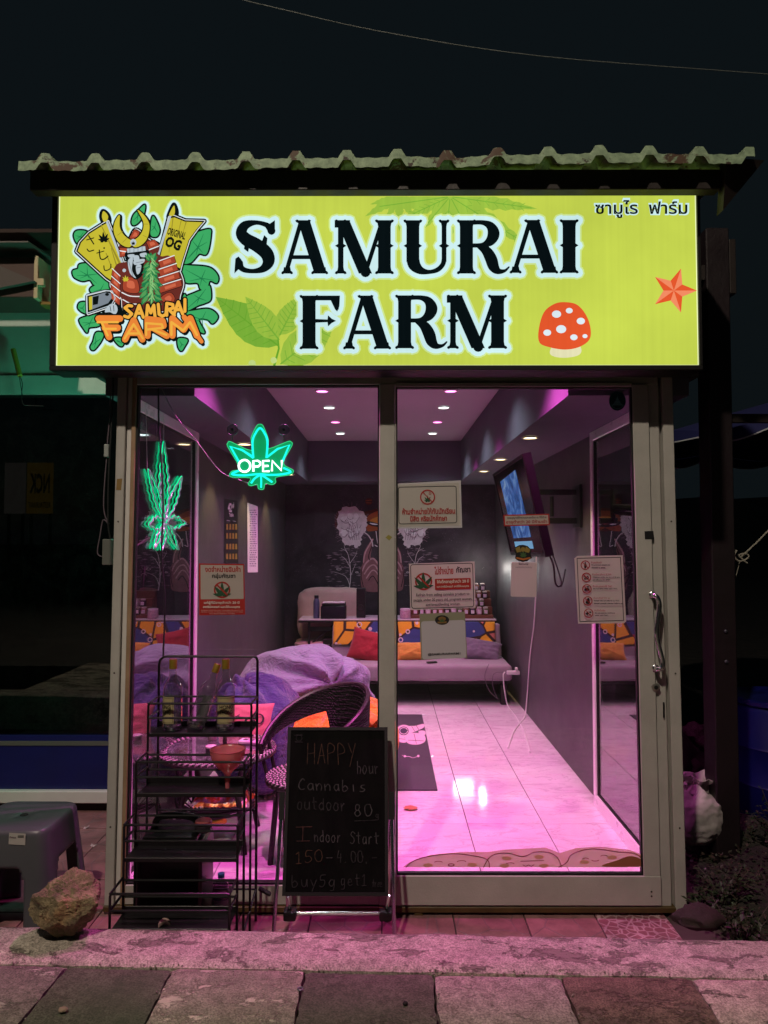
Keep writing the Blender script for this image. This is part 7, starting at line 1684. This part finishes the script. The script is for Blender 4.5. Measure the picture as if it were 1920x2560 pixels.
# ------------------------------------------------------------------ rock on the kerb
m, t, b = newmat('rock'); v = t.coords(); f = t.noise(v, 9, 9, .68); g = t.noise(v, 42, 6, .7)
c = t.ramp(f, [(.32, srgb('#4a4334')), (.5, srgb('#8c7c5e')), (.68, srgb('#b8a582'))]); c = t.mix(.6, c, t.ramp(g, [(.3, (.3,) * 3), (.65, (1,) * 3)]), 'MULTIPLY'); k = t.ramp(t.noise(v, 5, 4, .6), [(.55, (0, 0, 0)), (.7, (.8,) * 3)]); c = t.mix(k, c, srgb('#8f6238'))
t.link(c, b.inputs['Base Color']); b.inputs['Roughness'].default_value = .9; t.link(t.bump(g, .012, 1, t.bump(f, .03, .8)), b.inputs['Normal'])
bm = bmesh.new(); bmesh.ops.create_icosphere(bm, subdivisions=6, radius=1)
rs = random.Random(4); pl = [(Vector((rs.gauss(0, 1), rs.gauss(0, 1), rs.gauss(0, 1))).normalized(), rs.uniform(.70, .93)) for _ in range(16)] + [(Vector((-.35, -.75, .1)).normalized(), .74), (Vector((.1, -.5, .9)).normalized(), .72), (Vector((.8, -.3, -.6)).normalized(), .72), (Vector((-.7, -.2, -.75)).normalized(), .76)]
for v_ in bm.verts:
    n = v_.co.normalized(); r = 1.0
    for p, d in pl:
        q = n.dot(p)
        if q > .01: r = min(r, d / q)
    r += .09 * noise.noise(n * 2.6) + .06 * abs(noise.noise(n * 6)) - .03 + .03 * noise.noise(n * 14) + .014 * noise.noise(n * 30)
    v_.co = n * r
for v_ in bm.verts: v_.co = Vector((v_.co.x * .132, v_.co.y * .10, v_.co.z * .126))
me = bpy.data.meshes.new('rock'); bm.to_mesh(me); bm.free(); me.materials.append(MATS['rock']); rc_ = P(166, 2246, -.70); me.transform(Matrix.Translation((rc_.x, -.70, road_z(-1.19) + .112)))
tag(link_mesh('rock', me, None, Vector((rc_.x, -.70, road_z(-1.19) + .112)), True, 35), 'rough brown boulder lying on the kerb beside the grey stool', 'rock')
# ================================================================== the dark plot to the right, and odds and ends
random.seed(5)
# earth mound
mb = MB()
def mound(u, v_):
    x = 1.50 + 3.6 * u; y = -.66 + 4.2 * v_; e = min(1, u * 6) * min(1, v_ * 8 + .25)
    return (x, y, -.07 + .18 * e * (.5 + nz(x, y, 1.3, 2)) + .05 * nz(x, y, 6, 3) + .02 * nz(x, y, 20, 4) + .10 * max(0, nz(x, y, .9, 8)) * 2)
mb.grid(mound, 90, 100); o = mb.build('terrain', MATS['earth_dark'], smooth=True, fix=False); tag(o, kind='structure')
from mathutils.bvhtree import BVHTree
bv = BVHTree.FromPolygons([tuple(v) for v in mb.v], mb.f)
def gz(x, y):
    h = bv.ray_cast(Vector((x, y, 3)), Vector((0, 0, -1))); return h[0].z if h[0] else -.05
# small plants
LF = [mat('leaf_dark', '#1d2716', .6, 0, .3, 30), mat('leaf_mid', '#2b351e', .6, 0, .3, 30), mat('leaf_brown', '#33281e', .7, 0, .3, 30)]
def leafy(x, y, h, n, ls, label, spread=.12, name='small_plant', dense=1):
    th = thing(name, (x, y, gz(x, y)), label, 'plant', 'small wild plants on the dark plot'); z0 = gz(x, y)
    sm_ = MB(); lm_ = MB()
    for k in range(n):
        a = random.uniform(0, 2 * PI); sp_ = random.uniform(.3, 1) * spread; hh = h * random.uniform(.55, 1)
        pts = [Vector((x, y, z0 - .02)), Vector((x + sp_ * .4 * math.cos(a), y + sp_ * .4 * math.sin(a), z0 + hh * .5)), Vector((x + sp_ * math.cos(a), y + sp_ * math.sin(a), z0 + hh))]
        pts = [Vector(p) for p in smooth([tuple(p) for p in pts], 4)]; sm_.tube(pts, .0018, 4)
        for p in pts[2:]:
            for _ in range(2 * dense):
                d = Vector((random.gauss(0, 1), random.gauss(0, 1), random.gauss(.2, .5))).normalized(); L_ = ls * random.uniform(.6, 1.2); s_ = d.cross(Vector((0, 0, 1))).normalized() * L_ * .3
                lm_.mi = random.choice((0, 0, 1, 1, 2)); lm_.add([p, p + d * L_ * .5 + s_, p + d * L_ + Vector((0, 0, -L_ * .2)), p + d * L_ * .5 - s_], [(0, 1, 2, 3)])
    sm_.build('stem', LF[2], th); o = lm_.build('foliage', LF, th, fix=False); return th
spots = [(1.47, -.30, .20, 'nearest to the foot of the right jamb'), (1.60, -.45, .14, 'low, by the kerb in front of the sack'), (1.78, -.30, .20, 'in front of the steel post'), (1.95, -.12, .24, 'just right of the steel post'), (1.60, .12, .16, 'below the white sack'), (2.1, -.42, .18, 'at the right edge by the kerb'), (2.25, .15, .30, 'taller, before the blue barrel'), (2.05, .45, .30, 'behind the steel post'), (1.56, 1.0, .55, 'tall and thin beside the rubble'), (1.9, -.52, .12, 'small one at the kerb'), (1.48, -.05, .12, 'tiny one hugging the jamb'), (2.35, -.3, .26, 'rightmost at the frame edge')]
for x, y, h, w_ in spots: leafy(x, y, h, 22, .032, 'small leafy weed ' + w_, .16)
gc = MB()
for k in range(9000):
    x = 1.50 + 2.2 * random.random() ** 1.2; y = -.62 + 2.2 * random.random(); z = gz(x, y) + random.uniform(0, .05)
    if nz(x, y, 3, 7) < -.12: continue
    p = Vector((x, y, z)); d = Vector((random.gauss(0, 1), random.gauss(0, 1), random.uniform(0, .9))).normalized(); L_ = random.uniform(.012, .03); s_ = d.cross(Vector((0, 0, 1))).normalized() * L_ * .35
    gc.mi = random.choice((0, 1, 2, 2)); gc.add([p, p + d * L_ * .5 + s_, p + d * L_, p + d * L_ * .5 - s_], [(0, 1, 2, 3)])
tag(gc.build('ground_cover', LF, fix=False), kind='stuff')
# rubble
RUB = concrete('rubble', '#6e665c', '#443e38', None, .5, 9)
for k, (px, py, y, r, lb) in enumerate(((1742, 1842, 1.35, .10, 'pale broken lump of rubble behind the steel post'), (1708, 1930, 1.2, .12, 'dark rubble under the pale lump beside the glass'), (1765, 1935, 1.3, .13, 'dark rubble beside the steel post foot'), (1735, 1985, 1.1, .12, 'dark rubble just above the sack'))):
    c = P(px, py, y); lump((c.x, y, c.z - r * .8), r, RUB if k == 0 else mat('rubble_dark', '#2a221e', .9, 0, .3, 12), 'rubble', lb, 'rubble', k * 3.3, (1, .9, .9), amp=.5)
for k, (x, y, r) in enumerate(((1.62, 1.25, .2), (1.85, 1.3, .22), (1.7, 1.5, .26))): lump((x, y, gz(x, y) - .05), r, mat('rubble_dark', ''), 'earth_heap', ['dark earth heap low behind the white sack', 'dark earth heap behind the steel post', 'rearmost dark earth heap beside the shop wall'][k], 'earth heap', 20 + k, (1, 1, 1.3), amp=.5)
c = P(1745, 2300, -.45); lump((c.x + .02, -.40, c.z - .05), .07, mat('stone_red', '#2a1b1a', .85, 0, .3, 10, .004, 60), 'stone', 'rounded dark reddish stone at the kerb right of the shop', 'stone', 8, (1.3, .9, .6), amp=.3)
# white sack
sk_ = thing('sack', P(1740, 2110, .35), 'white woven plastic sack, crumpled at the top, beside the right jamb', 'sack')
sx_, sy_ = P(1735, 2050, .55).x, .60; z0 = P(1740, 2125, .5).z
def sackf(d, u, v_):
    n = d.normalized(); a = math.atan2(n.y, n.x)
    k = 1 + .05 * noise.noise(n * 3) + .03 * noise.noise(n * 8)
    t_ = max(0, n.z - .35) / .65; k *= 1 - .30 * t_ + .16 * t_ * math.sin(a * 5 + 1) + .08 * t_ * math.sin(a * 9)
    return k + .05 * math.sin(a * 7 + n.z * 3) * max(0, .4 - abs(n.z - .2))
m, t, b = newmat('sack_weave'); v = t.coords(); wv = t.add('ShaderNodeTexWave'); wv.inputs['Scale'].default_value = 60; t.link(v, wv.inputs['Vector']); f = t.noise(v, 8, 6)
t.link(t.ramp(f, [(.3, srgb('#a59a98')), (.7, srgb('#d2c9c8'))]), b.inputs['Base Color']); b.inputs['Roughness'].default_value = .6; t.link(t.bump(t.mix(.5, wv.outputs['Fac'], t.noise(v, 30, 5)), .006, .8), b.inputs['Normal'])
m.node_tree.nodes['Principled BSDF'].inputs['Roughness'].default_value = .7
blob((sx_, sy_, z0), .165, .13, .33, sackf, 130, 90, 2.6).build('bag', m, sk_, smooth=True, ang=180)
mb = MB()
def neck(u, v_):
    a = 2 * PI * u; r = (.075 - .045 * v_ if v_ < .5 else .0525 + .11 * (v_ - .5)) * (1 + .12 * math.sin(a * 6) * (.4 + v_) + .08 * math.sin(a * 11 + 2))
    return (sx_ + .02 + .05 * v_ + r * math.cos(a), sy_ + r * .7 * math.sin(a), z0 + .27 + .085 * v_ + .008 * math.sin(a * 2 + 1) * v_ + .006 * math.sin(a * 7) * v_)
mb.grid(neck, 96, 18, True); o = mb.build('tied_neck', m, sk_, smooth=True, fix=False); o.modifiers.new('t', 'SOLIDIFY').thickness = .003
# blue barrel
br_ = thing('barrel', (2.50, 1.25, 0), 'blue plastic barrel standing in the dark at the right edge', 'barrel')
zb0 = gz(2.5, 1.2) - .05; bc = Vector((P(1950, 1800, 1.2).x, 1.2, zb0)); BLU = mat('barrel_blue', '#0c1158', .4, 0, .15, 3)
hb = P(1900, 1770, 1.0).z - zb0
mb = MB(); mb.lathe([(.26, 0), (.28, .02), (.285, hb * .3), (.292, hb * .32), (.285, hb * .34), (.29, hb * .62), (.297, hb * .64), (.29, hb * .66), (.285, hb * .95), (.27, hb)], bc, 40); mb.build('drum', BLU, br_, smooth=True, ang=50)
mb = MB(); mb.lathe([(.268, hb + .001), (.292, hb + .002), (.292, hb + .03), (.27, hb + .035), (.25, hb + .02)], bc, 40); mb.build('lid', BLU, br_, smooth=True, ang=50)
# market parasol edge, dark blue with scalloped white trim
ps_ = thing('parasol', (3.1, 2.4, 0), 'dark blue market parasol with white scalloped trim beyond the steel post', 'parasol')
c = Vector((3.55, 2.6, P(1700, 1130, 2.6).z + .1)); RP_ = 1.35
def cn_(u, v_):
    a = 2 * PI * u; r = RP_ * v_; sc_l = .035 * abs(math.sin(a * 14)) * (v_ > .999); return (c.x + r * math.cos(a), c.y + r * math.sin(a), c.z + .42 * (1 - v_) + .03 * math.sin(a * 8) * v_)
mb = MB(); mb.grid(cn_, 112, 10, True); mb.build('canopy', mat('parasol_blue', '#161b52', .8), ps_, smooth=True, fix=False)
mb = MB(); mb.grid(lambda u, v_: (lambda a: (c.x + (RP_ + .002) * math.cos(a), c.y + (RP_ + .002) * math.sin(a), c.z + .03 * math.sin(a * 8) - v_ * (.05 + .045 * abs(math.sin(a * 7)))))(2 * PI * u), 168, 3, True); mb.build('valance', mat('parasol_blue', ''), ps_, smooth=True, fix=False)
mb = MB(); mb.tube([(lambda a: (c.x + (RP_ + .004) * math.cos(a), c.y + (RP_ + .004) * math.sin(a), c.z + .03 * math.sin(a * 8) - (.05 + .045 * abs(math.sin(a * 7)))))(2 * PI * k / 168) for k in range(168)], .006, 5, closed=True); mb.build('trim', mat('trim_white', '#b9bcc2', .7), ps_)
mb = MB(); mb.tube([(c.x, c.y, -.2), (c.x, c.y, c.z + .44)], .025, 10); mb.build('pole', mat('parasol_pole', '#3a3a3d', .5), ps_)
# rope with knot on the post
rp = thing('rope', P(1852, 1392, .6), 'pale rope knotted round the steel post and pulled up to the right', 'rope')
mb = MB(); mb.tube([P(1853, 1392, .57), P(1890, 1358, .57), P(1925, 1322, .57), P(2100, 1150, .57)], .0045, 6); mb.tube([P(1852, 1396, .55), P(1845, 1420, .55), P(1840, 1440, .55)], .002, 5); mb.build('line', mat('rope_pale', '#8f8b7e', .8), rp)
mb = MB(); mb.tube([P(x, y, .53) for x, y in smooth([(1842, 1375), (1836, 1390), (1846, 1402), (1862, 1400), (1872, 1390), (1862, 1384), (1848, 1388), (1856, 1398), (1868, 1408)], 5)], .0045, 6); mb.build('knot', mat('rope_pale', ''), rp)
# overhead wire
mb = MB(); mb.tube([P(x, y, 1.5) for x, y in smooth([(560, -12), (700, 22), (960, 80), (1350, 140), (1930, 186), (2300, 220)], 6)], .0032, 5); tag(mb.build('overhead_wire', mat('wire_grey', '#5b5f5c', .6), None, P(960, 80, 1.5), smooth=True), 'thin overhead wire crossing the night sky above the roof', 'wire')
# lamp added outside the left side window in place of a reflected one
pl_ = thing('reflection_lamp', (-1.6, 1.0, 2.3), 'small white lamp added outside the left side window, standing in for a reflection', 'lamp'); c = P(354, 1088, .95)
mb = MB(); mb.lathe([(.05, .0), (.042, .025), (.018, .05), (.014, .075)], c, 20, capb=False); mb.build('shade', WHITEP, pl_, smooth=True); mb = MB(); mb.lathe([(.0, .004), (.046, .004)], c, 20, None, False, False); mb.build('bulb', emit('lamp_white', '', 1), pl_)
mb = MB(); mb.tube(smooth([tuple(c + Vector((0, 0, .075))), tuple(c + Vector((0, 0, .2))), tuple(c + Vector((.03, -.02, .35))), tuple(c + Vector((.06, -.03, .9)))], 5), .012, 8); mb.build('cable', GASKET, pl_, smooth=True)
# washer on the slab, pebble, litter on the terrace tiles
mb = MB(); c = PZ(1502 * .57866 * .8637 if False else 750.5, 2472, road_z(-.25) + .004); mb.tube([c + Vector((.008 * math.cos(2 * PI * k / 18), .008 * math.sin(2 * PI * k / 18), 0)) for k in range(18)], .0028, 6, closed=True); tag(mb.build('washer', mat('washer_steel', '#8e9696', .35, .8), None, c), 'small steel washer lying on the joint between two concrete slabs', 'washer')
c = PZ(1013, 2512, road_z(.1) + .002); lump((c.x, c.y, c.z), .008, mat('pebble_dark', '#17120f', .9), 'pebble', 'small dark pebble on the dark middle slab', 'pebble', 4)
c = PZ(157, 2527, road_z(-1.2) + .002); lump((c.x, c.y, c.z), .011, mat('pebble_pale', '#8d7a66', .9), 'pebble', 'pale crumb of mortar on the mossy left slab', 'pebble', 6, (1.2, 1, .5))
lt = MB()
for k in range(16):
    x = random.uniform(-2.2, -1.34); y = random.uniform(-.3, 1.1); s_ = random.uniform(.006, .02)
    lt.grid(lambda u, v_: (x + (u - .5) * s_ * 2, y + (v_ - .5) * s_ * 1.3, -.037 + .006 * math.sin(u * 4 + k) + .004 * v_), 5, 4)
tag(lt.build('litter', mat('scrap_pale', '#b9a3a6', .8), fix=False), kind='stuff')
